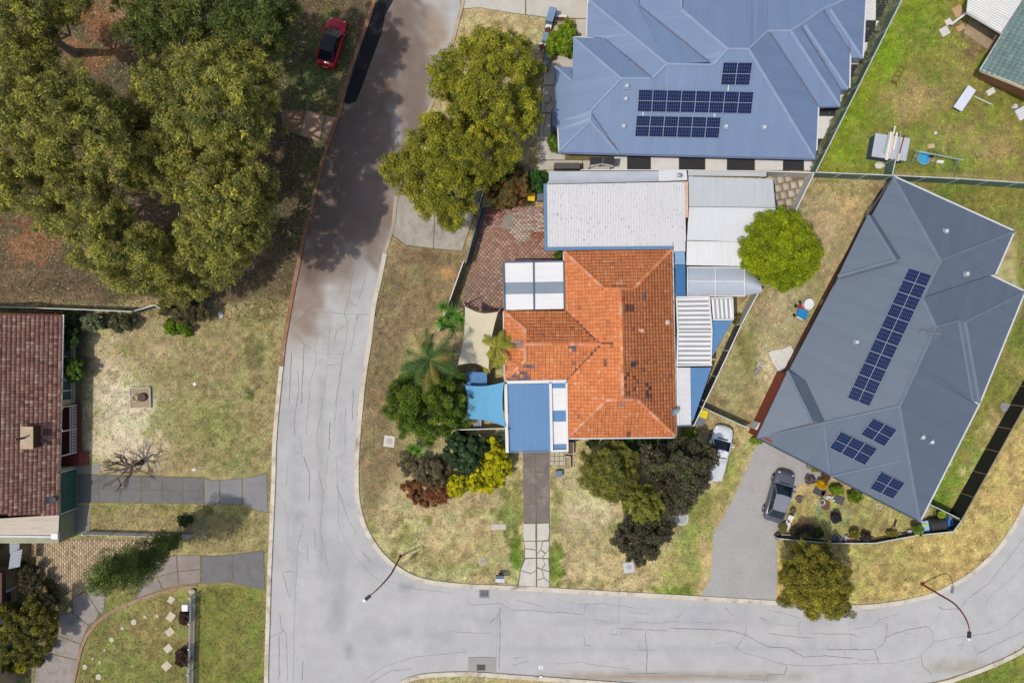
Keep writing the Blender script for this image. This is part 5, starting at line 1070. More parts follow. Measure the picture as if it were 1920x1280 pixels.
# ---------------------------------------------------------------- vehicles
def car(label, px, py, ang, L, Wd, paint, roof_c=None, ute=False, name='parked_car'):
    o = W(px,py,.7); t = thing(name, label, 'car', (o.x,o.y,0)); ca, sa = math.cos(ang), math.sin(ang)
    T = lambda x,y,z: Vector((o.x+x*ca-y*sa, o.y+x*sa+y*ca, z)); h = Wd/2
    m_p = M(label[:18]+'_paint', paint, rough=.22, var=.05, scale=2, fine=.03, spec=.5); m_r = m_p if roof_c is None else M(label[:18]+'_roof', roof_c, rough=.2, var=.05, spec=.3)
    m_g = M('car_glass', C(26,38,46), rough=.08, var=.1, spec=.5)
    # stations along the body: x, half width, sill, shoulder height, crown height
    S = [(-.5,.50,.34,.62,.64),(-.488,.74,.28,.78,.82),(-.45,.90,.22,.90,.96),(-.36,.985,.2,.93,.99),(-.2,1,.2,.93,.985),(.0,1,.2,.92,.97),(.14,1,.2,.90,.97),(.22,.985,.2,.87,.97),(.32,.97,.2,.83,.93),(.40,.92,.22,.78,.87),(.45,.82,.24,.70,.78),(.478,.68,.28,.60,.67),(.494,.48,.32,.52,.57),(.5,.28,.36,.47,.5)]
    prof = [(-.90,0),(-.985,.25),(-1,.6),(-.965,.9),(-.87,1.0),(-.6,1.03),(0,1.06),(.6,1.03),(.87,1.0),(.965,.9),(1,.6),(.985,.25),(.90,0)]
    mb = MB(); k = len(prof)
    for x, w, z0, z1, zc in S:
        for (py_, pz) in prof:
            z = z0+(z1-z0)*min(pz,1.0)+(zc-z1)*max(0,(pz-1.0)/.06) if pz > 1 else z0+(z1-z0)*pz
            mb.v.append(tuple(T(x*L,py_*w*h,z))); mb.c.append((1,1,1))
    n = len(S); mb.f = [(i*k+j,(i+1)*k+j,(i+1)*k+j+1,i*k+j+1) for i in range(n-1) for j in range(k-1)]+[(i*k+k-1,(i+1)*k+k-1,(i+1)*k,i*k) for i in range(n-1)]+[tuple(range(k)),tuple((n-1)*k+j for j in range(k-1,-1,-1))]
    body_ = mb.build('body', m_p, t, smooth=True)
    # cabin: base ring at the shoulder, roof ring above
    xb0, xb1 = (-.08,.25) if ute else (-.42,.25); xr0, xr1 = (-.04,.08) if ute else (-.25,.06)
    zb, zr = .93, 1.44; wb, wr = .90*h, .70*h
    B = [(xb0*L,-wb*.93),(xb1*L-.12,-wb),(xb1*L,-wb*.55),(xb1*L+.05,0),(xb1*L,wb*.55),(xb1*L-.12,wb),(xb0*L,wb*.93),(xb0*L-.05,0)]
    Rf = [(xr0*L,-wr*.93),(xr1*L-.05,-wr),(xr1*L,-wr*.55),(xr1*L+.03,0),(xr1*L,wr*.55),(xr1*L-.05,wr),(xr0*L,wr*.93),(xr0*L-.03,0)]
    mb = MB(); mb.v = [tuple(T(x,y,zb-.06)) for x,y in B]+[tuple(T(x,y,zr)) for x,y in Rf]; mb.c = [(1,1,1)]*16
    mb.f = [(i,(i+1)%8,8+(i+1)%8,8+i) for i in range(8)]; gl = mb.build('windows', m_g, t)
    mb = MB(); mb.v = [tuple(T(x*1.0,y*1.02,zr-.01)) for x,y in Rf]+[tuple(T(x*.97+(xr0+xr1)/2*L*.03,y*.9,zr+.05)) for x,y in Rf]; mb.c = [(1,1,1)]*16
    mb.f = [(i,(i+1)%8,8+(i+1)%8,8+i) for i in range(8)]+[tuple(range(8,16))]; mb.build('roof', m_r, t, smooth=False)
    for i in (0,1,5,6): MB().bar(T(*B[i],zb-.05)*1.0, T(*Rf[i],zr), .09, .07).build('pillar', m_p, t)
    if not ute:
        for s_ in (-1,1): MB().bar(T((xb0+.5*(xb1-xb0))*L,s_*wb*.985,zb), T((xr0+.55*(xr1-xr0))*L,s_*wr*.99,zr), .07, .06).build('pillar', m_p, t)
    if ute:
        mb = MB(); mb.box((0,0,0),(1,1,1)); x0, x1 = -.47*L, xb0*L-.12; cx = (x0+x1)/2
        mb.v = [tuple(T(cx+v[0]*(x1-x0), v[1]*Wd*.84, .99+v[2]*.05)) for v in mb.v]; mb.build('tonneau_cover', M('tonneau_white', C(214,216,220), rough=.6), t)
    for sx in (.30,-.31):
        for s_ in (-1,1):
            mb = MB(); c = T(sx*L, s_*(h-.11), .32); ax = Vector((-sa,ca,0)); mb.tube([c-ax*.11,c+ax*.11], .32, 16); w_ = mb.build('wheel', M('tyre', C(36,36,38), rough=.9), t)
            MB().tube([c+ax*s_*.1,c+ax*s_*.118], .2, 14).build('rim', m_steel, w_)
    for s_ in (-1,1):
        MB().ico(T(.438*L,s_*h*.66,.70),(.13,.1,.06),1).build('headlight', M('headlamp', C(214,220,226), rough=.15, spec=.8), t)
        MB().ico(T(-.462*L,s_*h*.70,.78),(.11,.14,.08),1).build('taillight', M('tail_lamp', C(150,20,24), rough=.2), t)
        MB().box(T(.17*L,s_*(h+.08),.98),(.14,.2,.13),ang).build('mirror', m_p, t)
    MB().box(T(.498*L,0,.42),(.04,.5,.12),ang).build('number_plate', m_white, t); MB().box(T(.49*L,0,.52),(.05,.9,.1),ang).build('grille', m_black, t)
    MB().box(T(-.497*L,0,.6),(.04,.5,.12),ang).build('number_plate', m_white, t)
    MB().bar(T(xb1*L+.07,-.5*h,zb+.03), T(xb1*L+.07,.5*h,zb+.03), .1, .02).build('wiper_cowl', m_black, t)
    return t
car('glossy red car with black glass roof parked under the gum trees', 622, 79, R(74.5), 4.45, 1.84, C(196,14,34), C(18,22,28))
car('silver grey hatchback parked on the grey paver driveway', 1462, 930, R(73.5), 4.6, 1.82, C(96,98,108), C(140,142,152))
car('white utility car half hidden under the dark purple tree', 1347, 849, R(76), 4.9, 1.85, C(238,240,242), None, ute=True)
# ---------------------------------------------------------------- street lamps
def lamp(label, base, head):
    b0 = W(*base); hd = W(head[0],head[1],6.4); t = thing('street_lamp', label, 'street lamp', b0, 'curved red street lamps'); m_l = M('lamp_red_brown', C(140,54,52), rough=.5)
    d = Vector((hd.x-b0.x,hd.y-b0.y,0)); path = [b0, b0+Vector((0,0,2)), b0+Vector((0,0,4.2))]
    for k in range(1,9):
        u = k/8; path.append(b0+d*(u**1.5)+Vector((0,0,4.2+2.2*math.sin(u*math.pi/2))))
    MB().tube(path, [.085,.08,.07]+[.065-.025*k/8 for k in range(8)], 8).build('pole', m_l, t); MB().lathe(b0, [(.16,0),(.16,.06),(.1,.1)], 10).build('base_plate', m_l, t)
    dn = d.normalized(); hp = hd+dn*.22; an = math.atan2(dn.y,dn.x); lh = MB().box(hd+dn*.18,(.5,.26,.12),an).build('lamp_head', M('lamp_dark', C(50,54,58)), t)
    MB().box(hd+dn*.5,(.3,.22,.07),an).build('diffuser', M('lamp_white', C(232,236,240), rough=.3), lh)
lamp('curved red brown street lamp at the corner verge', (751,1042), (693,1117)); lamp('curved red brown street lamp on the right bend verge', (1728,1094), (1817.5,1185))
# ---------------------------------------------------------------- covers, drains, road markings, letterbox
def cover(label, px, py, r, sq, colr, ring=True, rot=.15, cat='pit cover', name='pit_cover'):
    p = W(px,py); m_ = M('cover_%d_%d_%d'%colr, C(*colr), var=.08, scale=3)
    t = thing(name, label, cat, p)
    if sq:
        mb = MB(); mb.box((p.x,p.y,.025),(sq[0],sq[1],.07),rot); mb.build('frame', m_, t)
    else: MB().lathe(p, [(r,-.02),(r,.05),(r*.97,.06)], 24).build('frame', m_, t)
    if ring: MB().lathe(p, [(r*.62 if sq else r*.72,.06),(r*.6 if sq else r*.7,.085),(r*.2,.09)], 20).build('lid', M('lid_%d'%colr[0], C(*[max(0,c-26) for c in colr]), var=.12, scale=4), t)
    return t
cover('square concrete pit cover beside the big palm garden', 730,827,.42,(.95,1.0),(214,208,196),rot=-.12)
cover('rectangular flush pit cover on the corner lawn', 935,987,.2,(1.25,.5),(206,196,182),False,0.0); cover('round concrete lid on the lawn near the letterbox', 905,1052,.36,None,(196,188,168)); cover('round cornered concrete pit cover below the purple tree', 1179,1063,.36,(.92,.92),(206,208,206))
cover('large round concrete lid at the edge of the purple tree', 1278,972,.62,None,(200,200,194)); cover('small white water meter cover on the left lawn', 414,590,.14,(.4,.55),(196,200,200))
cover('small white marker block on the sandy yard', 365,720,.1,(.28,.28),(230,226,216),False,.4); cover('small white block beside the dark left driveway', 364,880,.1,(.35,.22),(230,226,216),False,0)
t = thing('drain_grate', 'dark barred drain grate in the road gutter below the letterbox', 'drain', W(908,1112)); p = W(908,1112)
MB().box((p.x,p.y,.012),(.95,.85,.02)).build('frame', M('drain_frame', C(160,158,154)), t); MB().box((p.x,p.y,.03),(.7,.55,.02)).build('pit', m_black, t)
for k in range(5): MB().box((p.x,p.y-.22+k*.11,.045),(.7,.04,.03)).build('bar', M('worn_bar', C(150,154,160)), t)
t = thing('drain_pit', 'concrete drain pit slab with rusty grate at the lower kerb', 'drain', W(903,1245)); a_ = W(878,1231); b_ = W(929,1258)
MB().box(((a_.x+b_.x)/2,(a_.y+b_.y)/2,.02),(abs(b_.x-a_.x),abs(b_.y-a_.y),.06)).build('slab', M('pit_slab', C(164,162,156), var=.05), t); p = W(902,1250)
MB().box((p.x,p.y,.055),(.75,.5,.02)).build('pit', m_black, t)
for k in range(5): MB().box((p.x-.3+k*.15,p.y,.07),(.05,.5,.03)).build('bar', M('rusty_bar', C(130,116,104)), t)
wp = M('road_paint', C(244,244,242), var=.05, fine=.1)
mb = MB(); p = W(1014,1250.5); 
for s_ in (-1,1): mb.box((p.x+s_*.13,p.y,.0155),(.09,.42,.004))
mb.box((p.x,p.y,.0155),(.18,.10,.0041)); hy = mb.build('road_letter', wp); tag(hy, 'white painted letter H on the lower street', 'road marking')
q = W(1014,1267.5); MB().prism([(q.x-.16,q.y+.1),(q.x+.16,q.y+.1),(q.x,q.y-.12)], .06, .135).build('road_arrow', wp)
tag(bpy.data.objects['road_arrow'], 'small white painted arrow on the kerb below the H', 'road marking')
t = thing('letterbox', 'grey metal letterbox standing on the verge near the grate', 'letterbox', W(938,1076)); p = W(938,1076)
MB().box((p.x,p.y,.35),(.3,.25,.7)).build('stand', m_brick_dk, t); MB().box((p.x,p.y-.05,.86),(.72,.5,.34)).build('box', M('letterbox_grey', C(110,118,126)), t); MB().box((p.x,p.y-.18,1.045),(.8,.3,.05)).build('lid', M('pale_metal', C(210,216,222), rough=.3), t)
t = thing('letterbox', 'white box letterbox at the top of the picket fence', 'letterbox', W(362,1128)); p = W(359,1129)
MB().box((p.x,p.y,.5),(.3,.3,1.0)).build('stand', m_white, t); MB().box((p.x,p.y,1.12),(.5,.55,.26)).build('box', m_white, t)
tag(MB().ico(W(360,1108,.15),(.3,.24,.2),2,.12,seed=3).build('rock', M('pale_rock', C(196,188,164), var=.2, scale=4)), 'pale rock at the corner of the picket fence', 'rock')
zb1 = lambda x,y: (x/3.004, 854+y/3.004)
for i, (x,y,s_,r_) in enumerate([(965,810,.6,.8),(963,905,.75,.75),(958,990,.7,.5),(948,1083,.7,.5),(940,1182,.75,.55)]):
    p = W(*zb1(x,y)); o = MB().box((p.x,p.y,.02),(s_,s_*.85,.07),r_+.2).build('stepping_stone', M('step_stone', C(206,194,166), var=.12, scale=3)); tag(o, ('topmost','second from the top','middle','second from the bottom','bottom')[i]+' large square stepping stone beside the picket fence', 'stepping stone', 'column of stepping stones')
for i, (x,y,s_,r_) in enumerate([(885,900,.35,.3),(817,906,.3,.8),(755,935,.6,.3),(690,970,.35,.9),(630,1035,.5,.9),(590,1093,.25,.7),(563,1160,.3,.5),(480,1187,.5,.1),(557,1243,.6,.1),(525,1140,.25,.4)]):
    p = W(*zb1(x,y)); o = MB().prism([(p.x+s_*.5*math.cos(r_+k*1.25)*(1.1 if k%2 else .9),p.y+s_*.5*math.sin(r_+k*1.25)) for k in range(5)], -.02, .05).build('stepping_stone', M('step_stone', None)); tag(o, ('first','second','third','fourth','fifth','sixth','seventh','eighth','ninth','tenth')[(0,1,2,3,4,5,7,8,9,6)[i]]+' irregular pale stone of the lawn curve, counted from the picket fence', 'stepping stone', 'curve of stepping stones')
br = struct(MB().prism([W(*p) for p in [(136,1280),(142,1250),(150,1215),(160,1190),(178,1166),(200,1148),(235,1130),(262,1120),(300,1108),(340,1098),(370,1096),(370,1100),(340,1102),(302,1112),(264,1125),(237,1135),(203,1153),(183,1169),(165,1193),(155,1217),(147,1251),(141,1280)]], -.02, .09).build('brick_edging', M('brick_edge', C(164,130,106), var=.25, scale=5, fine=.35, fscale=9)))
# ---------------------------------------------------------------- yard things
def wheelie(label, px, py, lidc, ang=0.0):
    p = W(px,py,.6); t = thing('wheelie_bin', label, 'bin', (p.x,p.y,0)); 
    mb = MB(); mb.box((0,0,.5),(.56,.62,.98)); mb.v = [tuple(Matrix.Rotation(ang,3,'Z') @ Vector((v[0]*(.8 if v[2]<.3 else 1),v[1]*(.8 if v[2]<.3 else 1),v[2]))+Vector((p.x,p.y,0))) for v in mb.v]; mb.build('bin_body', M('bin_green', C(58,64,62)), t)
    l = MB().box((p.x,p.y,1.03),(.62,.7,.08),ang).build('lid', M('lid_%d_%d_%d'%lidc, C(*lidc), rough=.4), t); MB().box((p.x,p.y+.38*math.cos(ang),1.0),(.5,.06,.06),ang).build('handle', m_black, l)
    for s_ in (-1,1): MB().tube([(p.x+s_*.26,p.y+.26,.1),(p.x+s_*.32,p.y+.26,.1)], .1, 10).build('wheel', m_black, t)
wheelie('yellow lidded bin at the foot of the navy fence', 1317,775,(240,214,20),-.35); wheelie('grey lidded bin next to the yellow one at the navy fence', 1311,789,(120,124,132),-.35)
wheelie('yellow lidded bin under the red leaf shrub', 996,371,(246,204,12),-.1); wheelie('slate grey lidded bin beside the flaking white shed', 1013,371,(110,116,126),0)
def planter(label, px, py, sx, sy, ang=0.0, h=.45, fr=(150,140,124), soil=(104,84,70)):
    p = W(px,py); t = thing('planter_box', label, 'planter', p); m_ = M('planter_%d'%fr[0], C(*fr), var=.1)
    R_ = Matrix.Rotation(ang,3,'Z')
    for dx,dy,ax,ay in ((0,sy/2,sx,.07),(0,-sy/2,sx,.07),(sx/2,0,.07,sy-.08),(-sx/2,0,.07,sy-.08)):
        q = p+R_ @ Vector((dx,dy,h/2)); MB().box(q,(ax,ay,h),ang).build('board', m_, t)
    MB().box((p.x,p.y,h*.4),(sx-.08,sy-.08,h*.7),ang).build('soil', M('soil_%d'%soil[0], C(*soil), var=.3, scale=8, fine=.3), t); return t
planter('upper timber planter box at the carport corner', 1069,838,.5,1.0,0,.5,(196,186,168)); planter('lower timber planter box below the carport corner', 1063,865,.5,1.05,0,.5,(206,200,190),(176,148,100))
def pot(label, px, py, r, h, colr, rim=None, name='plant_pot'):
    p = W(px,py); t = thing(name, label, 'plant pot', p); MB().lathe(p, [(r*.7,0),(r,h),(r*.86,h),(r*.8,h*.86),(.02,h*.84)], 16).build('pot', M('pot_%d_%d_%d'%colr, C(*colr), var=.1), t)
    MB().lathe(p+Vector((0,0,h*.86)), [(r*.8,0),(.02,.02)], 12).build('soil', M('soil_104', C(104,84,70), var=.3, scale=8), t); return t
t = thing('storage_box', 'blue plastic tub on the lawn below the planters', 'tub', W(1047,886)); p = W(1047,886); MB().box((p.x,p.y,.25),(.5,.5,.5)).build('tub', M('tub_blue', C(90,112,132)), t); MB().box((p.x,p.y,.53),(.58,.56,.06)).build('lid', M('tub_lid', C(112,134,152)), t)
# fountain square in the left yard
t = planter('square brick edged bed with a stump in the sandy yard', 265,745,1.75,1.75,.03,.22,(206,194,176),(170,150,112)); p = W(265,745)
MB().lathe(p+Vector((.25,.05,.1)), [(.4,0),(.38,.3),(.3,.34),(.02,.36)], 9).build('stump', M('stump_wood', C(96,74,64), var=.3, scale=6), t)
MB().tube([p+Vector((-.42+.28*math.cos(k*.524),-.02+.28*math.sin(k*.524),.4)) for k in range(13)], .05, 6).build('ring', M('stone_ring', C(200,188,164)), t)
# back lawn
t = thing('garden_hutch', 'low flat grey hutch with timber stacked on top', 'hutch', W(1668,280)); q_ = [(1643,251),(1705.6,261),(1697.5,301),(1635.6,292)]; P = [W(*c,1.1) for c in q_]
MB().prism([p.xy for p in P], 0, 1.03).build('wall', M('hutch_side', C(74,88,106), var=.1), t); MB().slab([P[0]+Vector((-.06,.06,0)),P[1]+Vector((.06,.06,0)),P[2]+Vector((.06,-.06,0)),P[3]+Vector((-.06,-.06,0))], .06).build('roof', M('hutch_top', C(190,194,200), var=.07, scale=1.5), t)
zz4 = lambda x,y,z: W(1600+x/8,200+y/8,z)
for nm, a_, b_, w, colr, z_ in (('pale green plank on the hutch',(535,385),(460,705),.13,(150,178,168),1.14),('widest cream plank on the hutch',(575,380),(495,800),.26,(240,232,214),1.15),('longest cream plank overhanging the hutch',(625,290),(540,720),.12,(232,222,198),1.29),('short cream plank on the hutch',(655,390),(600,650),.17,(238,230,214),1.15),('thin grey pole on the hutch',(712,370),(650,820),.06,(176,180,184),1.16),('narrow pale plank on the right of the hutch',(740,465),(665,820),.13,(226,214,194),1.13),('dark red plank on the hutch',(765,425),(692,700),.09,(112,48,48),1.17)):
    o = MB().bar(zz4(*a_,z_), zz4(*b_,z_), w, .05).build('timber_plank', M('plank_%d_%d'%(colr[0],colr[1]), C(*colr), var=.06)); tag(o, nm, 'plank', 'planks on the hutch')
for i, (x,y,r_) in enumerate(((395,885,.42),(545,860,.32))): tag(MB().ico(zz4(x,y,.12),(r_,r_*.75,.22),2,.15,seed=i).build('rock', M('white_rock', C(226,220,208), var=.1, scale=4)), ('larger' if i == 0 else 'smaller')+' white rock below the hutch', 'rock')
t = thing('swing_frame', 'pale blue steel swing frame on the back lawn', 'swing', zz4(1300,760,0)); m_sw = M('swing_blue', C(164,192,210), rough=.4)
MB().tube([zz4(960,665,1.9),zz4(1650,800,1.9)], .04, 8).build('top_bar', m_sw, t)
for a_, b_ in (((960,665),(935,805)),((960,665),(845,895)),((1590,795),(1475,1000)),((1555,790),(1545,880))): MB().tube([zz4(*a_,1.9),zz4(*b_,0.02)], .028, 6).build('leg', m_sw, t)
MB().tube([zz4(900,630,1.2),zz4(1010,700,1.85)], .022, 6).build('brace', m_sw, t)
for k in (1150,1250): MB().tube([zz4(k,715,1.88),zz4(k-30,780,.5)], .012, 4).build('chain', m_steel, t)
MB().box(zz4(1170,745,.5),(.45,.18,.04)).build('seat', m_black, t)
t = thing('paddling_tub', 'round bright blue tub with scalloped rim under the swing frame', 'tub', zz4(1040,785,0)); p = zz4(1040,785,.0)
MB().lathe(p, [(.40,0),(.46,.2),(.42,.2),(.37,.06),(.02,.05)], 20).build('basin', M('tub_sky', C(70,168,218), rough=.4), t)
for k in range(18): an = k*2*math.pi/18; MB().box(p+Vector((.5*math.cos(an),.5*math.sin(an),.18)),(.13,.08,.05),an).build('scallop', M('tub_pale', C(140,206,232), rough=.4), t)
tag(MB().box(zz4(1297,830,.12),(.55,.26,.22),-.1).build('white_block', m_white), 'white foam block beside the swing frame', 'block'); tag(MB().box(zz4(1190,808,.06),(.35,.25,.12),.3).build('timber_offcut', M('offcut', C(180,150,110))), 'tan timber offcut beside the blue scalloped tub', 'timber')
tag(MB().ico(zz4(1235,397,.14),.15,2).build('ball', M('ball_white', C(220,232,216))), 'pale ball on the back lawn above the swing', 'ball'); tag(MB().box(zz4(1165,592,.02),(.6,.38,.03),.1).build('paving_stone', M('tan_stone', C(214,186,150))), 'flat tan paving stone on the brown lawn above the swing', 'paving stone')
zz1 = lambda x,y,z=0: W(1440+x/2.998,y/2.998,z)
t = thing('wooden_chair', 'rusty brown timber chair frame lying on the green lawn', 'chair', zz1(735,420)); m_ru = M('rusty_timber', C(150,96,54), var=.2)
for a_, b_ in (((785,352),(735,448)),((745,362),(694,455)),((694,455),(720,470)),((725,450),(722,488))): MB().bar(zz1(*a_,.45), zz1(*b_,.4), .06, .05).build('rail', m_ru, t)
for k in range(4): MB().bar(zz1(748-16*k,372+26*k,.42), zz1(775-16*k,382+26*k,.42), .05, .03).build('rung', m_ru, t)
for q in ((785,352),(745,362),(694,455),(735,448)): MB().bar(zz1(*q,0), zz1(*q,.43), .05, .05).build('leg', m_ru, t)
t = thing('outdoor_table', 'long white table on the back lawn by the green roofed house', 'table', zz1(1107,552)); P = [zz1(*c,.75) for c in ((1127,478),(1170,508),(1090,627),(1043,600))]
MB().slab(P, .06).build('tabletop', M('table_white', C(224,228,240), var=.03), t)
for p in P: q = p+(sum(P,Vector())/4-p)*.12; MB().bar((q.x,q.y,0),(q.x,q.y,.7),.06,.06).build('leg', m_steel, t)
for nm, a_, b_, colr in (('pale pole lying beside the long white table',(1155,540),(1255,587),(220,212,196)),('brown stick lying beside the long white table',(1170,520),(1225,540),(140,110,84))): tag(MB().bar(zz1(*a_,.04), zz1(*b_,.04), .09, .07).build('pole', M('pole_%d'%colr[0], C(*colr))), nm, 'pole')
for nm, q, s_, colr, h_ in (('white slab leaning near the green roofed house wall',(1250,517),(.7,.5),(232,228,220),.08),('square pale paving slab nearest the rusty patio',(992,178),(.75,.75),(220,216,212),.05),('tan board beside the rusty white patio roof',(1065,67),(.85,.9),(206,166,122),.12),('small white slab beside the tan board',(1013,125),(.55,.5),(230,224,214),.06),('irregular cream slab in the patio entrance',(1082,158),(.75,.5),(206,190,166),.05),('white board corner at the right photo edge',(1432,635),(1.2,1.0),(226,228,236),.1)):
    p = zz1(*q); tag(MB().box((p.x,p.y,h_/2+.01),(s_[0],s_[1],h_),.5).build('loose_slab', M('slab_%d'%colr[0], C(*colr), var=.06)), nm, 'slab')
t = thing('bucket', 'white bucket on the grass by the brick gable', 'bucket', zz1(1375,605)); MB().lathe(zz1(1375,605), [(.17,0),(.21,.36),(.2,.37),(.17,.3),(.02,.06)], 16).build('pail', m_white, t); MB().tube([zz1(1375,605)+Vector((.21*math.cos(k*.35),.0,.36+.2*math.sin(k*.35))) for k in range(10)], .012, 4).build('handle', m_steel, t)
t = thing('ladder_board', 'white weatherboard screen at the rusty patio corner', 'screen', zz1(1075,110)); MB().slab([zz1(1115,68,1.6),zz1(1120,78,1.6),zz1(1035,142,.4),zz1(1023,135,.4)], .05).build('board', m_white, t); MB().bar(zz1(1118,72,0),zz1(1118,72,1.55),.08,.08).build('post', m_white, t)
for nm, q, colr in (('yellow watering can on the hedge bed beside the green fence',(540,352),(244,196,20)),('blue plastic jug on the hedge bed beside the green fence',(636,153),(30,96,190))):
    p = zz1(q[0]-3,q[1]+6,0); t = thing('watering_can', nm, 'watering can', p); m_ = M('can_%d'%colr[0], C(*colr), rough=.35)
    MB().lathe(p, [(.14,0),(.17,.1),(.16,.3),(.1,.36),(.09,.36)], 14).build('can', m_, t); MB().tube([p+Vector((.14,0,.08)),p+Vector((.34,.1,.34))], [.035,.02], 6).build('spout', m_, t); MB().tube([p+Vector((-.1*math.sin(k*.4)-.12,0,.14+.2*k/6)) for k in range(7)], .018, 5).build('handle', m_, t)
# side yard between the houses
zs = lambda x,y,z=0: W(1460+x/6.4,520+y/6.4,z)
t = thing('ride_on_toy', 'white, red and blue ride-on toy car on the dry side lawn', 'toy car', zs(290,390)); m_w2 = M('toy_white', C(238,240,240), rough=.35)
def disc(c, rx, ry, ang, z0, z1, n=14):
    return [(c.x+rx*math.cos(k*2*math.pi/n)*math.cos(ang)-ry*math.sin(k*2*math.pi/n)*math.sin(ang), c.y+rx*math.cos(k*2*math.pi/n)*math.sin(ang)+ry*math.sin(k*2*math.pi/n)*math.cos(ang)) for k in range(n)]
MB().prism(disc(zs(335,325),.52,.42,1.2,0,0), .12, .5).build('seat_shell', m_w2, t); MB().prism([zs(225,370).xy,zs(330,405).xy,zs(305,510).xy,zs(200,460).xy], .12, .42).build('bonnet', M('toy_blue', C(40,146,214), rough=.35), t)
MB().box(zs(255,350,.4),(.22,.26,.3),.4).build('side_panel', M('toy_red', C(206,24,40), rough=.35), t); MB().box(zs(305,380,.52),(.2,.26,.08),.4).build('seat', M('toy_tan', C(170,110,90)), t); MB().bar(zs(215,470,.45),zs(285,505,.45),.1,.08).build('bumper', m_w2, t)
for q in ((205,345),(185,455),(255,300),(320,480)): c = zs(*q,.14); MB().tube([c-Vector((.06,.02,0)),c+Vector((.06,.02,0))], .16, 12).build('wheel', m_black, t)
t = thing('barbecue', 'black barbecue against the wall of the dark grey house', 'barbecue', zs(600,200)); p = zs(590,215)
MB().box((p.x,p.y,.8),(.75,.62,.3),1.1).build('hood', m_black, t); MB().box((p.x,p.y,.35),(.6,.5,.6),1.1).build('cabinet', M('bbq_dark', C(56,50,48)), t); MB().box(zs(535,310,.7),(.5,.5,.05),1.1).build('side_shelf', M('bbq_shelf', C(116,92,76)), t)
t = thing('air_conditioner', 'white air conditioner unit on the dark grey house wall', 'air conditioner', zs(475,570)); p = zs(480,575)
MB().box((p.x,p.y,.45),(.38,.9,.75),-.45).build('casing', m_white, t); MB().box((p.x-.2,p.y+.08,.45),(.02,.6,.55),-.45).build('grille', m_steel, t)
t = thing('ground_sheet', 'white plastic sheet spread on the side lawn', 'sheet', zs(100,950)); mb = MB(); n = 10; q4 = [zs(-130,900),zs(145,825),zs(225,1030),zs(0,1150)]
for i in range(n+1):
    for j in range(n+1):
        u = i/n; v = j/n; p = (q4[0]*(1-u)+q4[1]*u)*(1-v)+(q4[3]*(1-u)+q4[2]*u)*v; mb.v.append((p.x+.05*math.sin(v*9),p.y+.05*math.sin(u*8),.03+.035*random.random())); mb.c.append((1,1,1))
mb.f = [(i*(n+1)+j,(i+1)*(n+1)+j,(i+1)*(n+1)+j+1,i*(n+1)+j+1) for i in range(n) for j in range(n)]; mb.build('sheet', M('sheet_white', C(226,222,214), var=.05), t)
t = thing('garden_table', 'small dark glass garden table by the white sheet', 'table', zs(165,1090)); p = zs(165,1090)
MB().lathe(p, [(.3,.55),(.3,.6),(.02,.6)], 16).build('tabletop', m_black, t); [MB().bar(p+Vector((.2*c,.2*s,0)),p+Vector((.2*c,.2*s,.55)),.04,.04).build('leg', m_black, t) for c,s in ((1,1),(1,-1),(-1,1),(-1,-1))]
zc = lambda x,y,z=0: W(1240+x/4.57,540+y/4.57,z)
t = thing('folding_chair', 'white framed folding chair on the dry side lawn', 'chair', zc(845,680)); m_fc = M('chair_white', C(226,220,212))
P = [zc(840,632,.85),zc(885,645,.85),zc(865,690,.45),zc(822,680,.45)]
for a_, b_ in ((0,1),(1,2),(2,3),(3,0)): MB().tube([P[a_],P[b_]], .025, 6).build('frame_tube', m_fc, t)
for k in range(1,4): MB().tube([P[0]+(P[3]-P[0])*k/4,P[1]+(P[2]-P[1])*k/4], .018, 5).build('strap', m_fc, t)
MB().slab([zc(822,680,.44),zc(865,690,.44),zc(825,745,.42),zc(785,725,.42)], .03).build('seat', M('chair_seat', C(150,138,128)), t)
for q in ((822,680),(865,690),(825,745),(785,725)): MB().tube([zc(*q,0),zc(*q,.43)], .02, 5).build('leg', m_fc, t)
# blue house left side things
zl = lambda x,y,z=0: W(1000+x/3.765,y/3.765,z)
t = thing('letterbox_wall', 'low stepped white and blue planter wall at the pale driveway', 'planter wall', zl(95,220))
MB().prism([zl(110,90).xy,zl(162,100).xy,zl(130,195).xy,zl(82,185).xy], 0, 1.1).build('blue_pier', M('pier_blue', C(126,148,176)), t)
for a_ in (190,320): MB().prism([zl(88-(a_-190)*.33,a_).xy,zl(128-(a_-190)*.33,a_+8).xy,zl(116-(a_-190)*.33,a_+55).xy,zl(76-(a_-190)*.33,a_+46).xy], 0, .55).build('white_trough', m_white, t)
MB().prism([zl(70,245).xy,zl(110,255).xy,zl(96,318).xy,zl(58,306).xy], 0, .6).build('blue_trough', M('pier_blue', None), t)
for a_ in ((102,215),(62,332)): MB().box(zl(*a_,.56),(.5,.5,.06),.3).build('soil', M('soil_red', C(96,52,48), var=.3, scale=7), t)
t = thing('kerb_planter', 'white edged red planter strip at the pale driveway', 'planter', zl(195,135)); MB().box(zl(195,135,.15),(.95,.55,.3)).build('trough', m_white, t); MB().box(zl(192,136,.31),(.75,.35,.04)).build('soil', M('soil_red', None), t)
tag(MB().box(zl(88,443,.45),(.5,1.3,.9),-.08).build('storage_bin', M('slate_bin', C(84,92,106), rough=.5)), 'slate grey storage bin beside the blue house path', 'bin')
t = thing('water_tank', 'grey blue rectangular water tank against the blue house', 'water tank', zl(165,870)); p = zl(165,860,1.0); MB().box((p.x,p.y,1.1),(.95,1.5,2.2)).build('tank', M('tank_blue', C(106,120,142)), t); MB().box((p.x,p.y,2.23),(.85,1.4,.06)).build('lid', M('tank_lid', C(116,130,152)), t)
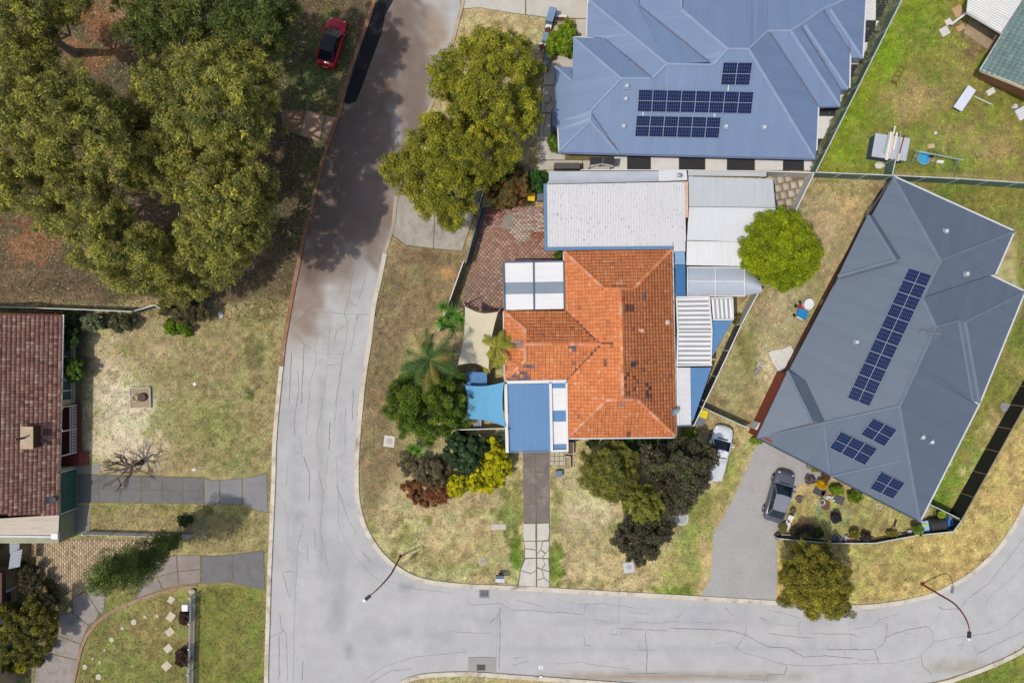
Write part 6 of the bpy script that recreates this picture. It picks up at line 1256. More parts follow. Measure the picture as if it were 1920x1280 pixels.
t = thing('garden_hose', 'dark garden hose coiled on the path beside the blue house', 'hose', zl(100,720)); p = zl(100,705)
MB().tube([p+Vector((.36*math.cos(k*.4),.36*math.sin(k*.4),.03+.001*k)) for k in range(18)]+[zl(80+10*math.sin(k*.5),760+k*18,.03) for k in range(14)], .02, 5).build('hose', m_black, t)
t = thing('screen_panel', 'dark grey screen panel on the path end by the shade cloth', 'screen', zl(235,1180)); MB().box(zl(235,1180,.5),(2.2,.5,1.0)).build('panel', M('dark_screen', C(94,90,86), var=.1), t)
t = thing('pergola_frame', 'small dark sunroom roof with white frame by the blue house', 'pergola', W(1130,306)); 
MB().slab([W(1107,295,1.9),W(1152,295,1.9),W(1150,309,1.9),W(1106,309,1.9)], .05).build('roof_panel', M('smoked_panel', C(58,56,58), rough=.3), t)
MB().tube([W(1109+4*k,311-3*math.sin(k*.314),1.95) for k in range(11)], .03, 6).build('rail', m_white, t); MB().tube([W(1131,295,1.96),W(1130,309,1.96)], .02, 5).build('rib', m_steel, t); posts(t, [(1108,307),(1149,307)], 1.85, m_steel, .06)
# potted garden before the dark grey house
zg = lambda x,y,z=0: W(1440+x/6.737,840+y/6.737,z)
pot('grey pot at the mirror of the silver hatchback', *[v for v in (1440+372/6.737,840+640/6.737)], .3,.4,(150,140,128)); pot('small white pot beside the terracotta disc', 1440+660/6.737,840+670/6.737,.26,.4,(232,226,214)); pot('brown pot near the white sign board', 1440+298/6.737,840+775/6.737,.24,.35,(96,72,60)); pot('wide terracotta bowl ringed by the pale hose', 1440+715/6.737,840+718/6.737,.4,.25,(150,96,66))
t = thing('garden_hose', 'pale green hose looped on the potted garden lawn', 'hose', zg(800,820)); m_h = M('hose_pale', C(150,196,186), rough=.5)
MB().tube([zg(*p,.04) for p in spread([(600,740),(640,700),(700,760),(760,790),(860,790),(960,760),(1040,800),(1010,870),(900,930),(780,950),(680,900),(630,820),(600,770),(650,750),(680,790),(620,800)], 6)], .028, 5).build('hose', m_h, t)
t = thing('sign_board', 'white board with grey and red print leaning by the silver hatchback', 'board', zg(262,940)); P = [zg(268,840,.5),zg(333,862,.5),zg(250,1042,.35),zg(186,1015,.35)]; MB().slab(P, .04).build('board', m_white, t)
pm = [P[0]*(.5)+P[3]*.5, P[1]*.5+P[2]*.5]; MB().slab([p+Vector((0,0,.004)) for p in (pm[0]*.8+pm[1]*.2, pm[0]*.3+pm[1]*.7, pm[1]*.72+P[0]*.28, pm[0]*.55+P[0]*.45)], .003).build('print', M('print_grey', C(110,112,124), var=.3, scale=9), t)
MB().slab([p+Vector((0,0,.005)) for p in (zg(285,935,.44),zg(303,942,.44),zg(297,965,.43),zg(280,960,.43))], .003).build('print', M('print_red', C(190,30,50)), t); MB().bar(zg(262,860,0),zg(262,860,.48),.05,.05).build('leg', m_steel, t)
for nm, q, s_, a_, colr in (('upper dark slate slab in the potted garden',(650,540),(1.0,.8),.5,(76,78,84)),('lower dark slate slab in the potted garden',(895,650),(.9,.7),.35,(92,88,86)),('terracotta square beside the upper slate slab',(708,570),(.5,.4),.4,(150,104,84))): p = zg(*q); tag(MB().box((p.x,p.y,.03),(s_[0],s_[1],.06),-a_).build('garden_slab', M('gslab_%d'%colr[0], C(*colr), var=.12)), nm, 'slab')
planter('long cream trough at the left end of the low charcoal fence', 1440+275/6.737,840+1110/6.737,1.75,.42,-.06,.4,(188,176,156),(120,100,84)); planter('pink trimmed trough in the middle of the low charcoal fence', 1440+1035/6.737,840+1148/6.737,1.1,.42,-.02,.4,(232,214,196),(196,140,110))
pot('blue ceramic bowl among the fence pots', 1440+840/6.737,840+1128/6.737,.32,.4,(96,164,206)); pot('dark pot at the driveway end of the fence', 1440+105/6.737,840+1095/6.737,.3,.4,(60,52,50)); pot('dark round pot under the fence plants', 1440+1230/6.737,840+1090/6.737,.3,.4,(52,56,62)); pot('tan pot with a pale centre near the fence', 1440+1280/6.737,840+1152/6.737,.28,.35,(196,140,70))
t = thing('garden_ornament', 'white statue cluster on the pot stand in the garden', 'ornament', zg(775,630)); rr = random.Random(4)
for k in range(7): p = zg(775+rr.uniform(-50,50),630+rr.uniform(-35,35),0); MB().lathe(p, [(.1,0),(.07,.15),(.12,.22),(.05,.32),(.02,.34)], 8).build('figure', M('statue_white', C(226,226,224)), t)
t = thing('garden_ornament', 'grey and white ornaments along the low charcoal fence', 'ornament', zg(930,1130))
for k in range(6): p = zg(900+rr.uniform(-30,85),1130+rr.uniform(-35,35),0); MB().lathe(p, [(.12,0),(.08,.2),(.14,.3),(.05,.42),(.02,.44)], 8).build('figure', M('statue_grey', C(190,190,192)), t)
t = thing('bicycle_wheel', 'spoked wheel leaning under the dark grey eave by the drive', 'wheel', zg(525,215)); p = zg(525,215,.35)
MB().tube([p+Vector((.28*math.cos(k*.449),.28*math.sin(k*.449),.02*math.sin(k))) for k in range(15)], .03, 6).build('tyre', m_black, t); [MB().tube([p,p+Vector((.27*math.cos(k*1.05),.27*math.sin(k*1.05),0))], .01, 4).build('spoke', m_steel, t) for k in range(6)]
t = thing('clothes_airer', 'white wire ring hanging under the dark grey gutter', 'airer', zg(1405,735)); p = zg(1405,735,1.6); MB().tube([p+Vector((.22*math.cos(k*.449),.22*math.sin(k*.449),0)) for k in range(15)], .025, 5).build('ring', m_white, t); MB().tube([p,p-Vector((0,0,1.6))], .02, 5).build('stem', m_white, t)
zk = lambda x,y,z=0: W(1640+x/9.6,900+y/9.6,z)
t = thing('barrel', 'black barrel lying on its side with bright blue ribbed end', 'barrel', zk(1120,790)); a_ = zk(980,805,.55); b_ = zk(1260,765,.55); dx = (b_-a_).normalized()
MB().tube([a_,a_+dx*.05,b_-dx*.05,b_], [.5,.55,.55,.5], 20).build('drum', M('drum_black', C(62,60,60), rough=.5), t)
cb = zk(1325,735,.6); nb = Vector((dx.x,dx.y,.5)).normalized(); MB().tube([cb-nb*.05,cb,cb+nb*.08], [.5,.5,.42], 20).build('blue_end', M('drum_blue', C(14,132,224), rough=.35), t)
for k in range(6): s_ = Vector((-dx.y,dx.x,0)); MB().bar(cb+nb*.09+s_*(-.35+.14*k)-dx*.3, cb+nb*.09+s_*(-.35+.14*k)+dx*.3, .04, .03).build('rib', M('drum_blue_dark', C(8,96,176), rough=.35), t)
t = thing('towel_table', 'small table under a pale blue towel beside the black barrel', 'table', zk(920,830)); P = [zk(845,738,.6),zk(960,728,.6),zk(995,915,.6),zk(862,935,.6)]; MB().slab(P, .04).build('towel', M('towel_blue', C(160,206,240), var=.12, scale=5), t); [MB().bar((p.x*.97+zk(920,830).x*.03,p.y*.97+zk(920,830).y*.03,0),(p.x*.97+zk(920,830).x*.03,p.y*.97+zk(920,830).y*.03,.56),.05,.05).build('leg', m_white, t) for p in P]
MB().ico(zk(905,800,.66),(.2,.2,.06),1).build('yellow_bowl', M('bowl_yellow', C(206,206,60)), t)
t = thing('hula_hoops', 'black hoops standing beside the barrel', 'hoop', zk(1150,620))
for k in (0,1): p = zk(1135+k*45,615,.3); MB().tube([p+Vector((.33*math.cos(i*.35),.5*math.sin(i*.35),.1*math.sin(i*.35))) for i in range(19)], .03, 5).build('hoop', m_black, t)
t = thing('small_planter', 'dark narrow planter board on the potted garden lawn', 'planter', zk(360,770)); MB().prism([zk(358,700).xy,zk(392,712).xy,zk(355,835).xy,zk(325,830).xy], 0, .12).build('board', M('planter_dk', C(70,66,60)), t); MB().box(zk(340,850,.1),(.3,.25,.2)).build('end_block', M('planter_tan', C(150,120,90)), t)
t = thing('pot_group', 'cluster of pale pots beside the leafy fence bush', 'plant pot', zk(500,960)); [MB().lathe(zk(*q), [(.12,0),(.2,.3),(.16,.3),(.02,.25)], 12).build('pot', M('potc_%d'%c[0], C(*c)), t) for q, c in (((425,975),(206,206,214)),((500,980),(196,180,150)),((600,915),(206,150,120)))]
tag(MB().prism([W(1876,754),W(1894,757),W(1896,768),W(1880,772),W(1874,764)], .0, .08).build('grey_rock', M('grey_rock', C(150,148,144), var=.2, scale=4)), 'flat grey rock on the right boundary lawn', 'rock')
# ---------------------------------------------------------------- plants
def leaves(name, parent, clumps, per, ll, lw, cols, seed=0, droop=.35, upb=.35, fill=.5, kind=None, var=.18, cvar=.2):
    """a crown part: many small leaf faces gathered in clumps (x,y,z,rx,ry,rz)"""
    r = np.random.default_rng(seed); Cn = np.array(clumps, float); m = len(Cn)
    vol = (Cn[:,3]*Cn[:,4]*Cn[:,5])**(2/3); cnt = np.maximum(8, (per*1.9*vol/vol.mean()).astype(int)); idx = np.repeat(np.arange(m), cnt); n = len(idx)
    d = r.normal(size=(n,3)); d[:,2] += upb*.6; d /= np.linalg.norm(d,axis=1)[:,None]
    rad = (fill+(1-fill)*r.random(n)**.6); pos = Cn[idx,:3]+d*Cn[idx,3:6]*rad[:,None]
    ax = d*.55+r.normal(size=(n,3))*.6; ax[:,2] -= droop; ax /= np.linalg.norm(ax,axis=1)[:,None]
    nr = r.normal(size=(n,3))*.55+d*.5; nr[:,2] += .55; sd_ = np.cross(ax, nr); sd_ /= np.maximum(1e-6,np.linalg.norm(sd_,axis=1))[:,None]
    L = ll*(.65+.7*r.random(n))[:,None]; Wd = lw*(.7+.6*r.random(n))[:,None]
    V = np.stack([pos-ax*L*.5, pos+sd_*Wd*.5, pos+ax*L*.5, pos-sd_*Wd*.5],1).reshape(-1,3); V[:,2] = np.maximum(V[:,2], .01)
    F = np.arange(n*4).reshape(-1,4)
    w = np.array([c[1] for c in cols],float); cc = np.array([c[0] for c in cols]); ci = r.choice(len(cols), m, p=w/w.sum())
    lc = r.choice(len(cols), n, p=w/w.sum()); mix = (r.random(n) < .65)[:,None]
    col = np.where(mix, cc[ci[idx]], cc[lc])*(1+r.normal(0,cvar,m))[idx][:,None]*(1+r.normal(0,var,n))[:,None]
    return mesh_np(name, V, F, leaf_mat(), parent, colors=np.repeat(np.clip(col*1.5,.004,.8),4,0), kind=kind)
def crown_clumps(poly, z0, z1, n, rad, seed, flat=1.0, low=.3):
    """clump centres spread through the volume whose outline seen from above is poly (pixels)"""
    r = np.random.default_rng(seed); xs = [p[0] for p in poly]; ys = [p[1] for p in poly]
    X = r.uniform(min(xs),max(xs),9000); Y = r.uniform(min(ys),max(ys),9000); k = inside(X,Y,poly); X = X[k]; Y = Y[k]; D = poly_dist(X,Y,poly); dm = D.max()
    zc = (z0+z1)/2; pr = rad/(PXM*(1-zc/HC)); k = D > min(pr*.4, dm*.35); X = X[k]; Y = Y[k]; D = D[k]
    out = []; sp = math.sqrt(max(1,len(X))/9000*(max(xs)-min(xs))*(max(ys)-min(ys))/n)*.72; pts = []
    for x, y, d in zip(X,Y,D):
        if len(out) >= n: break
        if any((x-a)**2+(y-b)**2 < sp*sp for a,b in pts): continue
        pts.append((x,y)); t = min(1, d/dm); top = z0+(z1-z0)*math.sqrt(max(0,1-(1-t)**2))
        z = top-abs(r.normal(0,.12))*(z1-z0) if r.random() > low else z0+(top-z0)*r.uniform(.15,.7)
        q = W(x,y,z); s = rad*r.uniform(.75,1.25); out.append((q.x,q.y,q.z,s,s*r.uniform(.85,1.15),s*r.uniform(.6,.9)*flat))
    return out
m_bark = M('pale_bark', C(186,174,160), var=.2, scale=2, fine=.2, fscale=9, rough=.9); m_bark_d = M('dark_bark', C(104,86,72), var=.2, scale=2, fine=.2, fscale=9, rough=.9)
m_gum = M('gum_bark', C(142,130,118), var=.22, scale=2, fine=.2, fscale=9, rough=.9)
def limbs(parent, base, clumps, r0, seed, nb=12, bark=None, name='trunk', fork=.35, lean=.0):
    rr = random.Random(seed); base = Vector(base); cl = [Vector(c[:3]) for c in clumps]; cen = sum(cl, Vector())/len(cl); zt = max(c.z for c in cl)
    fk = base+(Vector((cen.x,cen.y,0))-Vector((base.x,base.y,0)))*.35+Vector((0,0,zt*fork)); mb = MB()
    path = [base, base+(fk-base)*.5+Vector((rr.uniform(-.1,.1),rr.uniform(-.1,.1),0)), fk]
    mb.tube(path, [r0*1.15,r0*.9,r0*.75], 8)
    t = mb.build(name, bark or m_bark, parent); mb = MB()
    rr.shuffle(cl)
    for c in cl[:nb]:
        d = c-fk; mid = fk+d*.5+Vector((rr.gauss(0,.12)*d.length,rr.gauss(0,.12)*d.length,-.06*d.length)); r1 = r0*rr.uniform(.3,.55)*(1.0 if d.length < 5 else .8)
        mb.tube([fk-Vector((0,0,.1)), fk+d*.25+Vector((rr.gauss(0,.05)*d.length,rr.gauss(0,.05)*d.length,0)), mid, fk+d*.8+Vector((rr.gauss(0,.05)*d.length,rr.gauss(0,.05)*d.length,-.05*d.length)), c-Vector((0,0,.25))], [r1,r1*.8,r1*.6,r1*.35,r1*.12], 6)
        for _ in range(3):
            p = mid+(c-mid)*rr.random(); q = p+Vector((rr.gauss(0,1),rr.gauss(0,1),rr.uniform(-.4,.25)))*min(.8,max(.3,d.length*.12)); mb.tube([p,(p+q)/2+Vector((rr.gauss(0,.1),rr.gauss(0,.1),.1)),q], [r1*.3,r1*.18,r1*.06], 4)
    mb.build('branches', bark or m_bark, parent); return t
def tree(label, poly, z0, z1, n, rad, per, ll, lw, cols, seed, r0=.2, name='tree', cat='tree', nb=10, bark=None, group=None, base=None, droop=.35, low=.3, fork=.35, fill=.5, sub=0, subr=.42, core=1.0):
    cl = crown_clumps(poly, z0, z1, n, rad, seed, low=low)
    if sub:      # break each large clump into smaller tufts
        r = np.random.default_rng(seed+5); c2 = []
        for c in cl:
            for _ in range(sub):
                d = r.normal(size=3); d /= np.linalg.norm(d); k = rad*subr*r.uniform(.7,1.3); c2.append((c[0]+d[0]*c[3]*.75,c[1]+d[1]*c[4]*.75,c[2]+d[2]*c[5]*.7+.1,k,k,k*.8))
        lc = c2+[(c[0],c[1],c[2]-.15,c[3]*.62,c[4]*.62,c[5]*.62) for c in cl if r.random() < core] if core else c2
    else: lc = cl
    cx = np.mean([c[0] for c in cl]); cy = np.mean([c[1] for c in cl]); b = W(*base) if base else Vector((cx,cy,0))
    if name == 'gum_tree': b = b*1.12
    t = thing(name, label, cat, b, group); leaves('crown', t, lc, per, ll, lw, cols, seed, droop, fill=fill)
    if r0: limbs(t, b, cl, r0, seed, nb, bark or (m_gum if name == 'gum_tree' else None), fork=fork)
    return t
def K(*c, k=1.0): return C(*c, k=k)
GUM = [(K(150,148,62),4),(K(126,126,58),4),(K(174,168,70),2),(K(100,104,54),3),(K(140,126,72),1)]
GUMD = [(K(98,108,46),4),(K(84,96,42),4),(K(120,122,50),2),(K(72,84,40),2)]
gum = [
 ('tall gum tree nearest the parked red car, broad olive crown', [(250,150),(300,90),(360,70),(420,60),(480,90),(525,125),(535,200),(522,265),(470,310),(385,330),(300,310),(245,230)], 9,16.5,66,1.2,GUM,300),
 ('gum tree with drooping olive crown beside the street bend', [(335,320),(400,300),(470,305),(530,325),(505,385),(520,445),(470,480),(430,530),(360,515),(325,450),(340,390)], 8,14.5,54,1.1,GUM,301),
 ('gum tree with olive crown reaching the red roof fence', [(-30,290),(60,250),(150,290),(235,335),(262,400),(310,455),(350,525),(270,556),(180,535),(105,465),(35,400),(-40,395)], 7,13.5,62,1.15,GUM,302),
 ('wide gum tree crown in the middle of the left photo edge', [(-60,110),(60,75),(140,120),(215,180),(265,235),(300,300),(220,320),(110,285),(-60,260)], 10,17,56,1.2,GUM,303),
 ('gum tree in the top left photo corner', [(-80,-60),(165,-60),(160,30),(100,80),(20,120),(-80,130)], 9,16,34,1.2,GUM,304),
 ('dark leafy gum tree at the top beside the red car lawn', [(230,-60),(560,-60),(565,20),(550,75),(520,130),(450,95),(390,80),(320,90),(262,110),(212,60)], 8,14,54,1.15,GUMD,305),
 ('smaller gum tree between the two left crowns', [(165,180),(250,190),(310,270),(385,310),(360,390),(270,370),(195,310)], 6,11,32,1.05,GUM,306),
 ('yellowish gum tree at the lower end of the grove', [(205,470),(300,420),(370,460),(430,520),(400,565),(300,568),(225,550)], 3.5,7,24,.95,GUM,307),
]
for lb, poly, z0, z1, n, rad, cols, sd_ in gum:
    tree(lb, poly, z0, z1, n, rad, 54, .27, .058, cols, sd_, r0=.38, name='gum_tree', nb=22, droop=.6, sub=12, subr=.36, fill=.1, low=.25, fork=.3, core=.35)
ACA = [(K(150,146,40),4),(K(130,132,38),4),(K(166,158,44),2),(K(108,116,36),3)]
tree('upper yellow green street tree beside the pale driveway', [(865,80),(900,58),(950,50),(1000,78),(1016,130),(1016,195),(1005,245),(960,260),(900,245),(850,230),(812,185),(795,140),(815,110)], 3,8.5,66,.92,66,.20,.065,ACA,310,r0=.25,name='street_tree',sub=8,fill=.25)
tree('lower yellow green street tree over the grey driveway', [(800,208),(850,215),(900,235),(950,250),(985,275),(948,325),(930,345),(905,352),(885,398),(850,438),(812,420),(780,402),(762,362),(735,345),(710,325),(722,300),(752,272),(772,235)], 2.5,7.5,70,.9,66,.20,.065,ACA,311,r0=.25,name='street_tree',sub=8,fill=.25)
lim = [(1462+73*math.cos(t)*(1+.05*math.sin(3*t)), 468+74*math.sin(t)*(1+.05*math.cos(4*t))) for t in np.linspace(0,6.28,26)[:-1]]
tree('dense round lime green tree beside the white patio roofs', lim, 1.6,5.6,90,.6,90,.12,.075,[(K(140,152,10),4),(K(126,142,10),4),(K(156,164,20),2),(K(104,122,12),3)],312,r0=.16,low=.25,fill=.25,droop=.1,sub=6,subr=.6)
tree('bushy dark green tree under the big palm', [(716,770),(730,725),(749,696),(798,678),(862,700),(889,743),(878,788),(842,812),(803,832),(757,812)], 1.0,4.8,66,.65,80,.16,.065,[(K(92,114,26),4),(K(78,100,26),3),(K(112,128,30),2),(K(60,78,26),2)],313,r0=.14,subr=.52,sub=5,fill=.25)
DKP = [(K(84,79,57),4),(K(72,70,52),4),(K(96,82,64),1.5),(K(92,100,56),2.5),(K(60,55,47),2)]
tree('dark purple leaved tree overhanging the white car', [(1210,845),(1250,830),(1300,822),(1342,838),(1348,872),(1334,897),(1316,922),(1296,952),(1270,966),(1252,970),(1246,935),(1226,905),(1206,880)], 1.6,5.5,66,.65,62,.18,.10,DKP,314,r0=.15,subr=.52,sub=5,fill=.25)
tree('lower dark purple tree nearest the concrete pit cover', [(1166,968),(1190,962),(1225,972),(1266,978),(1256,1002),(1236,1022),(1230,1045),(1202,1058),(1170,1042),(1148,1016),(1158,990)], 1.2,4,44,.5,60,.16,.09,DKP,315,r0=.1,subr=.52,sub=5,fill=.25)
OLV = [(K(124,122,50),4),(K(110,112,50),4),(K(144,138,50),2),(K(92,98,48),2)]
tree('rounded olive green tree before the orange house', [(1093,852),(1120,832),(1170,830),(1197,858),(1198,900),(1186,936),(1155,947),(1120,928),(1096,908),(1088,878)], 1,4.3,56,.6,80,.17,.05,OLV,316,r0=.12,subr=.52,sub=5,fill=.25)
tree('yellow green shrub between the two purple trees', [(1163,948),(1188,916),(1215,908),(1242,925),(1246,960),(1222,982),(1182,978)], .8,5.0,34,.5,80,.15,.05,[(K(140,138,52),4),(K(122,124,50),3)],317,r0=.08,sub=5,fill=.25,name='shrub',cat='shrub')
v4 = [(1440+x/3.004,854+y/3.004) for x,y in [(65,660),(110,560),(190,500),(330,500),(370,570),(450,640),(472,740),(470,830),(430,905),(380,915),(340,900),(320,922),(240,920),(200,880),(150,840),(60,830),(52,780),(85,730)]]
tree('golden olive verge tree beside the paver driveway', v4, 2,6.5,72,.75,95,.17,.055,[(K(144,134,42),4),(K(126,120,42),4),(K(108,104,42),3),(K(160,146,46),1)],318,r0=.2,sub=6,fill=.25)
# shrubs
def shrub(label, poly, z1, cols, seed, n=20, rad=.4, per=130, ll=.13, lw=.06, z0=.2, name='shrub', r0=.04, fill=.5, droop=.2): return tree(label, poly, z0, z1, n, rad, per*.6, ll, lw, cols, seed, r0=r0, name=name, cat='shrub', nb=5, bark=m_bark_d, fill=.25, droop=droop, sub=8, subr=.42)
def blob(x,y,rx,ry,n=12,s=0): rr = random.Random(s); return [(x+rx*math.cos(2*math.pi*k/n)*rr.uniform(.85,1.12), y+ry*math.sin(2*math.pi*k/n)*rr.uniform(.85,1.12)) for k in range(n)]
G1=[(K(96,124,40),4),(K(80,106,38),3),(K(118,140,44),2)]; G2=[(K(62,84,48),4),(K(52,72,44),4),(K(78,98,60),2)]; YL=[(K(196,186,12),4),(K(180,176,14),4),(K(210,198,24),2),(K(140,146,18),2)]
BR=[(K(124,114,82),4),(K(108,102,72),3),(K(96,98,60),2),(K(138,118,92),2)]; RD=[(K(150,96,60),4),(K(128,80,54),3),(K(158,112,70),2)]; DG=[(K(66,86,40),4),(K(54,72,34),3),(K(86,102,48),2)]; BG=[(K(120,144,28),4),(K(100,128,30),3),(K(138,156,40),2)]
shrub('dark green dense bush left of the yellow bush', [(828,828),(868,803),(908,815),(922,848),(915,882),(880,893),(848,882),(830,855)], 2.8, G2, 330, 34, .45, 200)
shrub('bright yellow bush at the carport corner', [(908,818),(932,822),(952,845),(962,872),(946,902),(912,926),(880,919),(868,929),(845,937),(834,912),(846,895),(880,886),(903,860)], 2.2, YL, 331, 64, .42, 150)
shrub('grey brown twiggy shrub in the corner garden', [(752,842),(790,860),(830,860),(846,890),(846,912),(820,922),(780,908),(748,882)], 2.0, BR, 332, 28, .45, 130, ll=.2, lw=.03)
shrub('rust red shrub at the tip of the corner garden', [(752,908),(790,900),(840,905),(843,935),(812,950),(775,942),(756,924)], 1.4, RD, 333, 24, .36, 150, ll=.14, lw=.04)
shrub('large red and green mottled shrub at the brick paving', [(912,330),(935,312),(970,312),(995,330),(996,362),(985,378),(960,395),(930,385),(915,365)], 3.2, [(K(122,96,50),4),(K(100,92,46),4),(K(136,76,48),2),(K(92,104,48),2)], 334, 34, .5, 150, ll=.17, lw=.05)
shrub('glossy dark green shrub beside the grey shade cloth', [(993,322),(1020,320),(1029,340),(1024,358),(1003,360),(993,345)], 2.2, [(K(44,84,34),4),(K(58,104,40),3)], 335, 14, .4, 120, ll=.2, lw=.12)
shrub('bright green garden shrub at the blue house entry', [(1024,103),(1030,72),(1046,50),(1066,38),(1080,46),(1084,76),(1073,103)], 1.5, BG, 336, 30, .4, 170)
shrub('round green bush against the red roofed house', blob(140,692,20,22,12,1), 1.9, G1, 337, 20, .4, 170); shrub('dark narrow shrub at the upper red roof corner', blob(137,637,14,24,10,2), 1.8, DG, 338, 16, .35, 140)
shrub('bright green low bush on the left lawn edge', [(305,606),(325,597),(350,606),(362,618),(350,630),(325,628),(308,620)], 1.1, [(K(96,124,18),4),(K(112,140,24),3)], 339, 18, .32, 160)
shrub('grey green shrub right of the red roof fence', blob(175,604,22,15,10,3), 1.7, [(K(124,130,94),4),(K(104,112,76),3)], 340, 18, .4, 110); shrub('olive shrub in the middle of the left fence line', blob(224,606,30,14,10,4), 1.5, [(K(112,112,76),4),(K(92,96,62),3)], 341, 18, .4, 100); shrub('brushy dry olive shrub at the end of the left fence', blob(345,580,45,24,12,5), 2.2, [(K(110,100,62),4),(K(92,86,54),3)], 342, 24, .5, 90, ll=.22, lw=.04)
shrub('thin dark shrub above the red roof corner', blob(132,598,14,12,10,6), 1.5, DG, 343, 10, .35, 100)
shrub('large olive bush at the bottom left house', [(-20,1132),(30,1128),(60,1108),(95,1128),(108,1160),(104,1210),(72,1246),(40,1258),(-20,1255)], 4.0, [(K(112,110,40),4),(K(92,94,38),4),(K(134,126,40),2)], 344, 44, .6, 150, name='bush'); shrub('dark twiggy shrub between the window and the cream paving', [(32,1050),(60,1055),(100,1100),(112,1130),(90,1140),(50,1120),(30,1090)], 1.6, [(K(78,74,50),4),(K(94,84,60),3)], 345, 24, .4, 80, ll=.18, lw=.035); shrub('yellow tipped shrub at the bottom left path', blob(32,1250,24,10,10,8), 1.0, [(K(190,176,20),4),(K(150,146,30),3)], 346, 12, .3, 140)
shrub('upper dark red shrub beside the picket fence', blob(347,1157,9,14,10,9), 1.0, [(K(74,50,40),4),(K(90,66,46),3)], 347, 10, .3, 110); shrub('lower dark red shrub beside the picket fence', blob(345,1232,15,17,10,10), 1.1, [(K(78,54,42),4),(K(92,70,48),3)], 348, 14, .32, 110); 
shrub('low dark shrub patch on the lawn between the left driveways', blob(348,976,14,10,10,11), .6, DG, 349, 8, .28, 90)
zgp = lambda x,y: (1440+x/6.737,840+y/6.737)
for lb, x, y, rx, ry, z1, cols, s_, nm in (('arching green fern under the dark grey gutter',860,525,85,55,.9,BG,350,'fern'),('bright leafy shrub under the dark grey gutter',1100,620,90,70,1.1,[(K(110,136,30),4),(K(90,112,30),3),(K(150,150,60),1)],351,'shrub'),('golden yellow flowering shrub in the potted garden',675,450,50,45,.8,[(K(206,166,20),4),(K(176,144,30),3)],352,'shrub'),('rust brown shrub at the corner of the dark gutter',735,350,50,50,1.0,[(K(104,66,44),4),(K(124,88,56),2)],353,'shrub'),('dark potted plant inside the hose loop',860,870,60,65,.9,[(K(48,46,50),4),(K(66,60,66),2)],354,'potted_plant'),('green creeper on the left of the low charcoal fence',610,1060,110,55,.8,[(K(74,86,44),4),(K(60,70,40),3),(K(110,110,60),1)],355,'shrub'),('yellow green shrub on the low charcoal fence',1090,1080,55,45,.8,[(K(128,120,44),4),(K(104,104,44),3)],356,'shrub'),('dark leafy tangle at the low fence bend',1230,1130,60,55,.8,[(K(54,54,44),4),(K(80,70,50),2)],357,'shrub'),('mauve leaved plant near the low charcoal fence',500,1010,45,30,.6,[(K(110,78,82),4),(K(86,66,66),2)],358,'shrub'),('dry grassy plant beside the driveway sign board',180,1000,30,45,.5,[(K(120,120,60),4)],359,'shrub'),('small plant beside the spoked wheel',600,255,40,25,.5,[(K(140,136,60),4)],360,'shrub'),('tangled dark plants at the left fence corner',350,1045,60,25,.6,[(K(70,70,46),4),(K(92,84,56),2)],361,'shrub'),('small purple plant by the drive corner',530,400,45,25,.5,[(K(96,84,88),4),(K(120,116,90),2)],362,'shrub')):
    c = zgp(x,y); shrub(lb, blob(c[0],c[1],rx/6.737,ry/6.737,10,s_), z1, cols, s_, 10, .26, 90, ll=.16, lw=.05, name=nm, r0=.02)
zkp = lambda x,y: (1640+x/9.6,900+y/9.6)
for lb, x, y, rx, ry, z1, cols, s_ in (('glossy green shrub at the low fence beside the blue towel',765,880,95,80,1.2,[(K(96,132,34),4),(K(78,108,30),3),(K(180,170,90),.6)],370),('lime green tuft beside the black hoops',1200,615,55,45,.7,[(K(150,176,46),4)],371),('sparse weeds along the fence by the pale pots',300,950,80,25,.4,[(K(130,120,50),4)],372)):
    c = zkp(x,y); shrub(lb, blob(c[0],c[1],rx/9.6,ry/9.6,10,s_), z1, cols, s_, 10, .24, 110, ll=.14, lw=.06, r0=.02)
shrub('tuft of weeds at the foot of the pale side fence', blob(1383,598,12,9,10,12), .5, [(K(112,104,50),4)], 373, 8, .25, 70); shrub('weeds beside the small fence corner near the bins', blob(1293,812,16,10,10,13), .4, [(K(110,140,40),4),(K(140,150,60),2)], 374, 10, .25, 90); shrub('small leafy plant at the gate pier', blob(1417,825,13,7,10,14), .6, BG, 375, 8, .22, 80); shrub('ferny green plant behind the shed gutter', blob(1048,478,10,8,10,15), 1.0, G1, 376, 8, .25, 90); shrub('dark shrubs along the front wall of the orange house', [(1100,826),(1230,824),(1290,822),(1285,838),(1230,845),(1150,836),(1105,836)], 1.2, DG, 377, 26, .35, 100, ll=.18)
shrub('palm like tuft beside the blue house tank', blob(1038,268,9,16,10,16), 1.4, G1, 378, 10, .3, 80, ll=.3, lw=.04)
hedge_cl = crown_clumps([(1516,321),(1528,316),(1606,160),(1684,0),(1700,-40),(1684,-40),(1668,0),(1592,158)], .1, .55, 120, .25, 380)
hs = thing('hedge', 'narrow clipped grey green hedge bed inside the green fence', 'hedge', W(1600,160)); leaves('foliage', hs, hedge_cl, 90, .09, .05, [(K(122,128,100),4),(K(104,114,84),4),(K(150,150,126),2)], 380)
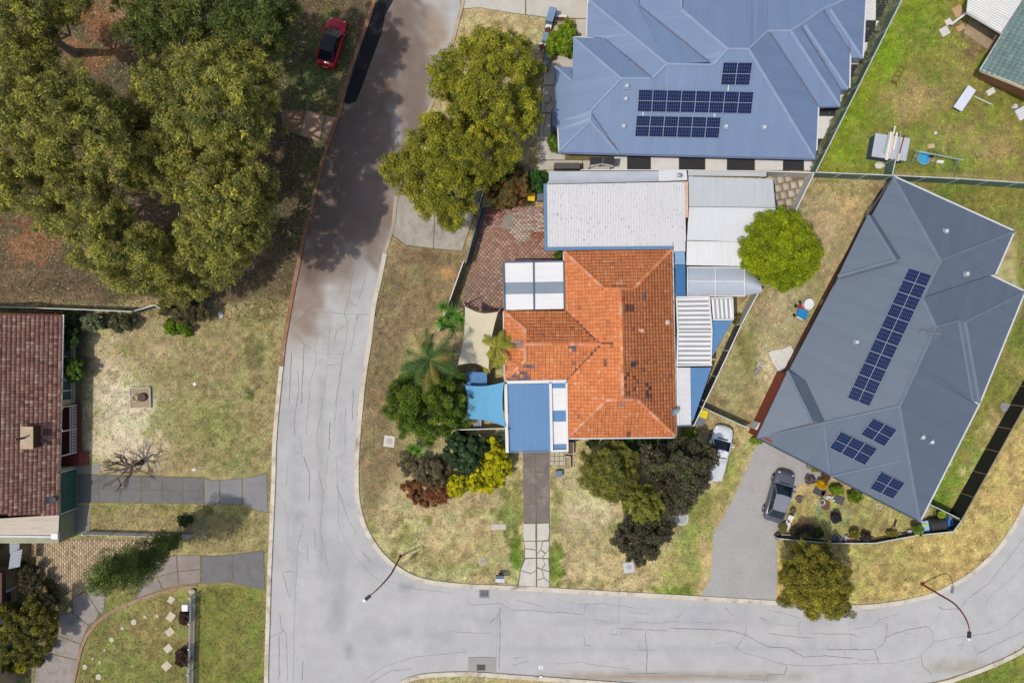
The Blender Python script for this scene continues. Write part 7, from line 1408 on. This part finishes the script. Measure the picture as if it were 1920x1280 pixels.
# columnar tree, bottom left
t = thing('conifer', 'tall narrow dark green conifer between the left driveways', 'tree', W(338,1004)); b = W(338,1004); rr = random.Random(9); cl = []
for k in range(130):
    u = (k+.5)/130; z = .6+u*11.6; rad_ = (.75+.85*math.sin(min(1,u*1.25)*math.pi/2))*(1 if u < .8 else 1-.6*(u-.8)/.2); an = rr.uniform(0,6.28); d_ = rr.uniform(.15,1.0)*rad_
    s_ = rad_*rr.uniform(.22,.5)+.1; cl.append((b.x+d_*math.cos(an)+.15*math.sin(u*6),b.y+d_*math.sin(an),z,s_,s_,s_*1.2))
leaves('crown', t, cl, 150, .17, .05, [(K(98,112,50),4),(K(84,98,46),4),(K(120,132,58),2)], 390, droop=.0); MB().tube([b,b+Vector((0,0,11))], [.2,.04], 8).build('trunk', m_bark_d, t)
# bare tree in the left yard
t = thing('bare_tree', 'leafless grey tree with spreading limbs beside the dark driveway', 'tree', W(268,866)); b = W(266,866); mb = MB(); rr = random.Random(12)
MB().tube([b,b+Vector((-.1,0,.8)),b+Vector((-.25,-.05,1.5))], [.26,.2,.17], 9).build('trunk', m_bark_d, t)
def twig(p, d, L, r, lev):
    q = p+d*L*.5+Vector((rr.gauss(0,.08),rr.gauss(0,.08),0))*L; e = p+d*L; mb.tube([p,q,e], [r,r*.8,r*.5], 6)
    if lev == 0: return
    for _ in range(3 if lev > 1 else 2):
        nd = (d+Vector((rr.gauss(0,.45),rr.gauss(0,.45),rr.gauss(.05,.3)))).normalized(); twig(e-d*L*rr.uniform(0,.4), nd, L*rr.uniform(.5,.75), r*.5, lev-1)
for an, el in ((200,25),(165,30),(230,20),(140,40),(20,50),(95,45),(265,35),(310,55)):
    twig(b+Vector((-.2,-.05,1.3)), Vector((math.cos(R(an))*math.cos(R(el)),math.sin(R(an))*math.cos(R(el)),math.sin(R(el)))), rr.uniform(1.0,1.6), .12, 3)
mb.build('branches', M('grey_bark', C(116,100,90), var=.2, scale=4), t)
# palms and yuccas
def frond(mb_v, mb_f, mb_c, base, an, L, rise, fall, ncol, rr, leaflet=.5):
    d = Vector((math.cos(an),math.sin(an),0)); s = Vector((-d.y,d.x,0)); pts = []
    for k in range(9): u = k/8; pts.append(base+d*L*u*(1-.1*u)+Vector((0,0,rise*math.sin(u*1.9)-fall*u*u*u)))
    for k in range(8):      # spine
        for j in range(5):
            u = (k+j/5)/8
            p = pts[k]+(pts[k+1]-pts[k])*(j/5); ln = leaflet*(math.sin(math.pi*(.12+.86*u))**.7)*rr.uniform(.85,1.1)
            for sg in (-1,1):
                dd = (s*sg*.85+d*.6+Vector((0,0,-.25+rr.gauss(0,.12)))).normalized(); w = d*.022; b_ = len(mb_v)
                mb_v += [p-w, p+w, p+dd*ln]; mb_f.append((b_,b_+1,b_+2)); c = [1.35*v*(1+rr.gauss(0,.14)) for v in ncol]; mb_c += [tuple(c)]*3
        b_ = len(mb_v); w = s*.03; mb_v += [pts[k]-w,pts[k]+w,pts[k+1]]; mb_f.append((b_,b_+1,b_+2)); mb_c += [tuple(v*1.3 for v in ncol)]*3
def palm(label, px, py, z, n, L, col, seed, base=None, leaflet=.55, rise=.9, fall=1.8, r0=.16, dead=None):
    top = W(px,py,z); b = W(*base) if base else Vector((top.x,top.y,0)); t = thing('palm', label, 'palm tree', b); rr = random.Random(seed)
    MB().tube([b,(b+Vector((top.x,top.y,z)))/2,Vector((top.x,top.y,z))], [r0*1.3,r0,r0*.8], 10).build('trunk', m_bark_d, t)
    for k in range(n):
        mb = MB(); frond(mb.v, mb.f, mb.c, Vector((top.x,top.y,z)), k*2.399+rr.uniform(-.7,.7), L*rr.uniform(.5,1.12), rise*rr.uniform(.3,1.5), fall*rr.uniform(.5,1.2), dead if (dead and rr.random() < .15) else col, rr, leaflet)
        mb.v = [tuple(v) for v in mb.v]; mb.build('frond', leaf_mat(), t, colors=True)
palm('large feather palm rising over the corner garden', 806,674,6.0,26,2.9,K(70,98,40),1,leaflet=.7,rise=.8,fall=2.0,dead=K(128,122,52))
palm('small golden green palm at the left eave of the orange roof', 931,650,2.9,18,1.7,K(138,140,40),2,leaflet=.42,rise=.6,fall=1.1,dead=K(170,150,60)); 
palm('second golden palm below the first at the orange eave', 926,676,2.2,14,1.4,K(146,146,46),3,leaflet=.4,rise=.5,fall=1.0)
def yucca(label, heads, col, seed, name='yucca'):
    b = W(*heads[0][:2]); t = thing(name, label, 'yucca', b); rr = random.Random(seed)
    for (px,py,z,L) in heads:
        c = W(px,py,z); MB().tube([Vector((c.x,c.y,0)),c], .07, 7).build('stem', m_bark_d, t); mb = MB()
        for k in range(46):
            an = k*2.399; el = R(rr.uniform(-15,85)); d = Vector((math.cos(an)*math.cos(el),math.sin(an)*math.cos(el),math.sin(el))); s = Vector((-math.sin(an),math.cos(an),0))*.035; l_ = L*rr.uniform(.8,1.1); cc = tuple(1.4*v*(1+rr.gauss(0,.16)) for v in col); m_ = c+d*l_*.5; e = c+d*l_+Vector((0,0,-.18*l_)); 
            mb.add([c-s*.6,c+s*.6,m_+s,e,m_-s], [(0,1,2,4),(4,2,3)], cc)
        mb.build('rosette', leaf_mat(), t, colors=True)
yucca('cluster of spiky yuccas above the cream shade sail corner', [(850,588,2.2,1.15),(832,576,1.9,.95),(828,604,1.8,1.0),(866,600,2.3,1.05),(848,612,2.0,1.0)], K(92,134,44), 5)
yucca('spiky yuccas below the big palm', [(806,826,1.9,.95),(785,845,1.5,.85),(773,840,1.3,.7)], K(96,134,42), 6); yucca('dark spiky plant at the front wall of the orange house', [(1180,832,1.3,.85),(1196,846,1.1,.75)], K(58,100,36), 7); yucca('small spiky plant behind the yellow bush', [(938,818,.9,.7)], K(70,90,56), 8)
# ---------------------------------------------------------------- grass tufts and litter
def scatter(name, N, region, seed, hgt, wid, colfn, label, cat, avoid=True):
    r = np.random.default_rng(seed); X = r.uniform(region[0],region[2],N); Y = r.uniform(region[1],region[3],N)
    if avoid:
        bad = np.zeros(N,bool)
        for pl in AVOID: bad |= inside(X,Y,pl)
        X = X[~bad]; Y = Y[~bad]
    n = len(X); col = colfn(X,Y,r); wx = (X-960)*PXM; wy = (640-Y)*PXM
    an = r.uniform(0,6.28,n); t = r.normal(0,.5,n); L = wid*(.5+r.random(n)); h = hgt*(.3+r.random(n))
    ca, sa = np.cos(an), np.sin(an); p0 = np.stack([wx-ca*L*.5,wy-sa*L*.5,np.full(n,.004)],1); p1 = np.stack([wx+ca*L*.5,wy+sa*L*.5,np.full(n,.004)],1); p2 = np.stack([wx-sa*L*.6*np.sign(t),wy+ca*L*.6*np.sign(t),h],1)
    V = np.stack([p0,p1,p2],1).reshape(-1,3); F = np.arange(3*n).reshape(-1,3)
    o = mesh_np(name, V, F, attr_mat('blade', fine=0, mid=0), colors=np.repeat(col,3,0), kind='stuff'); return tag(o, label, cat)
AVOID = [road_poly, [(1418,832),(1338,1000),(1312,1117),(1455,1126),(1458,1010),(1500,905),(1556,896),(1440,800)], [(980,838),(1031,838),(1031,1106),(970,1106),(982,1040)], [(146,886),(500,885),(504,962),(455,945),(146,945)], [(258,1058),(300,1042),(495,1030),(499,1106),(430,1094),(250,1125)], [(136,1122),(172,1098),(200,1110),(178,1166),(138,1300),(60,1300),(98,1200)], [(60,1008),(350,1010),(300,1046),(172,1098),(136,1122),(70,1060)], [(741,365),(733,440),(760,462),(868,472),(905,360),(880,330),(800,330)], [(866,-80),(862,18),(1024,34),(1062,104),(1022,104),(1010,318),(1160,320),(1160,-80)], [(910,388),(1020,388),(1022,470),(1058,492),(943,492),(943,585),(872,580),(893,470)], [(526,206),(575,206),(634,222),(618,272),(561,255),(530,240)], [(1150,270),(1530,270),(1690,-80),(1526,321),(1150,321)], [(1448,330),(1520,332),(1490,400),(1452,395)], [(142,840),(188,866),(188,890),(142,1002)], [(-200,590),(142,600),(142,1004),(-200,1004)], [(1058,471),(1260,467),(1267,818),(1065,820)], [(1420,820),(1675,331),(1902,434),(1922,547),(1725,977)], [(1070,0),(1620,0),(1528,297),(1047,285)]]
def grass_col(X,Y,r):
    c = ground_color(X,Y); k = np.exp(np.clip(r.normal(.04,.34,len(X)),-.8,.45))[:,None]; hue = r.normal(0,.08,(len(X),1))
    return np.clip(c*k*np.concatenate([1+hue*.6,1+0*hue,1-hue],1), .01, .6)
scatter('grass', 330000, (-20,-20,1940,1300), 3, .07, .13, grass_col, 'short dry and green grass on the lawns and verges', 'grass')
def litter_col(X,Y,r):
    pal = np.array([C(168,140,104),C(120,92,66),C(92,72,54),C(190,168,136),C(140,104,72)]); return pal[r.integers(0,5,len(X))]*np.exp(r.normal(-.25,.22,len(X)))[:,None]
AV2 = AVOID; 
scatter('leaf_litter', 26000, (-20,-20,720,600), 4, .05, .16, litter_col, 'fallen gum leaves and bark litter under the gum trees', 'leaf litter')
